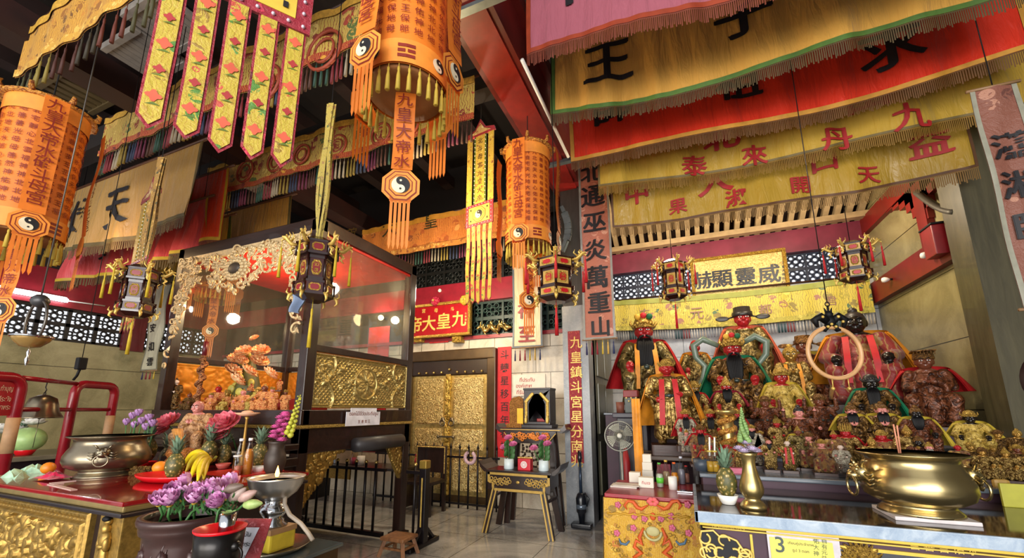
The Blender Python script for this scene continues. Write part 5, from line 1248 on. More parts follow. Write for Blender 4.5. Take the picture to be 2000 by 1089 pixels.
# ================================================================ LEFT FOREGROUND
IRON = plain('#2b2220', .35, .6, .2, 10)
CLAY = plain('#3b2522', .35, .1, .2, 8)
pc = PF(372, 1000, 2.0)
PSC = .7
t = thing('lotus_pot', 'big brown glazed pot with dragon relief holding pink lotus blooms', 'pot', (pc.x, pc.y, pc.z-.42))
m = MB(); c = Vector((pc.x, pc.y, pc.z-.42))
m.lathe([(q*PSC, z) for q, z in [(0, 0), (.17, 0), (.18, .02), (.2, .1), (.225, .2), (.24, .3), (.243, .34), (.262, .35), (.268, .37), (.268, .385), (.28, .39), (.285, .405), (.28, .42), (.245, .42), (.235, .4), (.235, .3), (0, .28)]], c, 56)
m.build('body', CLAY, t)
m = MB(); r = random.Random(5)
for k in range(4):
    a0 = -2.2+k*.75; prv = None; pts = []
    for i in range(22):
        q = i/21; a = a0+.55*q; z = .12+.12*math.sin(q*9+k)*(.5+.5*q)+.06; rr = PSC*(.225+.05*max(0, z-.1)); pts.append(c+Vector((rr*math.cos(a), rr*math.sin(a), z)))
    m.tube(pts, [.008+.014*math.sin(PI*(i+1)/23) for i in range(22)], 6)
    for i in range(3, 20, 3): m.tube([pts[i], pts[i]+Vector((0, 0, .03)), pts[i]+Vector((.01, 0, .05))], [.01, .007, .002], 5)
    m.ell(pts[-1], .026, 0, 8)
m.build('dragon_relief', CLAY, t)
m = MB(); m.lathe([(0, .37), (.236*PSC, .37)], c, 30); m.build('soil', plain('#120d0a', .9), t)
m = MB(); z0 = c.z
m.lathe([(.2, 0), (.18, .03), (.1, .06), (.1, z0-.05), (.14, z0-.03), (.14, z0), (0, z0)], (c.x, c.y, 0), 24); tag(m.build('pot_stand', DARK), 'round dark wooden stand carrying the lotus pot', 'stand')
pl = make_flower('pink_lotus', 'x', 'flower', 'pink lotus blooms in the brown pot', LOT_L, .052, ((8, .8, 1), (8, 1.05, 1), (7, 1.25, .95), (6, 1.42, .85)), .09, plain('#c9a83a', .5))
lps = [(311, 987), (332, 969), (332, 988), (358, 979), (372, 946), (381, 968), (380, 983), (398, 984), (413, 965), (419, 979), (430, 988), (432, 959), (441, 978), (446, 951)]
for i, (px, py) in enumerate(lps):
    d = 1.9+.005*(990-py) + (.04 if i % 2 else 0); p = PF(px, py, d)
    lb = 'pink lotus bloom, %s from the left in the brown glazed pot' % ordinal(i)
    o = pl if i == 0 else dup(pl, p, i*1.3, lb); o.location = p; o['label'] = lb; o.rotation_euler = (.55*math.sin(i*2.1)+.3, .4*math.cos(i*1.7), i*1.3); o.scale = (1.12+.08*math.sin(i),)*3
for i, (px, py, cl, lb) in enumerate(((463, 966, '#a58f86', 'greyish pink closed lotus bud, left one beside the steel burner'), (482, 968, '#b08f86', 'greyish pink closed lotus bud, right one beside the steel burner'), (455, 953, '#6b5a50', 'withered brown lotus bud at the right rim of the brown pot'), (492, 984, '#9db36a', 'green lotus pod drooping right of the brown pot'))):
    p = PF(px, py, 1.95); t = thing('lotus_bud', lb, 'flower', p); m = MB(); rt = Euler((0, .9+.2*i, .4)).to_matrix()
    m.lathe([(0, -.045), (.014, -.035), (.024, -.01), (.02, .02), (.008, .045), (0, .052)], p, 12, 0, True, 1, 1, rt); m.build('bud', plain(cl, .5, 0, .2, 30), t)
    m = MB(); m.tube([p+rt @ Vector((0, 0, -.04)), p+Vector((-.09, 0, -.03)), p+Vector((-.2, -.02, -.06)), PF(430, 1000, 1.95)], .006, 6); m.build('stem', GREENL, t)
m = MB(); r = random.Random(9)
for i in range(90):
    p = PF(r.uniform(318, 460), r.uniform(970, 1006), r.uniform(1.93, 2.05)); a = r.uniform(0, 6.3); L = r.uniform(.04, .08); d = Vector((math.cos(a)*.5, math.sin(a)*.3, .7)); s = d.cross(Vector((0, 1, 0))).normalized()*.009
    m.add([p-s, p+s, p+d*L], [(0, 1, 2)])
    m.add([p-s, p+d*L, p+s, p+d*L*.4+Vector((0, -.01, 0))], [(0, 3, 1), (2, 3, 0)])
o = m.build('lotus_foliage', GREENL); tag(o, 'green leaves tucked between the pink lotus blooms', 'leaves', None, 'stuff')
# black footed bowl lined with a red plate, steel cup
bc = PF(431, 1030, 1.62); R0 = 44*1.62/805
t = thing('footed_bowl', 'black footed metal bowl in front of the lotus pot', 'bowl', (bc.x, bc.y, bc.z-.2)); c = Vector((bc.x, bc.y, bc.z-.2))
m = MB(); m.lathe([(0, 0), (.07, 0), (.07, .01), (.03, .03), (.03, .05), (.08, .08), (R0*.93, .13), (R0*.97, .19), (R0*.9, .19), (R0*.86, .13), (0, .08)], c, 40); m.build('body', plain('#1d1a19', .3, .5), t)
for s, a in ((1, .15), (-1, PI+.15)):
    m = MB(); d = Vector((math.cos(a), math.sin(a), 0)); m.torus(c+d*(R0*.97)+Vector((0, 0, .11)), .03, .005, 20, 6, 0, Matrix((d, Vector((0, 0, 1)), Vector((-d.y, d.x, 0)))).transposed()); m.ell(c+d*R0*.92+Vector((0, 0, .14)), .02); m.build('ring_handle', plain('#1d1a19', .3, .5), t)
m = MB(); m.lathe([(0, .16), (R0*.6, .165), (R0, .195), (R0*1.02, .203), (R0*.97, .2), (R0*.6, .175), (0, .17)], c, 44); tag(m.build('red_plate', REDPL), 'red plastic plate lying in the black footed bowl', 'plate')
cp = c+Vector((0.005, .02, .178)); t = thing('steel_cup', 'small shiny steel cup standing on the red plate', 'cup', cp); m = MB(); m.lathe([(0, 0), (.026, 0), (.028, .004), (.029, .07), (.026, .07), (.025, .005), (0, .004)], cp, 24); m.build('cup_body', STEEL, t)
m = MB()
for i in range(5): petal(m, cp+Vector((0, 0, .068)), i*1.25, .03, .011, .3, .2)
tag(m.build('leaf_garnish', plain('#86a566', .5)), 'pale green leaf lying over the steel cup', 'leaf')
m = MB(); z0 = c.z; m.bev((c.x-.16, c.y-.16, z0-.03), (c.x+.16, c.y+.16, z0), .008)
for sx_ in (-1, 1):
    for sy_ in (-1, 1): m.bar((c.x+sx_*.13, c.y+sy_*.13, z0-.03), (c.x+sx_*.15, c.y+sy_*.15, 0), .035)
tag(m.build('low_stool', DARK), 'dark square stool under the black footed bowl', 'stool')
# oil burner on a yellow block in a round tray on a glass topped side table
qc = PF(541, 930, 2.35); tz = PF(545, 1064, 2.35).z; c = Vector((qc.x, qc.y, tz)); h = qc.z-tz
m = MB(); m.lathe([(0, .004), (.17, .004), (.2, .03), (.205, .03), (.172, 0), (0, 0)], c, 48); tag(m.build('round_tray', plain('#8f8778', .25, .9)), 'round steel tray under the yellow block and oil burner', 'tray')
yb = thing('yellow_block', 'yellow paper wrapped block carrying the steel oil burner', 'block', c); m = MB(); m.bev(c+Vector((-.085, -.07, .005)), c+Vector((.085, .09, .12)), .012); m.build('wrapping', plain('#d2b936', .5, 0, .12, 12), yb)
m = MB(); m.box(c+Vector((-.087, -.072, .095)), c+Vector((.087, .092, .122))); m.build('lid', plain('#a07a52', .5), yb)
t = thing('oil_burner', 'polished steel pedestal oil lamp with a burning flame', 'oil lamp', c+Vector((0, 0, .122))); b = c+Vector((0, 0, .122)); H3 = h-.122
m = MB(); m.lathe([(q*1.05, z*H3*.54/.19) for q, z in [(0, 0), (.07, 0), (.075, .012), (.055, .03), (.058, .045), (.045, .06), (.07, .1), (.072, .12), (.06, .15), (.045, .165), (.05, .18), (.045, .19)]], b, 40); m.build('pedestal', STEEL, t)
m = MB(); m.lathe([(.03, H3*.52), (.07, H3*.55), (.112, H3*.68), (.135, H3*.83), (.143, H3*.96), (.15, H3), (.144, H3), (.134, H3*.95), (.12, H3*.85), (0, H3*.8)], b, 52); bo = m.build('bowl', plain('#c2c0bc', .3, .9, .05, 4), t)
m = MB(); m.lathe([(0, H3*.9), (.128, H3*.9)], b, 30); m.build('oil', plain('#5a2c16', .1), bo)
m = MB(); m.tube([b+Vector((0, 0, H3*.88)), b+Vector((0, 0, H3*1.0))], .006, 6); m.build('wick', BLACK, t)
fp = b+Vector((0, 0, H3*1.0)); m = MB(); m.lathe([(0, -.01), (.008, 0), (.012, .015), (.009, .03), (.003, .05), (0, .06)], fp, 12); m.build('flame', emis('#ffb84a', 9), t); point('flame_light', fp+Vector((0, 0, .05)), 2.0, (1, .6, .25), .02)
hp = [PF(557, 968, 2.3), PF(556, 985, 2.28), PF(566, 1005, 2.26), PF(588, 1022, 2.24), PF(602, 1040, 2.22), PF(611, 1054, 2.2)]
m = MB(); m.tube(hp, .011, 8); tag(m.build('oil_hose', plain('#b9aa98', .5)), 'pale bent metal hose hanging from the oil burner bowl', 'hose')
z0 = tz; st = thing('side_table', 'dark side table with a glossy glass top under the oil burner', 'table', (c.x, c.y, 0))
m = MB(); m.bev((c.x-.24, c.y-.26, z0-.02), (c.x+.28, c.y+.26, z0), .006); m.build('glass_top', plain('#4b5557', .1, .2), st)
m = MB(); m.box((c.x-.22, c.y-.24, z0-.1), (c.x+.26, c.y+.24, z0-.02)); m.build('apron', DARKX, st)
for sx_ in (-.2, .24):
    for sy_ in (-.22, .22): m = MB(); m.bar((c.x+sx_, c.y+sy_, 0), (c.x+sx_, c.y+sy_, z0-.1), .045); m.build('leg', DARK, st)
# red folded notice card
a = PF(486, 1012, 1.78); t = thing('notice_card', 'red patterned notice card with a white panel, leaning before the burner', 'sign', a)
u = Vector((.93, .37, 0)); v = (Vector((0, 0, -1))+Vector((-.12, -.16, 0))).normalized(); n_ = u.cross(v).normalized(); w_, h_ = .15, .2
P = lambda x, y, e=0.0: a+u*x+v*y-n_*e
m = MB(); k = [P(-.05, 0), P(w_-.05, 0), P(w_-.05, h_), P(-.05, h_)]; kb = [q+n_*.006 for q in k]; m.add(k+kb, [(0, 1, 2, 3), (7, 6, 5, 4), (0, 4, 5, 1), (1, 5, 6, 2), (2, 6, 7, 3), (3, 7, 4, 0)]); m.build('card', brocade('#8c1a20', ['#b3545a', '#6d1016'], 40, thr=.3), t)
sg = -1 if n_.dot(Vector((0, -1, 0))) > 0 else 1
m = MB(); m.add([P(-.045, .035, .002*sg), P(.06, .035, .002*sg), P(.03, .19, .002*sg), P(-.045, .19, .002*sg)], [(0, 1, 2, 3)]); o = m.build('white_panel', plain('#d5d5de', .5), t)
m = MB()
for i, s_ in enumerate(('น้ำมัน', 'บูชาพระ', 'ทำบุญ')): glyph(m, s_, lambda x, y: P(.005+x, .06+i*.045-y, .004*sg), .026)
m.build('writing', INK, o)
# bell frame of red tube
P1 = PF(44, 741, 4.25); P2 = PF(150, 746, 5.2); P3 = PF(192, 747, 5.5); dv = P3-P2; P2.z = P3.z = P1.z = (P1.z+P2.z)/2; dv.z = 0; dv = dv.normalized()*.66
t = thing('bell_frame', 'red tubular bell stand at the far left with a lettered board', 'bell stand', (P2.x, P2.y, 0)); RT = plain('#8a1420', .25, 0, .1)
def ubend(a, b, nm):
    a = Vector(a); b = Vector(b); d = (b-a).normalized(); pts = [(a.x, a.y, 0), (a.x, a.y, a.z-.12)] + [tuple(a+d*.12*(1-math.cos(q))+Vector((0, 0, -.12+.12*math.sin(q)))) for q in (.4, .8, 1.2, PI/2)] + [tuple(b-d*.12*(1-math.sin(q))+Vector((0, 0, -.12+.12*math.cos(q)))) for q in (0, .4, .8, 1.2)] + [(b.x, b.y, a.z-.12), (b.x, b.y, 0)]
    m = MB(); m.tube(pts, .05, 12); return m.build(nm, RT, t)
ubend(P1-dv*1.0, P1, 'hoop'); ubend(P2, P2+dv*.9, 'hoop')
for q in (P1, P2+dv*.9):
    m = MB(); m.tube([q+Vector((0, 0, -.4)), q+Vector((0, 0, -.75))], .052, 12); m.build('tape_wrap', plain('#b89068', .6), t)
m = MB(); m.tube([P1+Vector((0, 0, -.0)), P2], .025, 8); m.build('cross_bar', RT, t); m = MB(); m.tube([P1+Vector((0, 0, -.32)), P2+Vector((0, 0, -.32)), P2+dv*.9+Vector((0, 0, -.32))], .024, 8); m.build('cross_bar', RT, t)
m = MB(); q0 = P1-dv*.92; m.bar(q0+Vector((0, 0, -.14)), P1-dv*.06+Vector((0, 0, -.14)), .19, .015, 0, (0, 0, 1)); 
m = MB(); nn = dv.cross(Vector((0, 0, 1))); k = [q0+Vector((0, 0, -.38)), P1-dv*.05+Vector((0, 0, -.38)), P1-dv*.05+Vector((0, 0, -.04)), q0+Vector((0, 0, -.04))]; m.add([x+nn*.01 for x in k]+[x-nn*.01 for x in k], [(0, 1, 2, 3), (7, 6, 5, 4), (0, 4, 5, 1), (1, 5, 6, 2), (2, 6, 7, 3), (3, 7, 4, 0)]); o = m.build('lettered_board', plain('#9c1c26', .35), t)
m = MB(); c0 = P1-dv*.2
for i, s_ in enumerate(('ทำบุญ', 'ตีระฆัง', 'บูชาพระ')):
    glyph(m, s_, lambda x, y: c0+dv*x*1.4+Vector((0, 0, -.12-i*.095+y*1.4))+nn*.013, .05)
m.build('writing', plain('#d8b8a0', .5), o)
bp = PF(86, 775, 4.65); t = thing('bronze_bell', 'dark bronze bell hanging from the red tubular stand', 'bell', bp); s = mpp(bp)*1.0
m = MB(); m.lathe([(0, .0), (.03, -.005), (.075, -.03), (.09, -.08), (.1, -.13), (.125, -.17), (.13, -.18), (.115, -.18), (.09, -.12), (.0, -.06)], bp+Vector((0, 0, .02)), 32); m.xf(Matrix.Translation(bp) @ Matrix.Scale(1.45, 4) @ Matrix.Translation(-bp)); m.build('bell_body', BRONZE, t)
m = MB(); m.torus(bp+Vector((0, 0, .035)), .02, .005, 16, 6, 0, Matrix.Rotation(PI/2, 3, 'X')); m.tube([bp+Vector((0, 0, .055)), bp+Vector((.025, 0, .08)), bp+Vector((-.01, 0, .11)), bp+Vector((0, 0, .15)), Vector((bp.x, bp.y, P1.z+.02))], .006, 6); m.build('hook', IRON, t)
m = MB(); m.tube([bp+Vector((0, 0, -.05)), bp+Vector((0, 0, -.24))], .004, 6); m.ell(bp+Vector((0, 0, -.22)), (.02, .02, .025)); m.tube([bp+Vector((0, 0, -.24)), bp+Vector((-.01, 0, -.55))], .003, 5); m.build('clapper', BRONZE, t)
# side shelf by the left wall with offerings, leaf parcels on the table's far end
q = PX(45, 888, -8.2); t = thing('wall_counter', 'long dark counter with a grey top along the far left wall', 'counter', (-8.5, 1.5, 0)); z0 = q.z
m = MB(); m.bev((-9.1, -1.0, z0-.06), (-7.9, 4.2, z0), .01); m.build('top', plain('#6b6453', .3), t); m = MB(); m.box((-9.0, -.9, 0), (-8.0, 4.1, z0-.06)); m.build('base', EBONY, t)
q = PX(47, 884, -8.15); bowl('red_bowl', 'red bowl under the green melon on the far left counter', Vector((q.x, q.y, z0)), .12, .09, REDPL)
m = MB(); m.ell(Vector((q.x, q.y, z0+.2)), (.19, .19, .16), 0, 18); tag(m.build('green_melon', plain('#9fc07a', .4, 0, .12)), 'pale green melon on the far left counter', 'fruit')
put_pine(38, 866, z0, 44, 'small pineapple behind the green melon on the far left counter', y=PX(38, 866, -8.5).y)
q = PX(25, 845, -8.4); t = thing('white_flowers', 'white flower bunch standing on the far left counter', 'flowers', (q.x, q.y, z0)); m = MB(); b5 = bloom_mb(.12, OPEN); r = random.Random(4)
for i in range(6):
    o = Vector((q.x+r.uniform(-.15, .15), q.y+r.uniform(-.12, .2), q.z+r.uniform(-.05, .15))); m.add([o+Vector(v) for v in b5.v], b5.f, 0, True)
m.build('petals', WHITE, t); m = MB(); m.lathe([(0, 0), (.08, 0), (.1, .1), (.06, .2), (.08, .3), (0, .28)], (q.x, q.y, z0), 16); m.tube([(q.x, q.y, z0+.2), (q.x, q.y, q.z)], .03, 6); m.build('vase', plain('#77806a', .4), t)
MINT = plain('#a9cfb0', .5, 0, .15, 20)
for i, (px, py) in enumerate(((20, 926), (33, 921), (47, 918), (57, 913), (66, 918), (76, 911), (86, 917), (40, 928))):
    p = PZ(px, py, TZ+.02); m = MB(); a = i*1.7; d = Vector((math.cos(a), math.sin(a), 0)); s = Vector((-d.y, d.x, 0))
    b = Vector((p.x, p.y, TZ)); m.add([b-d*.06-s*.03, b-d*.05+s*.035, b+d*.02+s*.03, b+d*.07, b+d*.01-s*.035, b-d*.02+Vector((0, 0, .05)), b+d*.03+Vector((0, 0, .03))], [(0, 1, 2, 3, 4), (0, 5, 1), (1, 5, 2), (2, 5, 6), (2, 6, 3), (3, 6, 4), (4, 6, 5), (4, 5, 0)])
    tag(m.build('leaf_parcel', MINT), 'mint green folded leaf parcel, %s of the row at the table end' % ordinal(i), 'parcel', 'leaf parcels on the red table')
# hanging glass oil lamp in a wire hoop, black hook
lp = PF(62, 660, 2.9); t = thing('hanging_oil_lamp', 'glass oil lamp hung in a wire hoop under the fluorescent tube', 'oil lamp', lp); s = mpp(lp)
m = MB(); m.lathe([(0, -.07), (.05, -.06), (.09, -.02), (.1, .0), (.1, .015), (.095, .015), (.09, 0), (0, -.05)], lp, 28); m.build('glass_bowl', plain('#9a7a44', .15, .3), t)
m = MB(); m.torus(lp+Vector((0, 0, .01)), .103, .009, 30, 6); m.build('silver_rim', STEEL, t)
m = MB(); m.lathe([(0, -.2), (.008, -.18), (.014, -.15), (.006, -.13), (.012, -.1), (0, -.07)], lp, 10); m.build('finial', STEEL, t)
m = MB(); m.torus(lp+Vector((0, 0, .12)), .15, .008, 36, 6, 0, Matrix.Rotation(PI/2, 3, 'X')); m.tube([lp+Vector((0, 0, .27)), Vector((lp.x, lp.y, 5.75))], .005, 6); m.build('wire_hoop', plain('#5f5a55', .4, .7), t)
m = MB(); m.ell(lp+Vector((0, 0, .27)), (.06, .05, .05), 0, 10); m.build('hanger_knob', plain('#3b3a3c', .4, .4), t)
hp0 = PF(158, 712, 3.4); m = MB(); m.bev(hp0+Vector((-.03, -.03, -.04)), hp0+Vector((.03, .03, .06)), .01); m.tube([hp0+Vector((-.0, 0, -.03)), hp0+Vector((-.03, 0, -.09)), hp0+Vector((-.07, 0, -.12))], .01, 6); m.tube([hp0+Vector((0, 0, .05)), Vector((hp0.x, hp0.y, 5.75))], .003, 5); tag(m.build('black_hook', BLACK), 'small black hook box hanging on a long wire before the left wall', 'hook')

# ================================================================ FENCES, STOOL, SIDE ALTARS BY THE DOOR
FB = plain('#191316', .35, .3); Yf = 4.22
t = thing('low_fence', 'black low railing with gold ball tips standing under the cabinet side', 'fence', (-4.0, Yf, 0))
xa, xb = -4.95, -3.43; zr = PY(700, 914, Yf).z
def fence_seg(xa, xb):
    m = MB(); m.bar((xa, Yf, .06), (xb, Yf, .06), .05, .05); m.build('rail', FB, t); m = MB(); m.bar((xa, Yf, zr), (xb, Yf, zr), .035, .035); m.build('rail', FB, t)
fence_seg(xa, xb); fence_seg(-3.12, -2.9)
x = xa+.13
while x < xb-.02:
    m = MB(); m.tube([(x, Yf, .06), (x, Yf, zr+.07)], .016, 8); o = m.build('bar', FB, t); m = MB(); m.ell((x, Yf, zr+.085), .022, 0, 8); m.build('ball_tip', GOLD, o); x += .155
m = MB(); m.tube([(-3.0, Yf, .06), (-3.0, Yf, zr+.07)], .016, 8); o = m.build('bar', FB, t); m = MB(); m.ell((-3.0, Yf, zr+.085), .022, 0, 8); m.build('ball_tip', GOLD, o)
for x in (xa, -2.87):
    m = MB(); m.bev((x-.045, Yf-.045, 0), (x+.045, Yf+.045, zr+.05), .008); po = m.build('end_post', FB, t)
    m = MB(); m.box((x-.008, Yf-.049, .15), (x+.008, Yf-.043, zr-.05)); m.build('gold_stripe', GOLDP, po); m = MB(); m.bev((x-.048, Yf-.048, zr+.05), (x+.048, Yf+.048, zr+.14), .01); m.build('gold_cap', plain('#9c8038', .4, .6), po)
    m = MB(); m.bev((x-.05, Yf-.28, 0), (x+.05, Yf+.28, .05), .012); m.bar((x, Yf-.2, .05), (x, Yf-.04, .2), .05, .03); m.bar((x, Yf+.2, .05), (x, Yf+.04, .2), .05, .03); m.build('foot', FB, po)
zu = PY(700, 874, 4.75).z
t = thing('dark_rail', 'dark timber hand rail on two posts behind the low black railing', 'rail', (-4.4, 4.75, 0)); m = MB(); m.bar((-5.35, 4.75, zu), (-3.55, 4.75, zu), .06, .08); m.build('top_bar', DARKX, t)
for x in (-5.3, -3.62): m = MB(); m.bar((x, 4.75, 0), (x, 4.75, zu), .06); m.build('post', DARK, t)
# stool
p = PZ(778, 1083, 0); hs = PY(778, 1044, p.y).z; t = thing('wooden_stool', 'small brown wooden stool at the foot of the cabinet post', 'stool', p); WS = wood('#5f3a20', '#8f603a', .5)
m = MB(); m.bev(p+Vector((-.15, -.13, hs-.035)), p+Vector((.15, .13, hs)), .01); m.build('seat', WS, t)
for sx_ in (-1, 1):
    for sy_ in (-1, 1): m = MB(); m.bar(p+Vector((sx_*.11, sy_*.09, hs-.03)), p+Vector((sx_*.155, sy_*.13, 0)), .038); m.build('leg', WS, t)
m = MB(); 
for sy_ in (-1, 1): m.bar(p+Vector((-.13, sy_*.11, hs*.45)), p+Vector((.13, sy_*.11, hs*.45)), .022)
m.bar(p+Vector((-.13, -.11, hs*.45)), p+Vector((-.13, .11, hs*.45)), .022); m.bar(p+Vector((.13, -.11, hs*.45)), p+Vector((.13, .11, hs*.45)), .022); m.build('stretcher', WS, t)
# things behind the railing
t = thing('desk', 'dark desk behind the low railing holding bag and box', 'desk', (-4.9, 5.75, 0)); zd_ = PY(660, 905, 5.6).z
m = MB(); m.bev((-6.2, 5.45, zd_-.04), (-4.15, 6.0, zd_), .008); m.build('desktop', DARKX, t)
for x in (-6.1, -4.25): m = MB(); m.box((x-.04, 5.5, 0), (x+.04, 5.95, zd_-.04)); m.build('side_panel', DARK, t)
m = MB(); m.box((-6.0, 5.5, zd_-.22), (-5.2, 5.53, zd_-.04)); m.build('gilt_apron', GILT, t)
a = PY(622, 856, 5.6); b = PY(654, 904, 5.6); t = thing('grey_box', 'grey metal box with a yellow label on the desk behind railing', 'box', ((a.x+b.x)/2, 5.7, zd_)); m = MB(); m.bev((a.x, 5.6, zd_), (b.x, 5.85, a.z), .01); m.build('body', plain('#8d97a5', .4, .3), t)
m = MB(); m.box((a.x+.02, 5.59, zd_+.12), (b.x-.02, 5.6, a.z-.06)); o = m.build('label_sheet', plain('#d8c65a', .5), t); m = MB(); glyph(m, 'ทำบุญ', lambda x, y: Vector(((a.x+b.x)/2+x, 5.588, zd_+.18+y)), .06); m.build('writing', INK, o)
a = PY(656, 851, 5.6); b = PY(682, 904, 5.6); m = MB(); m.bev((a.x, 5.62, zd_), (b.x, 5.8, a.z), .012); tag(m.build('kraft_bag', plain('#9a8468', .7)), 'brown kraft paper bag on the desk beside the grey box', 'bag')
bottle('pink glass bottle on the desk beside the kraft bag', PY(690, 902, 5.65).xy.to_3d()+Vector((0, 0, zd_)), .22, .05, '#b0455c', .5, '#a06070')
p = PY(705, 898, 5.65); m = MB(); m.lathe([(0, 0), (.06, 0), (.065, .14), (.06, .14), (0, .02)], (p.x, p.y, zd_), 20); tag(m.build('white_cup', WHITE), 'white cup on the desk right of the pink bottle', 'cup')
t = thing('carved_chair', 'dark carved chair with gilt edges beyond the cabinet post', 'chair', (-3.75, 5.5, 0))
m = MB(); m.bev((-4.05, 5.3, .42), (-3.5, 5.75, .47), .01); m.build('seat', DARK, t)
for x in (-4.02, -3.53):
    for y in (5.33, 5.72): m = MB(); m.bar((x, y, 0), (x, y, .42 if y < 5.5 else .86), .045); m.build('leg', DARK, t)
m = MB(); m.bev((-4.05, 5.7, .55), (-3.5, 5.74, .95), .01); o = m.build('backrest', DARK, t); m = MB()
for i in range(22): m.ell((-4.03+.024*i, 5.69, .93), .014, 0, 6); m.ell((-4.03, 5.69, .55+.018*i), .012, 0, 6); m.ell((-3.52, 5.69, .55+.018*i), .012, 0, 6)
m.build('gilt_beading', GOLD, o)
# railing before the gold doors with a wreath and charms
t = thing('door_railing', 'black iron railing standing before the gold doors', 'fence', (-3.9, 6.0, 0)); Yd = 5.98; zt_ = PY(900, 892, Yd).z
for z in (.07, zt_): m = MB(); m.bar((-5.1, Yd, z), (-2.72, Yd, z), .03, .03); m.build('rail', FB, t)
for i in range(15):
    x = -5.05+i*.163; m = MB(); m.tube([(x, Yd, .0), (x, Yd, zt_+.16)], .015, 8); m.lathe([(.022, zt_+.14), (.01, zt_+.18), (0, zt_+.23)], (x, Yd, 0), 8); m.build('bar', FB, t)
for i, (px, py) in enumerate(((815, 895), (836, 893))):
    p = PY(px, py, Yd-.05); m = MB()
    for k in range(12): m.ell(p+Vector((.03*math.sin(k*2.1), -.01*k % .02, .05*math.cos(k*1.3))), .025, 0, 6)
    m.tube([p, p+Vector((0, 0, -.13))], [.03, .012], 6); tag(m.build('red_charm', plain('#b0283c', .6)), ('red charm tied at the left end of the iron door railing', 'red charm on the iron door railing by the gold capped post')[i], 'charm')
p = PY(918, 893, Yd-.05); m = MB(); m.torus(p, .085, .028, 24, 8, 0, Matrix.Rotation(PI/2, 3, 'X'), 5.2, 2.1); tag(m.build('flower_garland', plain('#c9a8b0', .6, 0, .25, 60)), 'pale pink flower garland looped on the iron door railing', 'garland')
# small altar table (front) with flower pots and donation box
GS = plain('#b8964a', .4, .4)
Y0, Y1 = 5.0, 5.38; z1 = PY(1020, 915, 5.2).z
def apt(px, py, y=Y0): return PY(px, py, y)
x0, x1 = PY(953, 930, Y0).x, PY(1074, 935, Y0).x
t = thing('small_altar_table', 'small black altar table with gold lines and splayed legs', 'table', ((x0+x1)/2, Y0, 0))
m = MB(); m.bev((x0-.02, Y0-.02, z1-.03), (x1+.02, Y1, z1), .006)
for s, x in ((-1, x0-.02), (1, x1+.02)): m.prism([(0, -.03), (0, 0), (s*.07, .05), (s*.12, .1), (s*.1, .03), (s*.04, -.03)], Y0, Y1, 0, lambda v: Vector((x+v.x, v.z, z1+v.y)))
m.build('tabletop', DARKX, t)
m = MB(); m.box((x0, Y0, z1-.24), (x1, Y0+.02, z1-.03)); m.box((x0+.02, Y1-.03, z1-.2), (x1-.02, Y1-.01, z1-.03)); m.box((x1-.02, Y0+.02, z1-.2), (x1, Y1-.02, z1-.03)); m.box((x0, Y0+.02, z1-.2), (x0+.02, Y1-.02, z1-.03)); ap = m.build('apron', DARKX, t)
m = MB()
for lo, hi in (((x0, z1-.06), (x1, z1-.03)), ((x0, z1-.15), (x0+.03, z1-.03)), ((x1-.03, z1-.15), (x1, z1-.03)), ((x0+.06, z1-.25), (x1-.06, z1-.22)), ((x0+.03, z1-.16), (x0+.09, z1-.13)), ((x1-.09, z1-.16), (x1-.03, z1-.13)), ((x0+.06, z1-.25), (x0+.09, z1-.13)), ((x1-.09, z1-.25), (x1-.06, z1-.13))): m.box((lo[0], Y0-.008, lo[1]), (hi[0], Y0+.004, hi[1]))
m.build('gold_line', GS, ap)
m = MB(); r = random.Random(8)
for s in (-1, 1):
    for i in range(16):
        c = Vector(((x0+x1)/2+s*(.11+.018*i), Y0-.006, z1-.135+.03*math.sin(i*1.9))); m.torus(c, .02, .006, 10, 5, 0, Matrix.Rotation(PI/2, 3, 'X'))
m.ell(((x0+x1)/2, Y0-.006, z1-.135), (.025, .008, .018)); m.build('gold_scrolls', GS, ap)
for x, s in ((x0+.1, -1), (x1-.1, 1)):
    for y, k in ((Y0+.02, -1), (Y1-.04, 1)):
        m = MB(); m.bar((x, y, z1-.2), (x+s*.12, y+k*.05, 0), .075, .045); lg = m.build('leg', DARK, t)
        if k < 0:
            m = MB()
            for o in (-.024, .024): m.bar((x+o, y-.024, z1-.22), (x+o+s*.12, y-.024+k*.05, 0.003), .018, .008)
            m.build('gold_stripe', GS, lg)
m = MB(); m.bar((x0+.06, Y1-.05, z1-.3), (x1-.06, Y1-.05, z1-.3), .04); m.bar((x0+.04, Y0+.05, z1-.34), (x0+.02, Y1-.05, z1-.34), .03); m.bar((x1-.04, Y0+.05, z1-.34), (x1-.02, Y1-.05, z1-.34), .03); m.build('stretcher', DARK, t)
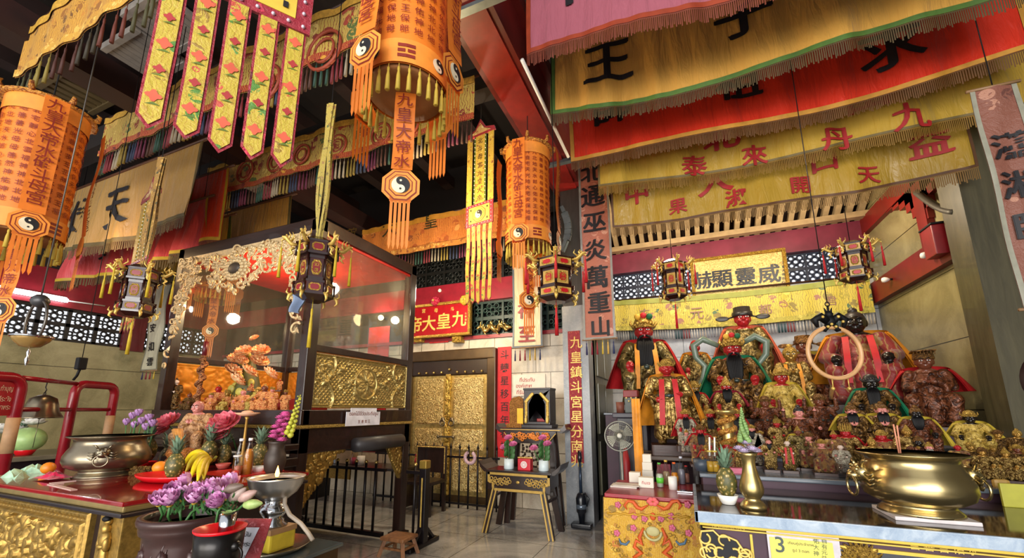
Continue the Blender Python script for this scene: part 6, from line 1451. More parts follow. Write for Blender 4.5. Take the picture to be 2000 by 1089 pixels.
for i, px in enumerate((994, 1062)):
    p = PY(px, 917, Y0+.12); p.z = z1; t = thing('flower_pot', ('white pot of pink artificial lotus, left on the small altar table', 'white pot of pink artificial lotus, right on the small altar table')[i], 'plant pot', p); s = mpp(p)
    m = MB(); m.lathe([(0, 0), (.055, 0), (.066, .01), (.062, .13), (.056, .13), (.054, .02), (0, .02)], p, 26); m.build('pot', plain('#c9d8dc', .4, 0, .04), t)
    for j, (dx, dz) in enumerate(((-.06, .2), (.0, .32), (.07, .24)) if i == 0 else ((-.12, .2), (.0, .33), (.06, .26))):
        q = p+Vector((dx, -.02, .06+dz)); b6 = bloom_mb(.055, OPEN); m = MB(); rt = Euler((.5, 0, 0)).to_matrix(); m.add([q+rt @ Vector(v) for v in b6.v], b6.f, 0, True); fo = m.build('bloom', plain('#d879a8', .5, 0, .2, 40), t)
        m = MB(); m.tube([p+Vector((0, 0, .1)), p+Vector((dx*.6, 0, dz*.6)), q], .007, 5); m.build('stem', GREENL, t)
    m = MB()
    for j in range(9):
        a = j*2.1; q = p+Vector((.05*math.cos(a), .04*math.sin(a), .16+.02*j)); m.ell(q, (.035, .012, .05), 0, 8, Euler((.3*math.sin(a), .5*math.cos(a), a)).to_matrix())
    m.build('leaf', GREENL, t)
p = PY(1026, 917, Y0+.12); p.z = z1; t = thing('donation_box', 'red donation box with a white seal on the small altar table', 'box', p); m = MB(); m.bev(p+Vector((-.085, -.05, 0)), p+Vector((.085, .06, .14)), .008); m.build('body', plain('#c01f30', .4), t)
m = MB(); m.lathe([(0, .0), (.042, .0), (.042, .004), (0, .004)], p+Vector((0, -.05, .07)), 24, 0, False, 1, 1, Matrix.Rotation(PI/2, 3, 'X')); m.torus(p+Vector((0, -.056, .07)), .03, .003, 24, 5, 1, Matrix.Rotation(PI/2, 3, 'X')); m.torus(p+Vector((0, -.056, .07)), .016, .003, 16, 5, 1, Matrix.Rotation(PI/2, 3, 'X')); m.build('white_seal', [WHITE, plain('#c2606a', .5)], t)
m = MB(); 
for k in range(12): m.ell(p+Vector((-.09+.0165*k, -.01, .15)), (.014, .02, .014), 0, 6)
m.build('scalloped_rim', GOLD, t)
# tall altar behind it with a shrine house
YA0, YA1 = 5.44, 5.72; z2 = PY(1035, 836, YA0).z; x0, x1 = PY(985, 850, YA0).x, PY(1086, 850, YA0).x
t = thing('tall_altar_table', 'tall black and gold altar table against the wall behind the small one', 'table', ((x0+x1)/2, YA0, 0))
m = MB(); m.bev((x0-.02, YA0, z2-.04), (x1+.02, YA1, z2), .006)
for s, x in ((-1, x0-.02), (1, x1+.02)): m.prism([(0, -.05), (0, 0), (s*.06, .01), (s*.1, .06), (s*.12, -.01), (s*.05, -.06)], YA0, YA1, 0, lambda v: Vector((x+v.x, v.z, z2+v.y)))
m.build('tabletop', DARKX, t)
m = MB(); m.prism([(x0, -.04), (x1, -.04), (x1-.12, -.2), (x0+.12, -.2)], YA0+.01, YA0+.03, 0, lambda v: Vector((v.x, v.z, z2+v.y))); ap = m.build('apron', DARKX, t)
m = MB(); m.bar((x0-.06, YA0-.004, z2-.02), (x1+.06, YA0-.004, z2-.02), .014, .01); m.bar((x0, YA0-.004, z2-.06), (x0+.13, YA0+.002, z2-.2), .014, .01); m.bar((x1, YA0-.004, z2-.06), (x1-.13, YA0+.002, z2-.2), .014, .01); m.build('gold_line', GS, ap)
m = MB(); r = random.Random(3)
for i in range(46): u = r.uniform(-1, 1); m.torus(((x0+x1)/2+u*(x1-x0)*.36, YA0+.0, z2-.11+r.uniform(-.04, .04)), r.uniform(.012, .024), .008, 10, 5, 0, Matrix.Rotation(PI/2, 3, 'X'))
m.build('orange_carving', plain('#d07a2a', .45, .2), ap)
for x, s in ((x0+.12, -1), (x1-.1, 1)):
    for y in (YA0+.05, YA1-.04): m = MB(); m.bar((x, y, z2-.05), (x+s*.1, y, 0), .07, .05); m.build('leg', DARK, t)
m = MB()
for i in range(60): m.ell(((x0+x1)/2+.13*math.sin(i*2.4), YA0+.06+.01*(i % 3), z2-.22-.0068*i), .018, 0, 6)
m.build('hanging_beads', plain('#3b2a22', .3, .4), t)
c = PY(1052, 825, YA0+.12); c.z = z2; t = thing('shrine_house', 'black and gold arched shrine house on the tall altar table', 'shrine', c); sp = mpp(c); wv, hv, dv_ = .19, .52, .2
m = MB(); m.bev(c+Vector((-wv-.03, -.1, 0)), c+Vector((wv+.03, dv_, .05)), .008); m.bev(c+Vector((-wv, -.08, .05)), c+Vector((wv, dv_, .09)), .006)
m.box(c+Vector((-wv, -.06, .09)), c+Vector((-wv+.03, dv_, hv))); m.box(c+Vector((wv-.03, -.06, .09)), c+Vector((wv, dv_, hv))); m.box(c+Vector((-wv, dv_-.02, .09)), c+Vector((wv, dv_, hv))); m.bev(c+Vector((-wv-.01, -.08, hv)), c+Vector((wv+.01, dv_, hv+.03)), .006); m.build('housing', EBONY, t)
m = MB(); N = 14; outer = [(-wv, .09), (-wv, hv), (wv, hv), (wv, .09)]
pl_ = [(-wv, .09), (-wv, hv)] + [(wv, hv), (wv, .09), (wv-.07, .09), (wv-.07, .33)] + [((wv-.07)*math.cos(a)*(1-.25*abs(math.sin(2*a))), .33+.14*math.sin(a)) for a in [PI*i/N for i in range(1, N)]] + [(-wv+.07, .33), (-wv+.07, .09)]
bm_ = bmesh.new(); f_ = bm_.faces.new([bm_.verts.new(c+Vector((x, -.07, z))) for x, z in pl_]); bmesh.ops.triangulate(bm_, faces=[f_]); m.bm(bm_)
for s in (-1, 1):
    for k in range(14): m.ell(c+Vector((s*(wv-.035), -.075, .12+.018*k)), (.025, .012, .012), 1, 6)
    for k in range(9): a = PI*k/16; m.ell(c+Vector((s*(wv-.03-.012*k), -.075, .36+.013*k)), (.026, .012, .022), 1, 6)
    m.lathe([(.0, 0), (.026, .02), (.02, .04), (.024, .07), (.012, .09), (.02, .1), (0, .12)], c+Vector((s*(wv-.035), -.09, .06)), 10, 1)
m.build('gilt_arch', [EBONY, GOLDP], t)
m = MB(); m.bev(c+Vector((-.02, -.02, .09)), c+Vector((.12, .1, .13)), .006); m.lathe([(0, .13), (.03, .13), (.035, .22), (.028, .26), (.012, .28), (0, .29)], c+Vector((.06, .05, 0)), 14); tag(m.build('red_figurine', plain('#8c1a1c', .4)), 'tiny red figurine standing inside the arched shrine house', 'figurine')
p = PY(1013, 826, YA0+.1); p.z = z2; t = thing('paper_offering', 'yellow paper offering fan against an orange carved holder on altar', 'offering', p); m = MB()
for k in range(4): m.box(p+Vector((-.02+.024*k, -.01-.004*k, .02)), p+Vector((.002+.024*k, -.004-.004*k, .27)))
m.build('yellow_paper', plain('#e0b22a', .6), t); m = MB(); m.prism([(-.15, 0), (.05, 0), (.07, .08), (.06, .4), (0, .44), (-.1, .42), (-.15, .36)], .02, .05, 0, lambda v: p+Vector((v.x, v.z, v.y))); m.bev(p+Vector((-.17, -.06, 0)), p+Vector((.07, .05, .06)), .01); m.build('holder', goldrelief('#a87434', '#6a3d16', 60, .5, .2, .7), t)
# white wall sign, half hidden by the shrine
a = PY(1003, 732, YB-.003); b = PY(1066, 772, YB-.003); t = thing('wall_sign', 'white wall sign with red writing behind the shrine house', 'sign', (a+b)/2); m = MB(); m.box((a.x, YB-.02, b.z), (b.x, YB-.002, a.z)); m.build('board', plain('#dccfc0', .5, 0, .04), t)
m = MB()
for i, s_ in enumerate(('ที่ประทับ', 'องค์เทพ', 'ที่รับ')): glyph(m, s_, lambda x, y: Vector(((a.x+b.x)/2-.03-.06*i+x, YB-.023, a.z-.08-.1*i+y)), .085)
m.build('writing', plain('#a01c24', .6), t)
# cordless vacuum cleaner before the pillar
p = PY(1137, 1030, 5.6); p.z = 0; t = thing('vacuum_cleaner', 'black upright vacuum cleaner leaning on the grey centre pillar', 'vacuum cleaner', p); VB = plain('#15181f', .25)
m = MB(); m.bev(p+Vector((-.13, -.08, .01)), p+Vector((.13, .06, .075)), .02); m.build('floor_head', VB, t)
q = p+Vector((0, 0, .06)); tp = Vector((p.x-.02, p.y+.06, PY(1128, 880, 5.66).z)); m = MB(); L = lambda k: q.lerp(tp, k)
m.tube([L(0), L(.14), L(.16), L(.34), L(.4), L(.42)], [.03, .05, .065, .07, .05, .03], 14); m.build('motor_body', VB, t); m = MB(); m.tube([L(.4), L(.86)], [.022, .018], 10); m.build('tube', plain('#27364a', .25, .4), t)
m = MB(); m.tube([L(.84), L(.9), L(1.0)], [.022, .03, .022], 10); m.tube([L(.42)+Vector((.05, 0, 0)), L(.34)+Vector((.1, 0, 0)), L(.24)+Vector((.07, 0, 0))], .012, 8); m.build('handle', VB, t); m = MB(); m.tube([L(.2), L(.26)], .068, 14); m.build('clear_bin', plain('#6a7684', .2, .5), t)
# standing fan
p = PY(1210, 851, 5.0); t = thing('standing_fan', 'grey standing electric fan at the left of the altar', 'fan', (p.x, p.y, 0)); rf_ = 28*mpp(p); rt = Euler((PI/2-.1, 0, .15)).to_matrix(); FGM = plain('#8a8a80', .4, .3)
m = MB(); m.torus(p, rf_, .008, 40, 6, 0, rt)
for i in range(40):
    a = 2*PI*i/40; m.tube([p+rt @ Vector((.03*math.cos(a), .03*math.sin(a), .05)), p+rt @ Vector((.6*rf_*math.cos(a), .6*rf_*math.sin(a), .055)), p+rt @ Vector((rf_*math.cos(a), rf_*math.sin(a), 0))], .0022, 4)
for q_ in (.4, .7): m.torus(p+rt @ Vector((0, 0, .055)), rf_*q_, .002, 30, 4, 0, rt)
m.build('guard', FGM, t); m = MB()
for k in range(4):
    a0 = k*PI/2; vs = [p+rt @ Vector((.025*math.cos(a0), .025*math.sin(a0), .0))]+[p+rt @ Vector((rf_*.88*math.cos(a0+q), rf_*.88*math.sin(a0+q), -.02+.05*q)) for q in [i*.2 for i in range(6)]]; m.add(vs, [(0, i, i+1) for i in range(1, 6)], 0, True)
m.build('blade', plain('#a9a99a', .4), t); m = MB(); m.ell(p+rt @ Vector((0, 0, .06)), .03, 0, 12); m.build('hub', plain('#c9c9bd', .4), t)
m = MB(); m.tube([p+Vector((0, .08, 0)), Vector((p.x, p.y+.08, .05))], .016, 8); m.ell(p+Vector((0, .09, .0)), (.07, .08, .07), 0, 12); m.build('stem', FGM, t); m = MB(); m.lathe([(0, 0), (.2, 0), (.19, .03), (.03, .06), (0, .06)], (p.x, p.y+.08, 0), 30); m.build('base', plain('#3b3c3a', .5), t)
# dark cupboard with boxes at the altar's left end, red umbrella
YC = 5.5; a = PY(1204, 806, YC); b = PY(1262, 806, YC); t = thing('dark_cupboard', 'narrow dark cupboard at the left end of the altar', 'cupboard', ((a.x+b.x)/2, YC, 0)); m = MB(); m.bev((a.x, YC, 0), (b.x, YC+.45, a.z-.06), .01); m.build('body', plain('#26222c', .4), t); m = MB(); m.bev((a.x-.05, YC-.04, a.z-.06), (b.x+.03, YC+.47, a.z), .01); m.build('top', plain('#2f2b38', .4), t)
m = MB(); m.bev((a.x+.05, YC-.015, .3), (b.x-.05, YC, a.z-.15), .01); m.build('door', plain('#2b2732', .4), t)
c1, c2 = PY(1221, 804, YC+.1), PY(1246, 804, YC+.1); m = MB(); t = thing('offering_chest', 'grey green chest with a dark red lid on the narrow cupboard', 'chest', ((c1.x+c2.x)/2, YC+.15, a.z)); m.bev((c1.x, YC+.08, a.z), (c2.x, YC+.3, a.z+.2), .01); m.build('body', plain('#4d5550', .5), t); m = MB(); m.bev((c1.x-.01, YC+.06, a.z+.2), (c2.x+.01, YC+.31, a.z+.29), .01); o = m.build('lid', plain('#7a1a1a', .5), t); m = MB()
for k in range(6): m.ell((c1.x+.03+.03*k, YC+.06, a.z+.19-.04*(k % 2)), .014, 0, 6)
m.build('studs', plain('#c9b87a', .5), t)
c1 = PY(1212, 803, YC+.1); m = MB(); m.lathe([(0, 0), (.05, 0), (.055, .14), (.045, .14), (0, .1)], (c1.x, c1.y, a.z), 16); tag(m.build('clay_cup', plain('#6b3a2c', .6)), 'reddish clay cup on the narrow cupboard beside the chest', 'cup')
p = PY(1226, 960, 5.2); p.z = 0; q = PY(1221, 868, 5.3); m = MB(); m.tube([p, p.lerp(q, .1), p.lerp(q, .8), q], [.01, .04, .05, .015], 10); m.tube([q, q+Vector((0, 0, .08))], .01, 6); tag(m.build('red_umbrella', plain('#9c1c22', .5)), 'rolled red umbrella leaning on the narrow dark cupboard', 'umbrella')
# ================================================================ STATUES: master bodies
def caps(mb, a, b, r0, r1=None, n=12, k=7):
    a = Vector(a); b = Vector(b); r1 = r0 if r1 is None else r1
    L = (b-a).length; d = (b-a).normalized(); pts = []; rs = []
    for i in range(4): t = (PI/2)*i/4; pts.append(a-d*r0*math.cos(t)); rs.append(max(.0005, r0*math.sin(t)))
    for i in range(k+1): q = i/k; pts.append(a.lerp(b, q)); rs.append(r0+(r1-r0)*q)
    for i in range(1, 5): t = (PI/2)*i/4; pts.append(b+d*r1*math.sin(t)); rs.append(max(.0005, r1*math.cos(t)))
    mb.tube(pts, rs, n)
def head_parts(m, hc, r):
    x, y, z = hc
    m.ell((x, y, z), (r*.92, r, r*1.12), 0, 20); m.ell((x, y-r*.35, z-r*.6), (r*.6, r*.55, r*.5), 0, 14)
    m.ell((x, y-r*1.0, z-r*.1), (r*.14, r*.2, r*.26), 0, 10); m.ell((x, y-r*1.06, z-r*.26), (r*.2, r*.16, r*.12), 0, 10)
    for s in (-1, 1):
        m.ell((x+s*r*.4, y-r*.74, z-r*.3), (r*.3, r*.24, r*.26), 0, 10); m.ell((x+s*r*.36, y-r*.84, z+r*.2), (r*.3, r*.14, r*.08), 0, 10)
        m.ell((x+s*r*.92, y+r*.02, z-r*.12), (r*.13, r*.2, r*.4), 0, 10)
    m.ell((x, y-r*.86, z-r*.58), (r*.26, r*.14, r*.07), 0, 10); m.ell((x, y-r*.84, z-r*.7), (r*.2, r*.14, r*.07), 0, 10)
def hand(m, c, d, upv, s):
    c = Vector(c); d = Vector(d).normalized(); u = Vector(upv).normalized(); w_ = d.cross(u).normalized(); f = lambda x, y, z: c+w_*x*s+d*y*s+u*z*s
    rot = Matrix((w_, d, u)).transposed(); m.ell(c, (s*.5, s*.55, s*.24), 0, 10, rot)
    for i, (x, L) in enumerate(((-.36, .62), (-.12, .78), (.12, .74), (.36, .56))):
        m.tube([f(x, .35, .05), f(x*1.1, .35+L*.5, .08), f(x*1.1, .35+L*.95, -.15)], [s*.13, s*.12, s*.08], 7)
    m.tube([f(-.42, -.1, 0), f(-.72, .2, -.05), f(-.68, .5, -.15)], [s*.16, s*.14, s*.09], 7)
def make_body(kind):
    m = MB(); skin = []
    if kind in ('seated', 'prayer', 'raised'):
        hc = (0, -.035, .8); r = .098
        m.ell((0, .02, .5), (.16, .12, .22), 0, 20); m.ell((0, -.04, .43), (.15, .13, .13), 0, 18); m.ell((0, .02, .33), (.24, .16, .09), 0, 18)
        caps(m, (0, 0, .66), (0, -.02, .76), .05); m.ell((0, .0, .665), (.12, .085, .05), 0, 16)
        for s in (-1, 1):
            m.ell((s*.165, .01, .63), (.075, .075, .07), 0, 14); caps(m, (s*.09, -.02, .34), (s*.19, -.23, .31), .1, .09); caps(m, (s*.19, -.23, .3), (s*.17, -.21, .1), .085, .075)
            m.ell((s*.175, -.27, .045), (.05, .1, .045), 0, 12); m.lathe([(0, 0), (.1, 0), (.105, .03), (.085, .12), (0, .13)], (s*.175, -.21, .05), 14)
            if kind == 'seated':
                caps(m, (s*.19, 0, .61), (s*.26, -.06, .46), .062, .058); caps(m, (s*.26, -.06, .46), (s*.19, -.23, .43), .055, .06); m.ell((s*.245, -.13, .38), (.035, .07, .1), 0, 10)
                hand(m, (s*.17, -.28, .425), (-s*.3, -1, -.15), (0, 0, 1), .04); skin.append((s*.165, -.3, .42, .062))
            elif kind == 'prayer':
                caps(m, (s*.19, 0, .61), (s*.22, -.07, .47), .062, .055); caps(m, (s*.22, -.07, .47), (s*.05, -.17, .54), .052, .05); m.ell((s*.15, -.13, .44), (.04, .05, .09), 0, 10)
                hand(m, (s*.018, -.19, .575), (-s*.1, -.05, 1), (-s, 0, 0), .036); skin.append((0, -.19, .585, .062))
            else:
                caps(m, (s*.19, 0, .62), (s*.28, -.05, .66), .058, .05); caps(m, (s*.28, -.05, .66), (s*.27, -.08, .84), .045, .036); hand(m, (s*.27, -.08, .89), (0, 0, 1), (-s, 0, 0), .036); skin.append((s*.27, -.08, .9, .07))
                caps(m, (s*.19, 0, .6), (s*.27, -.06, .48), .055, .05); caps(m, (s*.27, -.06, .48), (s*.3, -.22, .5), .045, .036); hand(m, (s*.3, -.26, .505), (0, -1, .2), (0, 0, 1), .036); skin.append((s*.3, -.27, .505, .06))
        m.ell((0, -.16, .24), (.1, .1, .16), 0, 14); m.ell((0, -.2, .12), (.075, .06, .12), 0, 12); m.box((-.24, -.1, 0), (.24, .16, .3)); 
        for s in (-1, 1):
            for j in range(4): caps(m, (s*(.03+.03*j), -.16-.01*j, .44-.02*j), (s*(.05+.05*j), -.25+.01*j, .22), .012, .016, 6, 3)
    else:
        hc = (0, -.02, .875); r = .072
        m.ell((0, .0, .66), (.12, .085, .14), 0, 18); m.ell((0, -.02, .55), (.115, .095, .1), 0, 16); caps(m, (0, 0, .75), (0, -.01, .83), .036)
        m.ell((0, 0, .755), (.1, .06, .035), 0, 14)
        m.lathe([(0, .07), (.15, .06), (.16, .1), (.145, .3), (.125, .45), (.11, .58), (0, .6)], (0, .01, 0), 24, 0, True, 1, .75)
        for s in (-1, 1):
            m.ell((s*.125, 0, .735), (.055, .055, .05), 0, 12); caps(m, (s*.075, -.02, .5), (s*.085, -.045, .28), .082, .07); caps(m, (s*.085, -.04, .28), (s*.085, -.02, .08), .062, .058); m.ell((s*.085, -.06, .03), (.042, .085, .035), 0, 12)
            caps(m, (s*.145, 0, .72), (s*.19, -.02, .57), .046, .042); caps(m, (s*.19, -.02, .57), (s*.1, -.13, .56 if s > 0 else .5), .04, .036); m.ell((s*.15, -.07, .49), (.03, .04, .085), 0, 10)
            hand(m, (s*.08, -.155, .565 if s > 0 else .505), (-s*.6, -.8, .2), (0, 0, 1), .03); skin.append((s*.075, -.165, .565 if s > 0 else .505, .05))
        for j in range(5): caps(m, (-.06+.03*j, -.1, .48), (-.08+.04*j, -.115, .12), .011, .014, 6, 3)
    head_parts(m, hc, r); o = m.build('body', [GOLD, RED]); md = o.modifiers.new('r', 'REMESH'); md.mode = 'VOXEL'; md.voxel_size = .0085 if kind != 'standing' else .0068; md.use_smooth_shade = True
    sm = o.modifiers.new('s', 'SMOOTH'); sm.factor = .5; sm.iterations = 2
    dg = bpy.context.evaluated_depsgraph_get(); dg.update(); me = bpy.data.meshes.new_from_object(o.evaluated_get(dg)); bpy.data.objects.remove(o)
    n = len(me.polygons); cc_ = np.empty(n*3); me.polygons.foreach_get('center', cc_); cc_ = cc_.reshape(-1, 3); mi = np.zeros(n, int)
    h = np.array(hc); mi[(np.abs(cc_-h)/np.array([r*1.2, r*1.5, r*1.3]) < 1).all(1)] = 1
    for x, y, z, q in skin: mi[np.linalg.norm(cc_-np.array([x, y, z]), axis=1) < q] = 1
    me.polygons.foreach_set('material_index', mi); me.polygons.foreach_set('use_smooth', np.ones(n, bool)); me.update()
    return me, hc, r
BODY = {k: make_body(k) for k in ('seated', 'prayer', 'raised', 'standing')}
def unit(mb, name, mats): o = mb.build(name, mats); me = o.data; bpy.data.objects.remove(o); return me
# headgear for a head of radius 1
HG = {}
m = MB(); m.lathe([(1.02, .25), (1.12, .3), (1.1, .55), (1.02, .9), (.8, 1.35), (.4, 1.6), (0, 1.66)], (0, 0, 0), 20); m.torus((0, 0, .36), 1.08, .12, 20, 6)
for k in range(9): a = -PI/2+(k-4)*.3; m.ell((1.15*math.cos(a), 1.15*math.sin(a), .6+.16*math.cos((k-4)*.6)), .17, 0, 7)
for s in (-1, 1): m.tube([(s*1.1, 0, .5), (s*1.3, .1, .8), (s*1.25, .1, 1.25)], [.12, .16, .04], 6)
HG['crown'] = unit(m, 'crown', [GOLD])
m = MB(); m.lathe([(1.05, .25), (1.15, .3), (1.1, .6), (.9, .95), (0, 1.1)], (0, 0, 0), 20)
for k in range(11):
    a = -PI/2+(k-5)*.42; c_ = Vector((math.cos(a), math.sin(a), 0)); hgt = 1.15+.75*math.cos((k-5)*.3); m.tube([c_*1.08+Vector((0, 0, .4)), c_*1.2+Vector((0, 0, .4+hgt*.6)), c_*1.02+Vector((0, 0, .4+hgt))], [.2, .2, .03], 7)
HG['flame'] = unit(m, 'crown', [GOLD])
m = MB(); m.lathe([(1.05, .2), (1.1, .25), (1.08, .7), (.95, .72), (.9, 1.3), (.0, 1.4)], (0, 0, 0), 20)
for s in (-1, 1):
    m.ell((s*2.1, .1, .1), (.75, .08, .32), 0, 14); m.tube([(s*1.0, .1, .25), (s*1.5, .1, .12)], .1, 6)
HG['winged'] = unit(m, 'official_hat', [GOLD])
m = MB(); m.lathe([(1.02, .2), (1.08, .3), (1.0, .95), (0, 1.0)], (0, 0, 0), 20); m.box((-1.15, -1.75, 1.15), (1.15, 1.6, 1.3)); m.lathe([(.6, .95), (.6, 1.2), (0, 1.2)], (0, 0, 0), 12)
for k in range(7): m.tube([(-.95+.32*k, -1.68, 1.15), (-.95+.32*k, -1.68, .65)], .05, 5)
HG['board'] = unit(m, 'board_hat', [GOLD])
m = MB(); m.ell((0, .05, .2), (.98, 1.02, 1.0), 0, 16); m.ell((0, .1, 1.25), (.42, .42, .38), 0, 12); m.torus((0, .1, 1.0), .3, .1, 14, 6)
HG['bun'] = unit(m, 'hair', [BLACK])
m = MB(); m.lathe([(1.02, .2), (1.12, .28), (1.05, .6), (.75, 1.0), (.5, 1.5), (.2, 2.1), (0, 2.3)], (0, 0, 0), 18); m.torus((0, 0, .3), 1.05, .12, 18, 6); m.torus((0, 0, .95), .75, .1, 16, 6)
HG['spire'] = unit(m, 'crown', [GOLD])
m = MB()
for k in range(13): a = PI*(k/12); x = math.cos(a)*.62; m.tube([(x, -.78, -.62), (x*1.15, -1.05, -1.2), (x*1.0, -1.15, -2.2), (x*.6, -1.05, -3.0-.6*math.sin(a))], [.15, .2, .17, .03], 6)
for s in (-1, 1): m.tube([(s*.1, -1.05, -.42), (s*.5, -1.0, -.5), (s*.75, -1.0, -1.0)], [.09, .1, .02], 5)
BEARD = unit(m, 'beard', [BLACK])
m = MB()
for s in (-1, 1): m.ell((s*.36, -.93, .02), (.2, .06, .075), 0, 8); m.ell((s*.36, -.985, .02), (.075, .04, .07), 1, 8); m.tube([(s*.1, -1.0, .22), (s*.4, -.98, .36), (s*.68, -.8, .26)], [.05, .07, .02], 5, 1)
EYES = unit(m, 'eyes', [WHITE, BLACK])
def cape_mesh(r0, r1, z0, z1, th=.014, y0=.02, yo=0):
    m = MB(); n, k = 26, 12
    for sgn in (1, -1):
        def f(u, v):
            a = (-1.95+3.9*u); rr = r0+(r1-r0)*v**.8; w_ = 1+.06*math.sin(a*9)*v; e = th*(sgn > 0)
            return Vector(((rr*w_+e)*math.sin(a)*1.15, y0+(rr*w_+e)*math.cos(a)*.72+yo*v, z0+(z1-z0)*v+.05*(1-v)*math.cos(a)))
        m.sheet(f if sgn > 0 else (lambda u, v, f=f: f(1-u, v)), n, k)
    return m
CAPE = {'seat': unit(cape_mesh(.19, .38, .7, .22), 'cape', [RED]), 'stand': unit(cape_mesh(.135, .28, .78, .2), 'cape', [RED]), 'short': unit(cape_mesh(.19, .34, .7, .42), 'cape', [RED])}
def ribs(z0, z1, x0, yb):
    m = MB()
    for s in (-1, 1): m.sheet(lambda u, v: Vector((s*(x0+.02*v)+(u-.5)*.05, -.1-(yb)*math.sin(min(1, v*1.6)*PI/2)-.004, z0+(z1-z0)*v)), 2, 12); 
    return m
RIBB = {'seat': unit(ribs(.66, .2, .09, .17), 'ribbon', [RED]), 'stand': unit(ribs(.74, .22, .06, .07), 'ribbon', [RED])}
m = MB(); m.torus((0, 0, 0), 1, .1, 28, 7); m.ell((0, -1.05, 0), (.2, .1, .14)); BELT = unit(m, 'belt', [plain('#22302c', .35)])
SK = {'red': plain('#9c1c22', .28), 'dark': plain('#17110f', .25), 'pink': plain('#c07a70', .35), 'brown': plain('#6b3a28', .3), 'gold': plain('#a8803c', .3, .6), 'white': plain('#cfb8a8', .4)}
RB = {'gold': goldrelief('#a88c50', '#4f3414', 9, .32, .7, .7), 'olive': goldrelief('#877546', '#3a2e14', 9, .32, .65, .7), 'redgold': brocade('#7d5c2a', ['#6b1512', '#b08c42', '#4a1a0e', '#7a5824'], 20, thr=.6, rough=.36, metal=.35), 'darkgold': goldrelief('#7a5a2c', '#26150c', 11, .35, .6, .7), 'silver': goldrelief('#b3ac98', '#6d5a4c', 11, .4, .4, .6), 'yellow': goldrelief('#bda04a', '#7a6224', 10, .5, .2, .5), 'brown': goldrelief('#6b3a20', '#2c140c', 11, .35, .3, .6), 'peach': goldrelief('#e0a060', '#a8481c', 12, .45, .2, .7), 'redcloth': brocade('#7a1c18', ['#8f6a3a', '#5d120f', '#94301c'], 7, thr=.4, rough=.45), 'tan': goldrelief('#b58a5c', '#7a5030', 10, .5, .1, .5)}
CL = {'red': plain('#b5141c', .6), 'orange': plain('#d88a1c', .6, 0, .2, 8), 'green': plain('#157a54', .55), 'yellow': plain('#c9b03a', .6), 'crimson': plain('#8c1230', .6), 'salmon': plain('#d86a4c', .6), 'cream': plain('#b3a670', .7), 'purple': plain('#7a3a52', .6)}
HGM = {'gold': goldrelief('#c9a44e', '#7a5a20', 3, .35, .6, .6), 'dark': plain('#2a2523', .4), 'brown': goldrelief('#8a6230', '#3a2010', 3, .35, .5, .6)}
def kid(par, name, me, mats, loc=(0, 0, 0), sc=1.0):
    o = bpy.data.objects.new(name, me); C.objects.link(o); o.parent = par; o.location = loc; o.scale = (sc,)*3 if not isinstance(sc, tuple) else sc
    for i, mt in enumerate(mats): o.material_slots[i].link = 'OBJECT'; o.material_slots[i].material = mt
    return o
BASEM = {}
def statue(label, px, ytop, Y, zb, pose='seated', skin='red', robe='gold', hat='crown', beard=0, cape=None, rib=None, belt=0, rz=0.0, base=.03, wide=1.0, group=None, name='deity_statue', hm='gold', tier=None, pom=0, hatk=None, cat='statue', eyes=None, hmin=None):
    p = PY(px, ytop, Y); top = p.z; me, hc, r = BODY[pose]
    H0 = {'crown': 1.66, 'flame': 1.95, 'winged': 1.4, 'board': 1.3, 'bun': 1.6, 'spire': 2.3, None: 1.15}[hat]*r+hc[2]
    tz = zb if tier is None else tier; b = zb-tz+base; s = (top-zb-base)/H0; wide *= .86 if pose != 'standing' else .95
    t = thing(name, label, cat, (p.x, Y, tz), rz, group); rl_ = kid
    up_ = Vector((0, 0, b))
    o = kid(t, 'body', me, [RB[robe], SK[skin]], up_, (s*wide, s*wide, s)); hp_ = Vector((hc[0]*s*wide, hc[1]*s*wide, hc[2]*s))+up_; hs = r*s
    if hat: kid(t, HG[hat].name.split('.')[0], HG[hat], [HGM[hm]], hp_, hs*(hatk or 1))
    if beard: kid(t, 'beard', BEARD, [BLACK if beard != 2 else plain('#8a8378', .6)], hp_, (hs, hs, hs*(1.0 if beard < 3 else 1.5)))
    if (s > .5 if eyes is None else eyes): kid(t, 'eyes', EYES, [WHITE, BLACK], hp_, hs)
    st = 'stand' if pose == 'standing' else 'seat'
    if cape: kid(t, 'cape', CAPE['short' if cape.startswith('s_') else st], [CL[cape.replace('s_', '')]], up_, (s*wide, s*wide, s))
    if rib: kid(t, 'ribbon', RIBB[st], [CL[rib]], up_, (s*wide, s*wide, s))
    if belt:
        q = (.165, .155, .42) if st == 'seat' else (.13, .115, .55); kid(t, 'belt', BELT, [BELT.materials[0]], Vector((0, -.01*s, q[2]*s))+up_, (q[0]*s*wide, q[1]*s*wide, .16*s))
    if pom:
        for k, c_ in ((-.8, '#d8a83a'), (0, '#c01c24'), (.8, '#14603a')): m = MB(); m.ell((0, 0, 0), 1, 0, 10); kid(t, 'pompom', unit(m, 'pompom', [plain(c_, .7)]), [], hp_+Vector((k*hs*.75, -hs*.7, hs*(1.55-.15*abs(k)))), hs*.34)
    key = ('b', round(b, 3), st); w0 = .3 if st == 'seat' else .19
    m = MB(); m.bev((-w0, -.34 if st == 'seat' else -.17, 0), (w0, .2 if st == 'seat' else .17, 1), .02)
    kid(t, 'plinth', BASEM.setdefault(st, unit(m, 'plinth', [plain('#3a1c14', .35, 0, .25, 6)])), [], (0, 0, 0), (s*wide, s*wide, b))
    return t

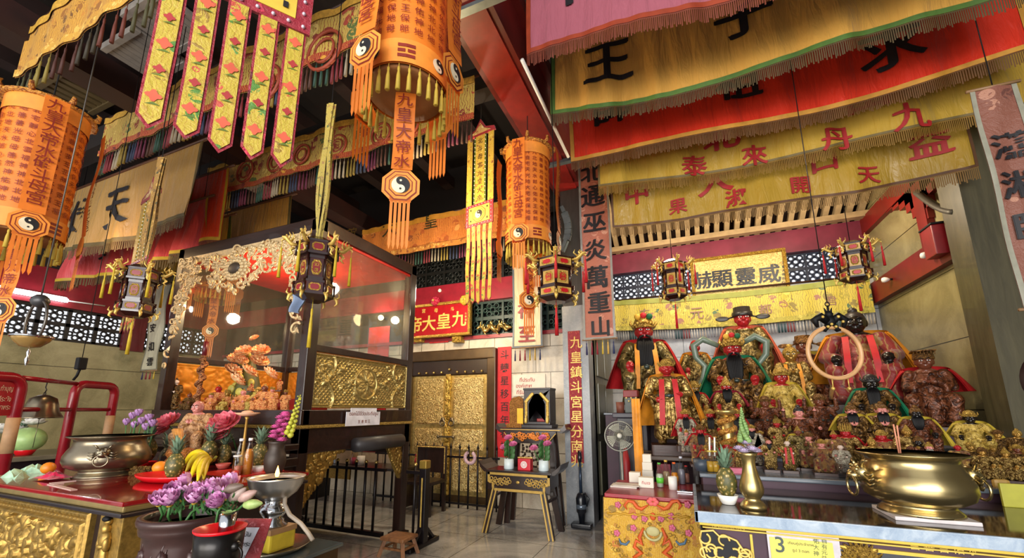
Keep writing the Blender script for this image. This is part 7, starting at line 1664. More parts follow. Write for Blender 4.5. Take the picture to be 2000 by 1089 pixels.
# ================================================================ THE ALTAR: table, counter, tiers
ZT0, ZT1, ZT2, ZT3, ZT4 = 1.03, 1.1, 1.18, 1.3, 1.46
PURP = plain('#3f2233', .55, 0, .2, 4)
t = thing('altar_plinth', 'stepped purple altar plinth carrying all the statues', 'altar', (1.3, 5.6, 0))
for nm, x0, y0, y1, z in (('step', .06, 3.6, 4.25, ZT0), ('step', .06, 4.25, 4.85, ZT1), ('step', .06, 4.85, 5.45, ZT2), ('step', .06, 5.45, 6.05, ZT3), ('step', -1.1, 6.05, 7.66, ZT4)):
    m = MB(); xe = 2.6 if y0 < 5 else 2.6; m.box((x0, y0, 0), (xe, y1, z-.03)); o = m.build(nm, PURP, t); m = MB(); m.bev((x0-.02, y0-.03, z-.03), (xe, y1, z), .008); m.build('slab', plain('#5d6670', .2, 0, .15, 6), o)
# counter in front
KX0, KX1, KY0, KY1, KZ = -.013, 2.6, 2.631, 3.57, .95
t = thing('offering_counter', 'long purple offering counter with a dark polished stone top', 'counter', (1.3, 3.1, 0))
BST = NT('black_stone'); BST = BST.out(BST.ramp(BST.noise(BST.coord(), 7, 5, .6), [(.35, '#17120f'), (.7, '#3a2e26')]), .07, 0, Specular_IOR_Level=.7)
m = MB(); m.box((KX0+.015, KY0+.015, KZ-.05), (KX1, KY1, KZ)); m.build('top', BST, t)
m = MB(); m.bev((KX0, KY0, KZ-.055), (KX1, KY0+.02, KZ+.003), .004); m.bev((KX0, KY0, KZ-.055), (KX0+.02, KY1, KZ+.003), .004); m.build('pale_edge', marble('#71869f', '#8fa1b5', '#b5c0cb', 5, (9, 9), .25), t)
m = MB(); m.bev((KX0+.02, KY0+.015, KZ-.071), (KX1, KY0+.05, KZ-.055), .004); m.bev((KX0+.035, KY0+.025, KZ-.087), (KX1, KY0+.05, KZ-.08), .003); m.build('yellow_moulding', plain('#c9ab3a', .4), t)
m = MB(); m.box((KX0+.06, KY0+.05, 0), (KX1, KY1, KZ-.05)); m.build('carcass', PURP, t)
yk = KY0+.045; ux_ = lambda px, py: PY(px, py, yk)
a = ux_(1463, 1035); m = MB(); m.box((a.x, yk-.005, 0), (a.x+.012, yk+.02, KZ-.1)); b = ux_(1498, 1040); m.box((b.x, yk-.005, 0), (b.x+.012, yk+.02, KZ-.1)); a2 = ux_(1625, 1060); m.box((a2.x, yk-.008, a2.z-.02), (KX1, yk+.02, a2.z-.005)); m.build('gold_line', plain('#c9ab3a', .4), t)
m = MB(); m.box((a2.x, yk-.002, 0), (KX1, yk+.02, a2.z-.02)); o = m.build('dark_panel', plain('#1a1d2a', .35), t)
p = ux_(1682, 1098); m = MB(); m.lathe([(0, 0), (.08, 0), (.08, .006), (0, .007)], p+Vector((0, -.004, 0)), 30, 0, False, 1, 1, Matrix.Rotation(PI/2, 3, 'X'))
for k in range(26): a_ = 2*PI*k/26; m.tube([p+Vector((.08*math.cos(a_), -.006, .08*math.sin(a_))), p+Vector((.102*math.cos(a_+.05), -.006, .102*math.sin(a_+.05)))], [.009, .003], 5)
m.build('gilt_rosette', goldrelief('#b8923c', '#5f4318', 60, .45, .4, .8), o)
m = MB(); [glyph(m, ch, lambda x, y, q=ux_(1785+i*28.5, 1064+i*2.6): Vector((q.x+x, yk-.004, q.z+y)), .042) for i, ch in enumerate('雲善行佑永' if '行' in GL else '雲善吉佑水')]; [glyph(m, 'ประเพณีถือศีล', lambda x, y, q=ux_(1422, 1030): Vector((q.x+x, yk-.006, q.z+y)), .028)]; m.build('gold_writing', plain('#d8bc5c', .4), t)
m = MB(); c0 = ux_(1416, 1075)
for i in range(26):
    a_ = i*.61; rr = .04+.006*(i % 7); cx_ = c0.x+.1*math.sin(i*1.13); cz = c0.z-.03+.085*math.cos(i*.83)-.05*(i % 3)
    m.torus((cx_, yk-.01, cz), .026, .006, 14, 5, 0, Matrix.Rotation(PI/2, 3, 'X'), 4.6, a_)
out = [(-.12, .05), (-.11, .09), (-.05, .1), (-.02, .07), (.02, .075), (.06, .06), (.085, .02), (.11, .0), (.12, -.05), (.09, -.1), (.1, -.2), (-.1, -.2), (-.1, -.05)]
m.prism(out, 0, .012, 1, lambda v: Vector((c0.x+v.x, yk+.006-v.z, c0.z+v.y))); 
pts = [Vector((c0.x+x, yk-.01, c0.z+z)) for x, z in out+out[:1]]; m.tube(pts, .006, 6)
m.build('scroll_panel', [plain('#d8b860', .4, .2), plain('#0d0f18', .7)], t)
# numbered yellow notice hanging on the counter front
a = ux_(1500, 1034); b = ux_(1622, 1044); t = thing('number_notice', 'yellow notice with a big number 3 fixed to the counter front', 'sign', a); zb_ = a.z-.3
m = MB(); m.box((a.x-.01, yk-.012, zb_), (b.x+.03, yk-.009, a.z+.02)); m.build('plastic_sleeve', plain('#b9b3ba', .2), t); m = MB(); m.box((a.x, yk-.016, zb_), (b.x, yk-.012, a.z-.03)); sh = m.build('sheet', plain('#d6ca5a', .5, 0, .05), t)
def wr(s_, px, py, hpx, mt, nm): q = PY(px, py, yk-.017); k = MB(); glyph(k, s_, lambda x, y: Vector((q.x+x, yk-.018, q.z+y)), hpx*mpp(q)); k.build(nm, mt, sh)
wr('3', 1523, 1063, 40, plain('#3d4a44', .5), 'numeral'); wr('เทียนคู่ประจำเทพ', 1564, 1062, 6.5, plain('#4f5030', .5), 'writing'); wr('ธูป 3 ดอก', 1564, 1076, 7, plain('#4f5030', .5), 'writing')
for i, ch in enumerate('佑大神'): wr(ch, 1594, 1056+i*12, 10, plain('#55663a', .5), 'writing')
for i, ch in enumerate('可有元益' if '可' in GL else '百有元益'): wr(ch, 1610, 1056+i*11, 10, plain('#55663a', .5), 'writing')
# yellow cloth table
QX0, QX1, QY0, QY1, QZ = -.66, .03, 3.5, 4.2, .85
t = thing('cloth_covered_table', 'red topped table skirted in yellow embroidered silk left of the counter', 'table', ((QX0+QX1)/2, QY0, 0))
m = MB(); m.bev((QX0-.01, QY0-.01, QZ-.03), (QX1, QY1, QZ), .006); m.build('tabletop', plain('#8e1626', .25), t)
for x in (QX0+.06, QX1-.06):
    for y in (QY0+.06, QY1-.06): m = MB(); m.box((x-.025, y-.025, 0), (x+.025, y+.025, QZ-.03)); m.build('leg', DARK, t)
SILK = brocade('#c2951f', ['#a8741c', '#9c7418', '#d0a83a', '#8a6a1c', '#b0661c'], 26, thr=.5, bump=.5)
t = thing('silk_skirt', 'yellow embroidered silk skirt with orange dragons round the red topped table', 'tablecloth', (QX0, QY0, .02)); Wq = QX1-QX0
def sk(u, v): return Vector((QX0-.015+Wq*u - .02*v*(1-u), QY0-.02-.012*math.sin(u*26)*v-.02*v, QZ-.03-(QZ-.05)*v))
m = MB(); m.sheet(sk, 40, 24); m.sheet(lambda u, v: Vector((QX0-.02-.012*math.sin(u*20)*v-.02*v, QY1-(QY1-QY0+.02)*u, QZ-.03-(QZ-.05)*v)), 24, 20); cl = m.build('silk', SILK, t)
def onsk(px, py): 
    q = PY(px, py, QY0-.03); return q
def emb(nm, pts, rad, mt): m = MB(); m.tube([onsk(*p)+Vector((0, -.008, 0)) for p in pts], rad, 6); return m.build(nm, mt, cl)
ORG = plain('#c9541c', .6); BLUE = plain('#4a6a86', .6); PNK = plain('#c2607a', .6)
r = random.Random(6)
for i in range(46):
    q = onsk(r.uniform(1192, 1352), r.uniform(1012, 1088)); k = MB(); k.torus(q+Vector((0, -.004, 0)), r.uniform(.007, .014), .0028, 12, 5, 0, Matrix.Rotation(PI/2, 3, 'X'), 5.0, r.uniform(0, 6)); k.build('embroidered_curl', plain('#8a6a1c', .6), cl)
for s in (-1, 1):
    f = lambda x: 1275+s*x
    emb('embroidered_dragon', [(f(8), 985), (f(22), 993), (f(30), 990), (f(38), 979), (f(48), 977), (f(55), 986), (f(50), 994)], [.004, .014, .016, .014, .012, .012, .004], ORG)
    emb('embroidered_wave', [(f(18), 1030), (f(26), 1048), (f(20), 1062), (f(32), 1054), (f(36), 1066), (f(22), 1078), (f(38), 1088)], [.008, .016, .014, .014, .016, .018, .012], ORG)
    emb('embroidered_cloud', [(f(45), 1055), (f(52), 1062), (f(62), 1060), (f(66), 1050)], [.006, .01, .01, .004], BLUE)
    for (x, y) in ((38, 1030), (68, 985), (36, 1007), (70, 1040), (16, 1012)):
        q = onsk(f(x), y); m = MB(); [m.ell(q+Vector((.014*math.cos(k*1.257), -.006, .014*math.sin(k*1.257))), (.012, .006, .012), 0, 6) for k in range(5)]; m.ell(q+Vector((0, -.01, 0)), .008, 0, 6); m.build('embroidered_flower', PNK, cl)
q = onsk(1275, 1037); m = MB(); m.ell(q, (.05, .012, .035), 0, 14); m.torus(q+Vector((0, -.006, .0)), .06, .01, 22, 6, 0, Matrix.Rotation(PI/2, 3, 'X'), PI, PI); m.build('dragon_face', plain('#b9b07a', .6), cl)
q = onsk(1275, 979); m = MB(); [m.ell(q+Vector((.026*math.cos(k*1.05), -.006, .018*math.sin(k*1.05))), (.02, .008, .016), 0, 8) for k in range(6)]; m.build('embroidered_lotus', plain('#d05a5a', .6), cl)
q = onsk(1275, 1008); m = MB(); m.ell(q, (.022, .01, .028), 0, 12); m.build('embroidered_pearl', ORG, cl)
emb('seam_ruffle', [(1186+8.5*i, 1000+2.4*(i % 2)+.4*i) for i in range(20)], .008, plain('#b98a1c', .6))
# things on the yellow table
def onq(px, py): return PZ(px, py, QZ)
WPB = plain('#d6cfc0', .5, 0, .05)
for i, (px, py, h, lb) in enumerate(((1263, 951, .085, 'white carton with red print, front one on the red tabletop'), (1265, 935, .075, 'white carton lowest of the stack on the red tabletop'), (1265, 935, .15, 'white carton in the middle of the stack on the red tabletop'), (1265, 935, .225, 'white carton topmost of the stack on the red tabletop'), (1241, 941, .09, 'crumpled white packet left of the white cartons'))):
    p = onq(px, py); z = QZ+(h-.075 if i in (2, 3) else 0); hh = .075 if i in (1, 2, 3) else h; w_ = (.062, .05, .046, .04, .05)[i]; y_ = p.y+(.06 if i in (1, 2, 3) else 0)
    m = MB(); m.bev((p.x-w_, y_-.04, z), (p.x+w_, y_+.04, z+hh), .006); t = thing('carton', lb, 'carton', (p.x, y_, z), 0, 'white cartons'); m.build('box', WPB, t)
    if i == 0: k = MB(); glyph(k, 'กินเจ', lambda x, y: Vector((p.x+x, y_-.042, z+hh*.5+y)), .035); k.build('print', plain('#b03030', .5), t)
m = MB(); p = onq(1222, 950); m.bev(p+Vector((-.12, -.07, 0)), p+Vector((.1, .1, .012)), .003); m.bev(p+Vector((-.1, -.05, .012)), p+Vector((.12, .1, .018)), .003); tag(m.build('booklets', plain('#c9c0b6', .5)), 'pale booklets lying at the left corner of the red tabletop', 'booklet')
for px, py, h, R0, liq, cap, lab, lb in ((1290, 951, 46, .03, '#b9c2b0', '#4aa03a', '#5ac03a', 'clear plastic bottle with a green label on the red tabletop'), (1303, 946, 46, .03, '#a08a6a', '#c9a84a', None, 'brownish clear bottle behind the green labelled bottle'), (1319, 946, 42, .03, '#d88a1c', '#e0662a', '#d8901c', 'orange bottle with an orange cap on the red tabletop'), (1333, 945, 52, .03, '#8a8a96', '#c2c8d8', None, 'tall slim clear bottle at the right of the red tabletop'), (1342, 942, 32, .026, '#b07a6a', '#c03a3a', None, 'small red capped bottle at the right end of the red tabletop')):
    p = onq(px, py); bottle(lb, p, h*mpp(p), R0, liq, .55, cap, 'bottles on the red topped table', lab, .4)
p = onq(1315, 955); m = MB(); m.lathe([(0, 0), (.034, 0), (.036, .1), (.032, .1), (.031, .01), (0, .01)], p, 24); tag(m.build('white_cup', WHITE), 'plain white cup before the orange bottle on the red tabletop', 'cup')
p = onq(1338, 961); m = MB(); m.bev(p+Vector((-.06, -.03, 0)), p+Vector((.06, .04, .012)), .004); tag(m.build('steel_dish', STEEL), 'flat steel dish at the front right of the red tabletop', 'dish')
# on the counter: pineapple, brass vase, brass censer
p = PZ(1423, 984, KZ); bowl('white_bowl', 'white footed bowl under the pineapple on the stone counter', p, .058, .055, WHITE)
pn = dup(pine, p+Vector((0, 0, .045)), .5, 'pineapple in a white footed bowl on the stone counter', 92*mpp(p)/.29)
p = PZ(1472, 992, KZ); s = 105*mpp(p)/.36; t = thing('brass_vase', 'slender brass vase with pale lilac flowers on the stone counter', 'vase', p); m = MB()
m.lathe([(q*s, z*s) for q, z in ((0, 0), (.075, 0), (.08, .015), (.072, .03), (.06, .045), (.045, .06), (.055, .075), (.07, .1), (.074, .13), (.066, .17), (.05, .22), (.04, .27), (.04, .3), (.05, .34), (.062, .36), (.054, .36), (.036, .3), (0, .28))], p, 40); m.build('body', plain('#b59f68', .3, .9, .1, 5), t)
m = MB(); bl = bloom_mb(.032, OPEN); tp = p+Vector((0, 0, .36*s))
for i in range(7): o = tp+Vector((.045*math.cos(i*1.05)*(i > 0), .04*math.sin(i*1.05)*(i > 0), .0+.045*(i == 0)+.012*(i % 2))); m.add([o+Vector(v) for v in bl.v], bl.f, 0, True)
m.build('lilac_blooms', plain('#b9a8c6', .5, 0, .15, 30), t); m = MB(); r = random.Random(2)
for i in range(40): q = i/40; m.ell(tp+Vector((-.01+.025*math.sin(i*2.2)*(1-q), .02*math.cos(i*2.2)*(1-q), .06+.2*q)), .013*(1-q)+.005, 0, 6)
m.add([tp+Vector(v) for v in ((.03, -.02, .02), (.075, -.02, .05), (.06, -.02, .11))], [(0, 1, 2), (2, 1, 0)]); m.build('green_sprig', plain('#7a9a5a', .5, 0, .3, 40), t)
cb = PZ(1780, 1010, KZ); 
t = censer('brass_censer', 'large brass incense censer with animal head handles on the counter', cb+Vector((.06, .06, .02)), .235, .3, plain('#b5a374', .26, .95, .08, 4), (PI+.15, .15), 1.0, .42)
m = MB(); m.bev(cb+Vector((-.1, -.1, 0)), cb+Vector((.23, .2, .019)), .004); tag(m.build('white_board', plain('#c9c2c4', .4)), 'pale flat board under the brass censer on the counter', 'board')
for i, (px, py) in enumerate(((1745, 828), (1752, 830))):
    b = PF(1757+i*3, 892, fwd(cb)+.05); m = MB(); m.tube([b, PF(px, py, fwd(cb)+.05)], .0035, 6); tag(m.build('incense_stick', plain('#c9846a', .6)), ('left thin incense stick burning in the brass censer', 'right thin incense stick burning in the brass censer')[i], 'incense stick')
# hanging wooden hoop with a black bat ornament
rc = PF(1630, 688, 3.25); Rr = 50*mpp(rc); t = thing('hanging_hoop', 'pale wooden hoop with a black bat ornament hanging before the statues', 'hoop', rc); rt = Euler((PI/2, 0, .35)).to_matrix()
m = MB(); m.torus(rc, Rr, .017, 48, 8, 0, rt); m.build('hoop', plain('#c99a6a', .4), t)
m = MB(); b = rc+Vector((0, 0, Rr+.02)); f = lambda x, z: b+rt @ Vector((x, z, 0))
m.ell(f(0, .03), (.045, .03, .045), 0, 12); m.ell(f(0, .085), (.03, .025, .03), 0, 12)
for s in (-1, 1): m.tube([f(s*.02, .03), f(s*.07, .07), f(s*.12, .04), f(s*.1, -.02)], [.03, .034, .028, .01], 8); m.tube([f(s*.02, 0), f(s*.05, -.04), f(s*.1, -.035)], [.024, .02, .006], 8); m.tube([f(s*.015, .1), f(s*.03, .14)], [.012, .003], 5)
m.tube([f(0, .1), f(0, .16)], .008, 6); m.torus(f(0, .17), .018, .004, 14, 5, 0, rt); o = m.build('bat_ornament', BLACK, t)
m = MB(); [m.ell(f(x, z)+Vector((0, -.035, 0)), .012, 0, 6) for x, z in ((-.06, .06), (.06, .06), (0, .0), (-.03, -.02), (.03, -.02), (.09, .02))]; m.build('gilt_spots', GOLDP, o)
m = MB(); m.tube([f(0, .18), Vector((b.x, b.y, 6.15))], .004, 6); m.build('wire', IRON, t); m = MB()
for s in (-.25, .35): q = rc+rt @ Vector((s*Rr, -Rr*.95, 0)); m.tube([q, q+Vector((0, 0, -.09))], .004, 5); m.ell(q+Vector((0, 0, -.09)), .014, 0, 6)
m.build('pendant', GOLDP, t)
# dark red drum at the right edge, yellow board and black stand
c = PX(2072, 745, 3.05); m = MB(); rt = Matrix.Rotation(PI/2, 3, 'X'); t = thing('temple_drum', 'dark maroon drum on a stand at the right frame edge', 'drum', (c.x, c.y, 0)); m.lathe([(0, -.2), (.26, -.2), (.32, -.1), (.34, 0), (.32, .1), (.26, .2), (0, .2)], c, 36, 0, True, 1, 1, rt); m.build('barrel', plain('#22060a', .5), t); m = MB(); [m.bar((c.x+s*.25, c.y, c.z-.2), (c.x+s*.35, c.y, 0), .06) for s in (-1, 1)]; m.bar((c.x-.35, c.y, .2), (c.x+.35, c.y, .2), .05); m.build('stand', DARK, t)
a = PY(1905, 938, 3.9); b = PY(2020, 976, 3.9); m = MB(); m.bev((a.x, 3.88, KZ), (b.x, 3.92, a.z), .004); 
p = PY(1905, 960, 3.3); a = PZ(1905, 972, KZ); t = thing('yellow_board', 'yellow green board standing on the counter at the right edge', 'board', (a.x, 3.45, KZ)); m = MB(); m.bev((a.x, 3.44, KZ), (a.x+.9, 3.46, KZ+.13), .004); m.build('panel', plain('#a3a030', .5), t)
p = PZ(1958, 978, KZ); t = thing('black_card_holder', 'black card holder with a wooden knob before the yellow board', 'holder', p); m = MB(); m.bev(p+Vector((-.04, -.03, 0)), p+Vector((.05, .03, .02)), .005); m.bar(p+Vector((0, 0, .02)), p+Vector((-.01, .02, .09)), .03, .012); m.build('base', BLACK, t); m = MB(); m.bev(p+Vector((-.03, -.02, .07)), p+Vector((.05, .02, .13)), .02); m.build('knob', plain('#a8843c', .5), t)
# ================================================================ STATUES OF THE ALTAR
SL = statue
SL('large seated gold statue with red face and long black beard, far left, pompom crown', 1255, 618, 6.4, ZT4, 'seated', 'red', 'olive', 'crown', 3, 'red', 'orange', 1, .15, .04, 1.05, pom=1)
SL('statue in orange cape with red face, behind the green ribbon deity at left', 1355, 664, 7.1, ZT4, 'seated', 'red', 'olive', None, 0, 'orange', None, 0, .1, .2, .9)
SL('statue with black winged official hat and salmon cape, at the top centre', 1447, 600, 7.1, ZT4, 'seated', 'red', 'olive', 'winged', 0, 'salmon', None, 0, 0, .35, 1.0, hm='dark')
big = SL('large red faced statue with long black beard and grey green ribbon round its head', 1427, 655, 5.85, ZT3, 'seated', 'red', 'darkgold', 'crown', 3, 'green', None, 1, 0, .1, 1.1, pom=1)
hc_ = PY(1427, 690, 5.85); m = MB()
for s in (-1, 1):
    pts = [hc_+Vector((s*x, .1, z)) for x, z in ((.12, .12), (.3, .22), (.42, .14), (.4, -.02), (.3, -.14), (.34, -.3), (.42, -.42))]; m.tube(pts, [.03, .045, .045, .04, .035, .035, .01], 10)
m.build('floating_ribbon', plain('#6a7a6a', .35), big)
SL('big black faced statue in red robe and orange cape at the upper right', 1663, 602, 6.4, ZT4, 'seated', 'dark', 'redcloth', 'bun', 0, 'orange', 'red', 0, -.25, .1, 1.2, hm='dark')
bo = SL('brown faced statue wearing a flat board hat, cream scarf and red cape, far right', 1800, 686, 5.82, ZT3, 'prayer', 'brown', 'brown', 'board', 0, 's_red', None, 0, -.3, .03, 1.1, hm='brown')
sb = bo.children[0].scale.z
kid(bo, 'scarf', unit(cape_mesh(.12, .225, .7, .56, .03, 0), 'scarf', [CL['cream']]), [], (0, 0, .03), (sb, sb*-1.0, sb))
m = MB(); m.sheet(lambda u, v: Vector(((u-.5)*.12*(1+v)+.02*math.sin(v*9), -.27-.03*math.sin(u*9), .5-.42*v)), 8, 14); kid(bo, 'silver_ribbon', unit(m, 'silver_ribbon', [plain('#8f9a9c', .5)]), [], (.04, 0, .03), sb)
SL('small dark statue with a dark hat behind the board hatted statue', 1746, 690, 6.6, ZT4, 'seated', 'dark', 'brown', 'crown', 0, None, None, 0, -.3, .03, 1, hm='brown')
SL('standing gold statue with red face, orange cape and red ribbons, left of the altar', 1300, 700, 5.05, 1.08, 'standing', 'red', 'gold', 'crown', 0, 'orange', 'red', 1, .1, .05, 1.25, tier=1.02)
st = thing('statue_stand', 'dark stand under the standing orange caped statue with a grey book below', 'stand', (-.3, 5.05, 0)); xg = PY(1300, 800, 5.05).x
m = MB(); m.bev((xg-.32, 4.75, .98), (xg+.3, 5.4, 1.02), .008); m.build('top', plain('#4a3a30', .4), st)
for sx_ in (-.28, .26):
    for sy_ in (4.8, 5.35): m = MB(); m.box((xg+sx_-.025, sy_-.025, 0), (xg+sx_+.025, sy_+.025, .98)); m.build('leg', DARK, st)
m = MB(); m.box((xg-.3, 4.8, .55), (xg+.28, 5.38, .58)); m.build('shelf', DARKX, st)
p = PY(1306, 905, 4.95); m = MB(); m.bev((p.x-.12, 4.9, .58), (p.x+.02, 5.1, .93), .005); tag(m.build('red_book', plain('#8c1430', .4)), 'crimson bound book standing under the orange caped statue', 'book'); m = MB(); m.bev((p.x+.03, 4.9, .58), (p.x+.14, 5.1, .95), .005); tag(m.build('grey_file', plain('#3c3d4a', .5)), 'dark grey file box standing beside the crimson book', 'file box')
m = MB(); m.sheet(lambda u, v: Vector((xg-.33+.09*u+.05*v*math.sin(u*3), 4.72-.01*math.sin(u*9+v*5), 1.62-1.0*v)), 8, 20); tag(m.build('draped_cloth', CL['orange']), 'long orange cloth hanging down left of the standing statue', 'cloth')
SL('gold statue with dark beard under the green cape, in the left middle row', 1354, 743, 5.24, ZT2, 'seated', 'gold', 'gold', 'crown', 1, 'red', None, 0, .1, .1, 1.05)
SL('gold statue with dark red face, spired crown and crimson cape, in the middle row', 1416, 733, 5.2, ZT2, 'seated', 'red', 'gold', 'spire', 1, 's_crimson', None, 0, 0, .12, 1.1)
SL('round faced red statue in gold hat and yellow robe, right of the bearded centre statue', 1522, 716, 5.2, ZT2, 'seated', 'red', 'yellow', 'crown', 0, 'yellow', None, 0, -.05, .1, 1.05)
SL('pale gold statue sitting high behind the yellow robed one', 1540, 672, 6.3, ZT4, 'prayer', 'gold', 'gold', 'bun', 0, None, 'orange', 0, -.1, .03, 1, hm='gold')
SL('brown gold statue with spread fan hat left of the hanging hoop', 1566, 655, 7.2, ZT4, 'seated', 'brown', 'brown', 'winged', 0, 'yellow', None, 0, -.1, .05, 1, hm='brown')
SL('black faced statue in green and yellow cape below the hanging hoop', 1697, 730, 5.2, ZT2, 'seated', 'dark', 'darkgold', 'crown', 3, 'green', None, 0, -.2, .1, 1.2, hm='dark')
SL('black bearded statue with yellow collar, left of the pair behind the brass censer', 1659, 785, 4.5, ZT1, 'prayer', 'pink', 'darkgold', 'bun', 1, 's_yellow', None, 0, -.15, .03, 1.1, hm='brown')
SL('black bearded statue with yellow collar, right of the pair behind the brass censer', 1718, 783, 4.5, ZT1, 'prayer', 'pink', 'darkgold', 'bun', 1, 's_yellow', None, 0, -.2, .03, 1.15, hm='brown')
SL('dark statue with a yellow edged cape beside the silver ribbon, right of the pair', 1785, 790, 4.4, ZT1, 'seated', 'dark', 'brown', 'bun', 1, 'yellow', None, 0, -.25, .03, 1.15, hm='brown')
SL('black faced statue with gold crown and pale yellow collar at the far right', 1890, 800, 4.5, ZT1, 'seated', 'dark', 'yellow', 'crown', 0, 's_yellow', None, 0, -.35, .03, 1.2)
SL('dark statue half in shade at the right end of the top row', 1727, 735, 6.9, ZT4, 'seated', 'dark', 'brown', 'crown', 0, 's_green', None, 0, -.2, .03, 1, hm='dark')
for px, y, Y, nm in ((1492, 772, 4.95, 'many armed brown gold statue with a silver chest piece, left one'), (1557, 790, 4.45, 'pink faced statue raising both arms in the middle of the altar'), (1597, 768, 4.95, 'many armed brown gold statue with a silver chest piece, right one')):
    SL(nm, px, y, Y, ZT2 if Y > 4.8 else ZT1, 'raised', 'pink' if Y < 4.8 else 'brown', 'brown', 'bun' if Y < 4.8 else 'crown', 0, None, None, 1, -.05, .03, 1.15, hm='dark' if Y < 4.8 else 'brown')
for i, (px, y, nm) in enumerate(((1337, 798, 'first from the left'), (1385, 797, 'second from the left'), (1437, 797, 'third from the left'))):
    SL('red faced black bearded statue of the bearded trio, %s' % nm, px, y, 4.55, ZT1, 'seated', 'red', ('silver', 'gold', 'redgold')[i], 'crown', 3, 'red' if i != 1 else None, None, 0, .1-.06*i, .06, 1.05, group='bearded trio')
row = [(1366, 828, 4.05, 'seated', 'red', 'redgold', 'crown', 3, 's_red', 'black bearded red faced figure in red and gold, front left of the lower row'), (1340, 838, 4.3, 'seated', 'pink', 'silver', 'bun', 0, None, 'pale silvery figure behind the front left bearded one'),
 (1466, 828, 4.1, 'standing', 'pink', 'silver', 'crown', 1, None, 'standing silvery figure behind the brass vase blooms'), (1484, 840, 4.3, 'seated', 'brown', 'redgold', 'crown', 0, None, 'brown figure with a dark shawl just right of the lilac blooms'), (1500, 856, 3.85, 'standing', 'pink', 'gold', 'bun', 1, 's_salmon', 'pink faced dark bearded figure with an orange sash beside the brass vase'),
 (1516, 818, 4.3, 'standing', 'red', 'gold', 'flame', 0, None, 'red faced figure with a tall gold flame crown behind the red scarf child'), (1536, 858, 3.85, 'standing', 'white', 'gold', 'bun', 0, None, 'white faced child figure with a red scarf in the front row'), (1556, 830, 4.1, 'standing', 'brown', 'olive', 'spire', 0, 'yellow', 'olive cloaked figure between the red scarf child and the dragon rider'),
 (1576, 842, 4.1, 'seated', 'pink', 'redgold', 'crown', 0, None, 'red gold figure left behind the dragon rider group'), (1602, 856, 3.85, 'raised', 'pink', 'redgold', 'crown', 0, None, 'brown red warrior figure of the dragon rider group, front row'), (1626, 838, 4.1, 'standing', 'red', 'redgold', 'spire', 0, None, 'tall red headed figure with a gold spire left of the brass censer'),
 (1648, 828, 4.2, 'seated', 'red', 'gold', 'flame', 0, 's_red', 'gold figure with flame crown and red cloth left of the brass censer'), (1640, 866, 3.8, 'standing', 'white', 'silver', 'bun', 0, None, 'pale little figure at the left rim of the brass censer'), (1700, 852, 3.95, 'seated', 'gold', 'gold', 'bun', 0, None, 'small gold figure peeping over the left rim of the brass censer'), (1718, 838, 4.05, 'seated', 'red', 'redgold', 'crown', 0, 's_red', 'dark red figure with a white gold crown behind the incense sticks'),
 (1768, 828, 4.0, 'standing', 'gold', 'gold', 'spire', 0, None, 'slim golden figure right of the incense sticks'), (1790, 850, 3.95, 'seated', 'dark', 'brown', 'bun', 0, None, 'small black figure at the middle rim of the brass censer'), (1812, 862, 3.9, 'seated', 'pink', 'brown', 'bun', 2, None, 'small figure with grey beard above the brass censer rim'),
 (1418, 860, 3.85, 'seated', 'red', 'redgold', 'crown', 0, 's_red', 'small red caped figure behind the counter pineapple'), (1446, 866, 3.8, 'seated', 'gold', 'gold', 'flame', 0, None, 'small orange gold lion like figure left of the brass vase'), (1395, 845, 4.05, 'standing', 'gold', 'gold', 'crown', 0, None, 'gold figure between the bearded one and the golden dragon pillar'), (1378, 868, 3.8, 'seated', 'gold', 'redgold', 'crown', 0, 's_red', 'small red gold armoured figure in front of the left bearded figure'),
 (1868, 866, 3.95, 'standing', 'red', 'redgold', 'bun', 0, None, 'red headed little figure right of the brass censer rim'), (1893, 862, 4.15, 'seated', 'gold', 'darkgold', 'crown', 0, None, 'dark gold figure under the black faced crowned statue'), (1915, 872, 3.9, 'seated', 'gold', 'gold', 'crown', 0, None, 'little gold seated figure, first of the far right group'), (1938, 868, 4.1, 'standing', 'gold', 'darkgold', 'flame', 0, None, 'little dark gold standing figure, second of the far right group'), (1960, 872, 3.9, 'seated', 'gold', 'gold', 'spire', 0, None, 'little gold seated figure with a spire, third of the far right group'), (1984, 866, 4.1, 'seated', 'brown', 'darkgold', 'crown', 0, None, 'little brown gold figure, fourth of the far right group'), (1946, 838, 4.4, 'seated', 'gold', 'darkgold', 'crown', 0, None, 'dark gold figure behind the far right group, left one'), (1984, 836, 4.4, 'seated', 'gold', 'darkgold', 'bun', 0, None, 'dark gold figure behind the far right group, right one'), (2004, 874, 3.9, 'seated', 'gold', 'gold', 'crown', 0, None, 'little gold figure cut by the right frame edge')]
for i, (px, y, Y, po, sk_, rb, ht, bd, cp, nm) in enumerate(row):
    SL(nm, px, y, Y, ZT1 if Y >= 4.27 else ZT0, po, sk_, rb, ht, bd, cp, 'red' if 'red scarf' in nm and 'child figure' in nm else None, 0, .12-.0008*(px-1300), .02, 1.15 if po != 'standing' else 1.3, name='deity_figurine', hm='gold' if i % 4 else 'brown', cat='figurine')
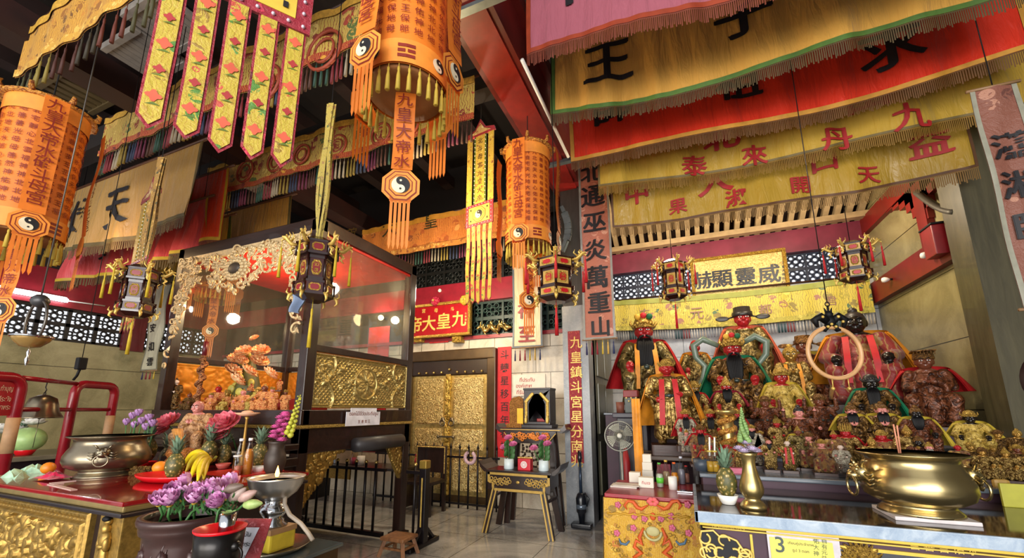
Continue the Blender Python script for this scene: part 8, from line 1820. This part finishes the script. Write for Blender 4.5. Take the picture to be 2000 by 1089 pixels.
# golden dragon pillar, drink bottles with straws, statue row extras
p = PY(1427, 900, 4.0); p.z = ZT0; zt_ = PY(1427, 800, 4.0).z; t = thing('dragon_column', 'gilt column wound with a dragon in the middle of the lower rows', 'column', p); m = MB(); m.tube([p, Vector((p.x, p.y, zt_))], .045, 12); m.lathe([(0, 0), (.09, 0), (.08, .05), (.05, .06)], p, 16); m.lathe([(.05, zt_-p.z-.05), (.08, zt_-p.z-.02), (.08, zt_-p.z), (0, zt_-p.z)], p, 16); m.build('shaft', GOLD, t)
m = MB(); N = 60; m.tube([p+Vector((.055*math.cos(i*.42), .055*math.sin(i*.42), .06+(zt_-p.z-.12)*i/N)) for i in range(N+1)], .024, 6); m.build('dragon', goldrelief('#d09a44', '#8a4a1c', 30, .35, .5, .8), t)
for i, (px, lb) in enumerate(((1390, 'left yellow drink bottle with a straw on the plinth edge'), (1400, 'right yellow drink bottle with a straw on the plinth edge'))):
    p = PZ(px, 934, ZT0); p.y = 3.68+.0*i; p.x = PY(px, 934, p.y).x; t = bottle(lb, p, .16, .03, '#b98f1c', .5, '#d8c05a', 'yellow drink bottles on the plinth', None, .5); m = MB(); m.tube([p+Vector((0, 0, .12)), p+Vector((.01, 0, .26))], .007, 6); m.build('straw', WHITE, t)
m = MB(); p = PZ(1372, 934, ZT0); p = Vector((PY(1372, 934, 3.72).x, 3.72, ZT0)); m.lathe([(0, 0), (.05, 0), (.062, .09), (.05, .09), (0, .05)], p, 20); tag(m.build('incense_pot', plain('#3a4450', .4)), 'small dark blue incense pot at the left end of the plinth', 'pot')
m = MB(); p = Vector((PY(1446, 934, 3.67).x, 3.67, ZT0)); m.bev(p+Vector((-.07, -.03, 0)), p+Vector((.07, .05, .04)), .004); tag(m.build('pink_box', plain('#c2607a', .5)), 'flat pink box lying on the plinth behind the pineapple', 'box')
p = Vector((PY(1660, 925, 3.7).x, 3.72, ZT0)); m = MB(); m.lathe([(0, 0), (.06, 0), (.07, .1), (.066, .1), (.056, .01), (0, .01)], p, 24); tag(m.build('glass_tumbler', CLG), 'clear glass tumbler on the plinth left of the brass censer', 'glass')
# figures of the cabinet
CF = 'small figures massed in the cabinet'
cfs = [(415, 775, 'seated', 'pink', 'peach'), (430, 760, 'seated', 'red', 'peach'), (447, 770, 'seated', 'gold', 'peach'), (462, 778, 'raised', 'gold', 'peach'), (478, 768, 'seated', 'pink', 'peach'), (492, 756, 'prayer', 'red', 'peach'), (507, 764, 'seated', 'gold', 'yellow'), (520, 758, 'seated', 'brown', 'peach'), (534, 764, 'standing', 'pink', 'peach'), (548, 748, 'standing', 'red', 'peach'), (520, 782, 'standing', 'gold', 'peach'), (500, 783, 'standing', 'pink', 'peach'), (538, 782, 'standing', 'gold', 'peach'), (438, 785, 'seated', 'gold', 'yellow'), (560, 770, 'standing', 'brown', 'peach')]
order = sorted(range(len(cfs)), key=lambda i: cfs[i][0])
for rk, i in enumerate(order):
    px, y, po, sk_, rb = cfs[i]; y -= 9; Yc = 3.06 if y > 763 else 3.24
    xx = PY(px, y, Yc).x; zz = 1.475 if xx > -3.75 or xx < -4.95 else (1.56 if Yc < 3.2 else 1.7)
    top = PY(px, y, Yc).z
    if top-zz < .1: zz = max(1.475, top-.14); Yc = 2.97; zz = 1.475
    SL('small peach gold figure in the cabinet, %s from the left' % ordinal(rk), px, y, Yc, zz, po, sk_, rb, ('crown', 'bun', 'flame')[i % 3], 0, None, None, 0, .3, .01, 1.35, CF, 'deity_figurine', 'gold', cat='figurine')
SL('pale standing lady figure at the left end of the cabinet', 347, 738, 2.98, 1.475, 'standing', 'white', 'darkgold', 'bun', 0, None, None, 0, .3, .02, 1.2, None, 'deity_figurine', 'dark', cat='figurine')
SL('dark seated animal like figure beside the dragon candle in the cabinet', 373, 766, 3.0, 1.475, 'seated', 'brown', 'darkgold', 'bun', 0, None, None, 0, .3, .02, 1.4, None, 'deity_figurine', 'brown', cat='figurine')
SL('tan robed monk figure with a ruddy bald head behind the fruit', 392, 782, 2.5, TZ+.0, 'prayer', 'pink', 'tan', None, 0, None, None, 0, .4, .1, 1.15, None, 'monk_figure', 'gold', cat='figurine')
p = PY(390, 755, 3.04); p.z = 1.475; s = mpp(p); t = thing('dragon_candle', 'tall maroon candle on a carved dragon holder inside the cabinet', 'candle', p); z1_ = PY(390, 697, 3.04).z-1.475; z2_ = PY(390, 668, 3.04).z-1.475
m = MB(); m.lathe([(0, 0), (.07, 0), (.06, .03), (.025, .05), (.025, z1_), (.045, z1_+.01), (0, z1_+.01)], p, 18); N = 50; m.tube([p+Vector((.035*math.cos(i*.45), .035*math.sin(i*.45), .06+(z1_-.08)*i/N)) for i in range(N+1)], .022, 6); m.build('dragon_holder', goldrelief('#b57a4a', '#4a1c10', 30, .4, .3, .8), t); m = MB(); m.lathe([(.024, z1_), (.026, z2_), (.006, z2_+.005), (.004, z2_+.03), (0, z2_+.03)], p, 14); m.build('candle', plain('#5d1420', .35), t)
p = PY(350, 905, 2.3); p.z = TZ; t = thing('carved_offering_pot', 'orange carved wooden pot with bundled stalks behind the bananas', 'pot', p); m = MB(); m.lathe([(q*1.1, z*1.1) for q, z in ((0, 0), (.06, 0), (.09, .03), (.095, .07), (.08, .09), (.085, .1), (.1, .12), (.085, .15), (.05, .16), (0, .16))], p, 26); m.build('body', goldrelief('#c9813c', '#8a4a1c', 26, .45, .1, .8), t); m = MB()
for k in range(7): m.tube([p+Vector((.02*math.cos(k), .02*math.sin(k), .16)), p+Vector((-.03+.02*math.cos(k), .02*math.sin(k), .22)), p+Vector((-.1+.03*math.cos(k), .02*math.sin(k), .33))], [.014, .012, .02], 6)
m.build('stalk_bundle', plain('#c98a44', .5, 0, .2, 30), t)
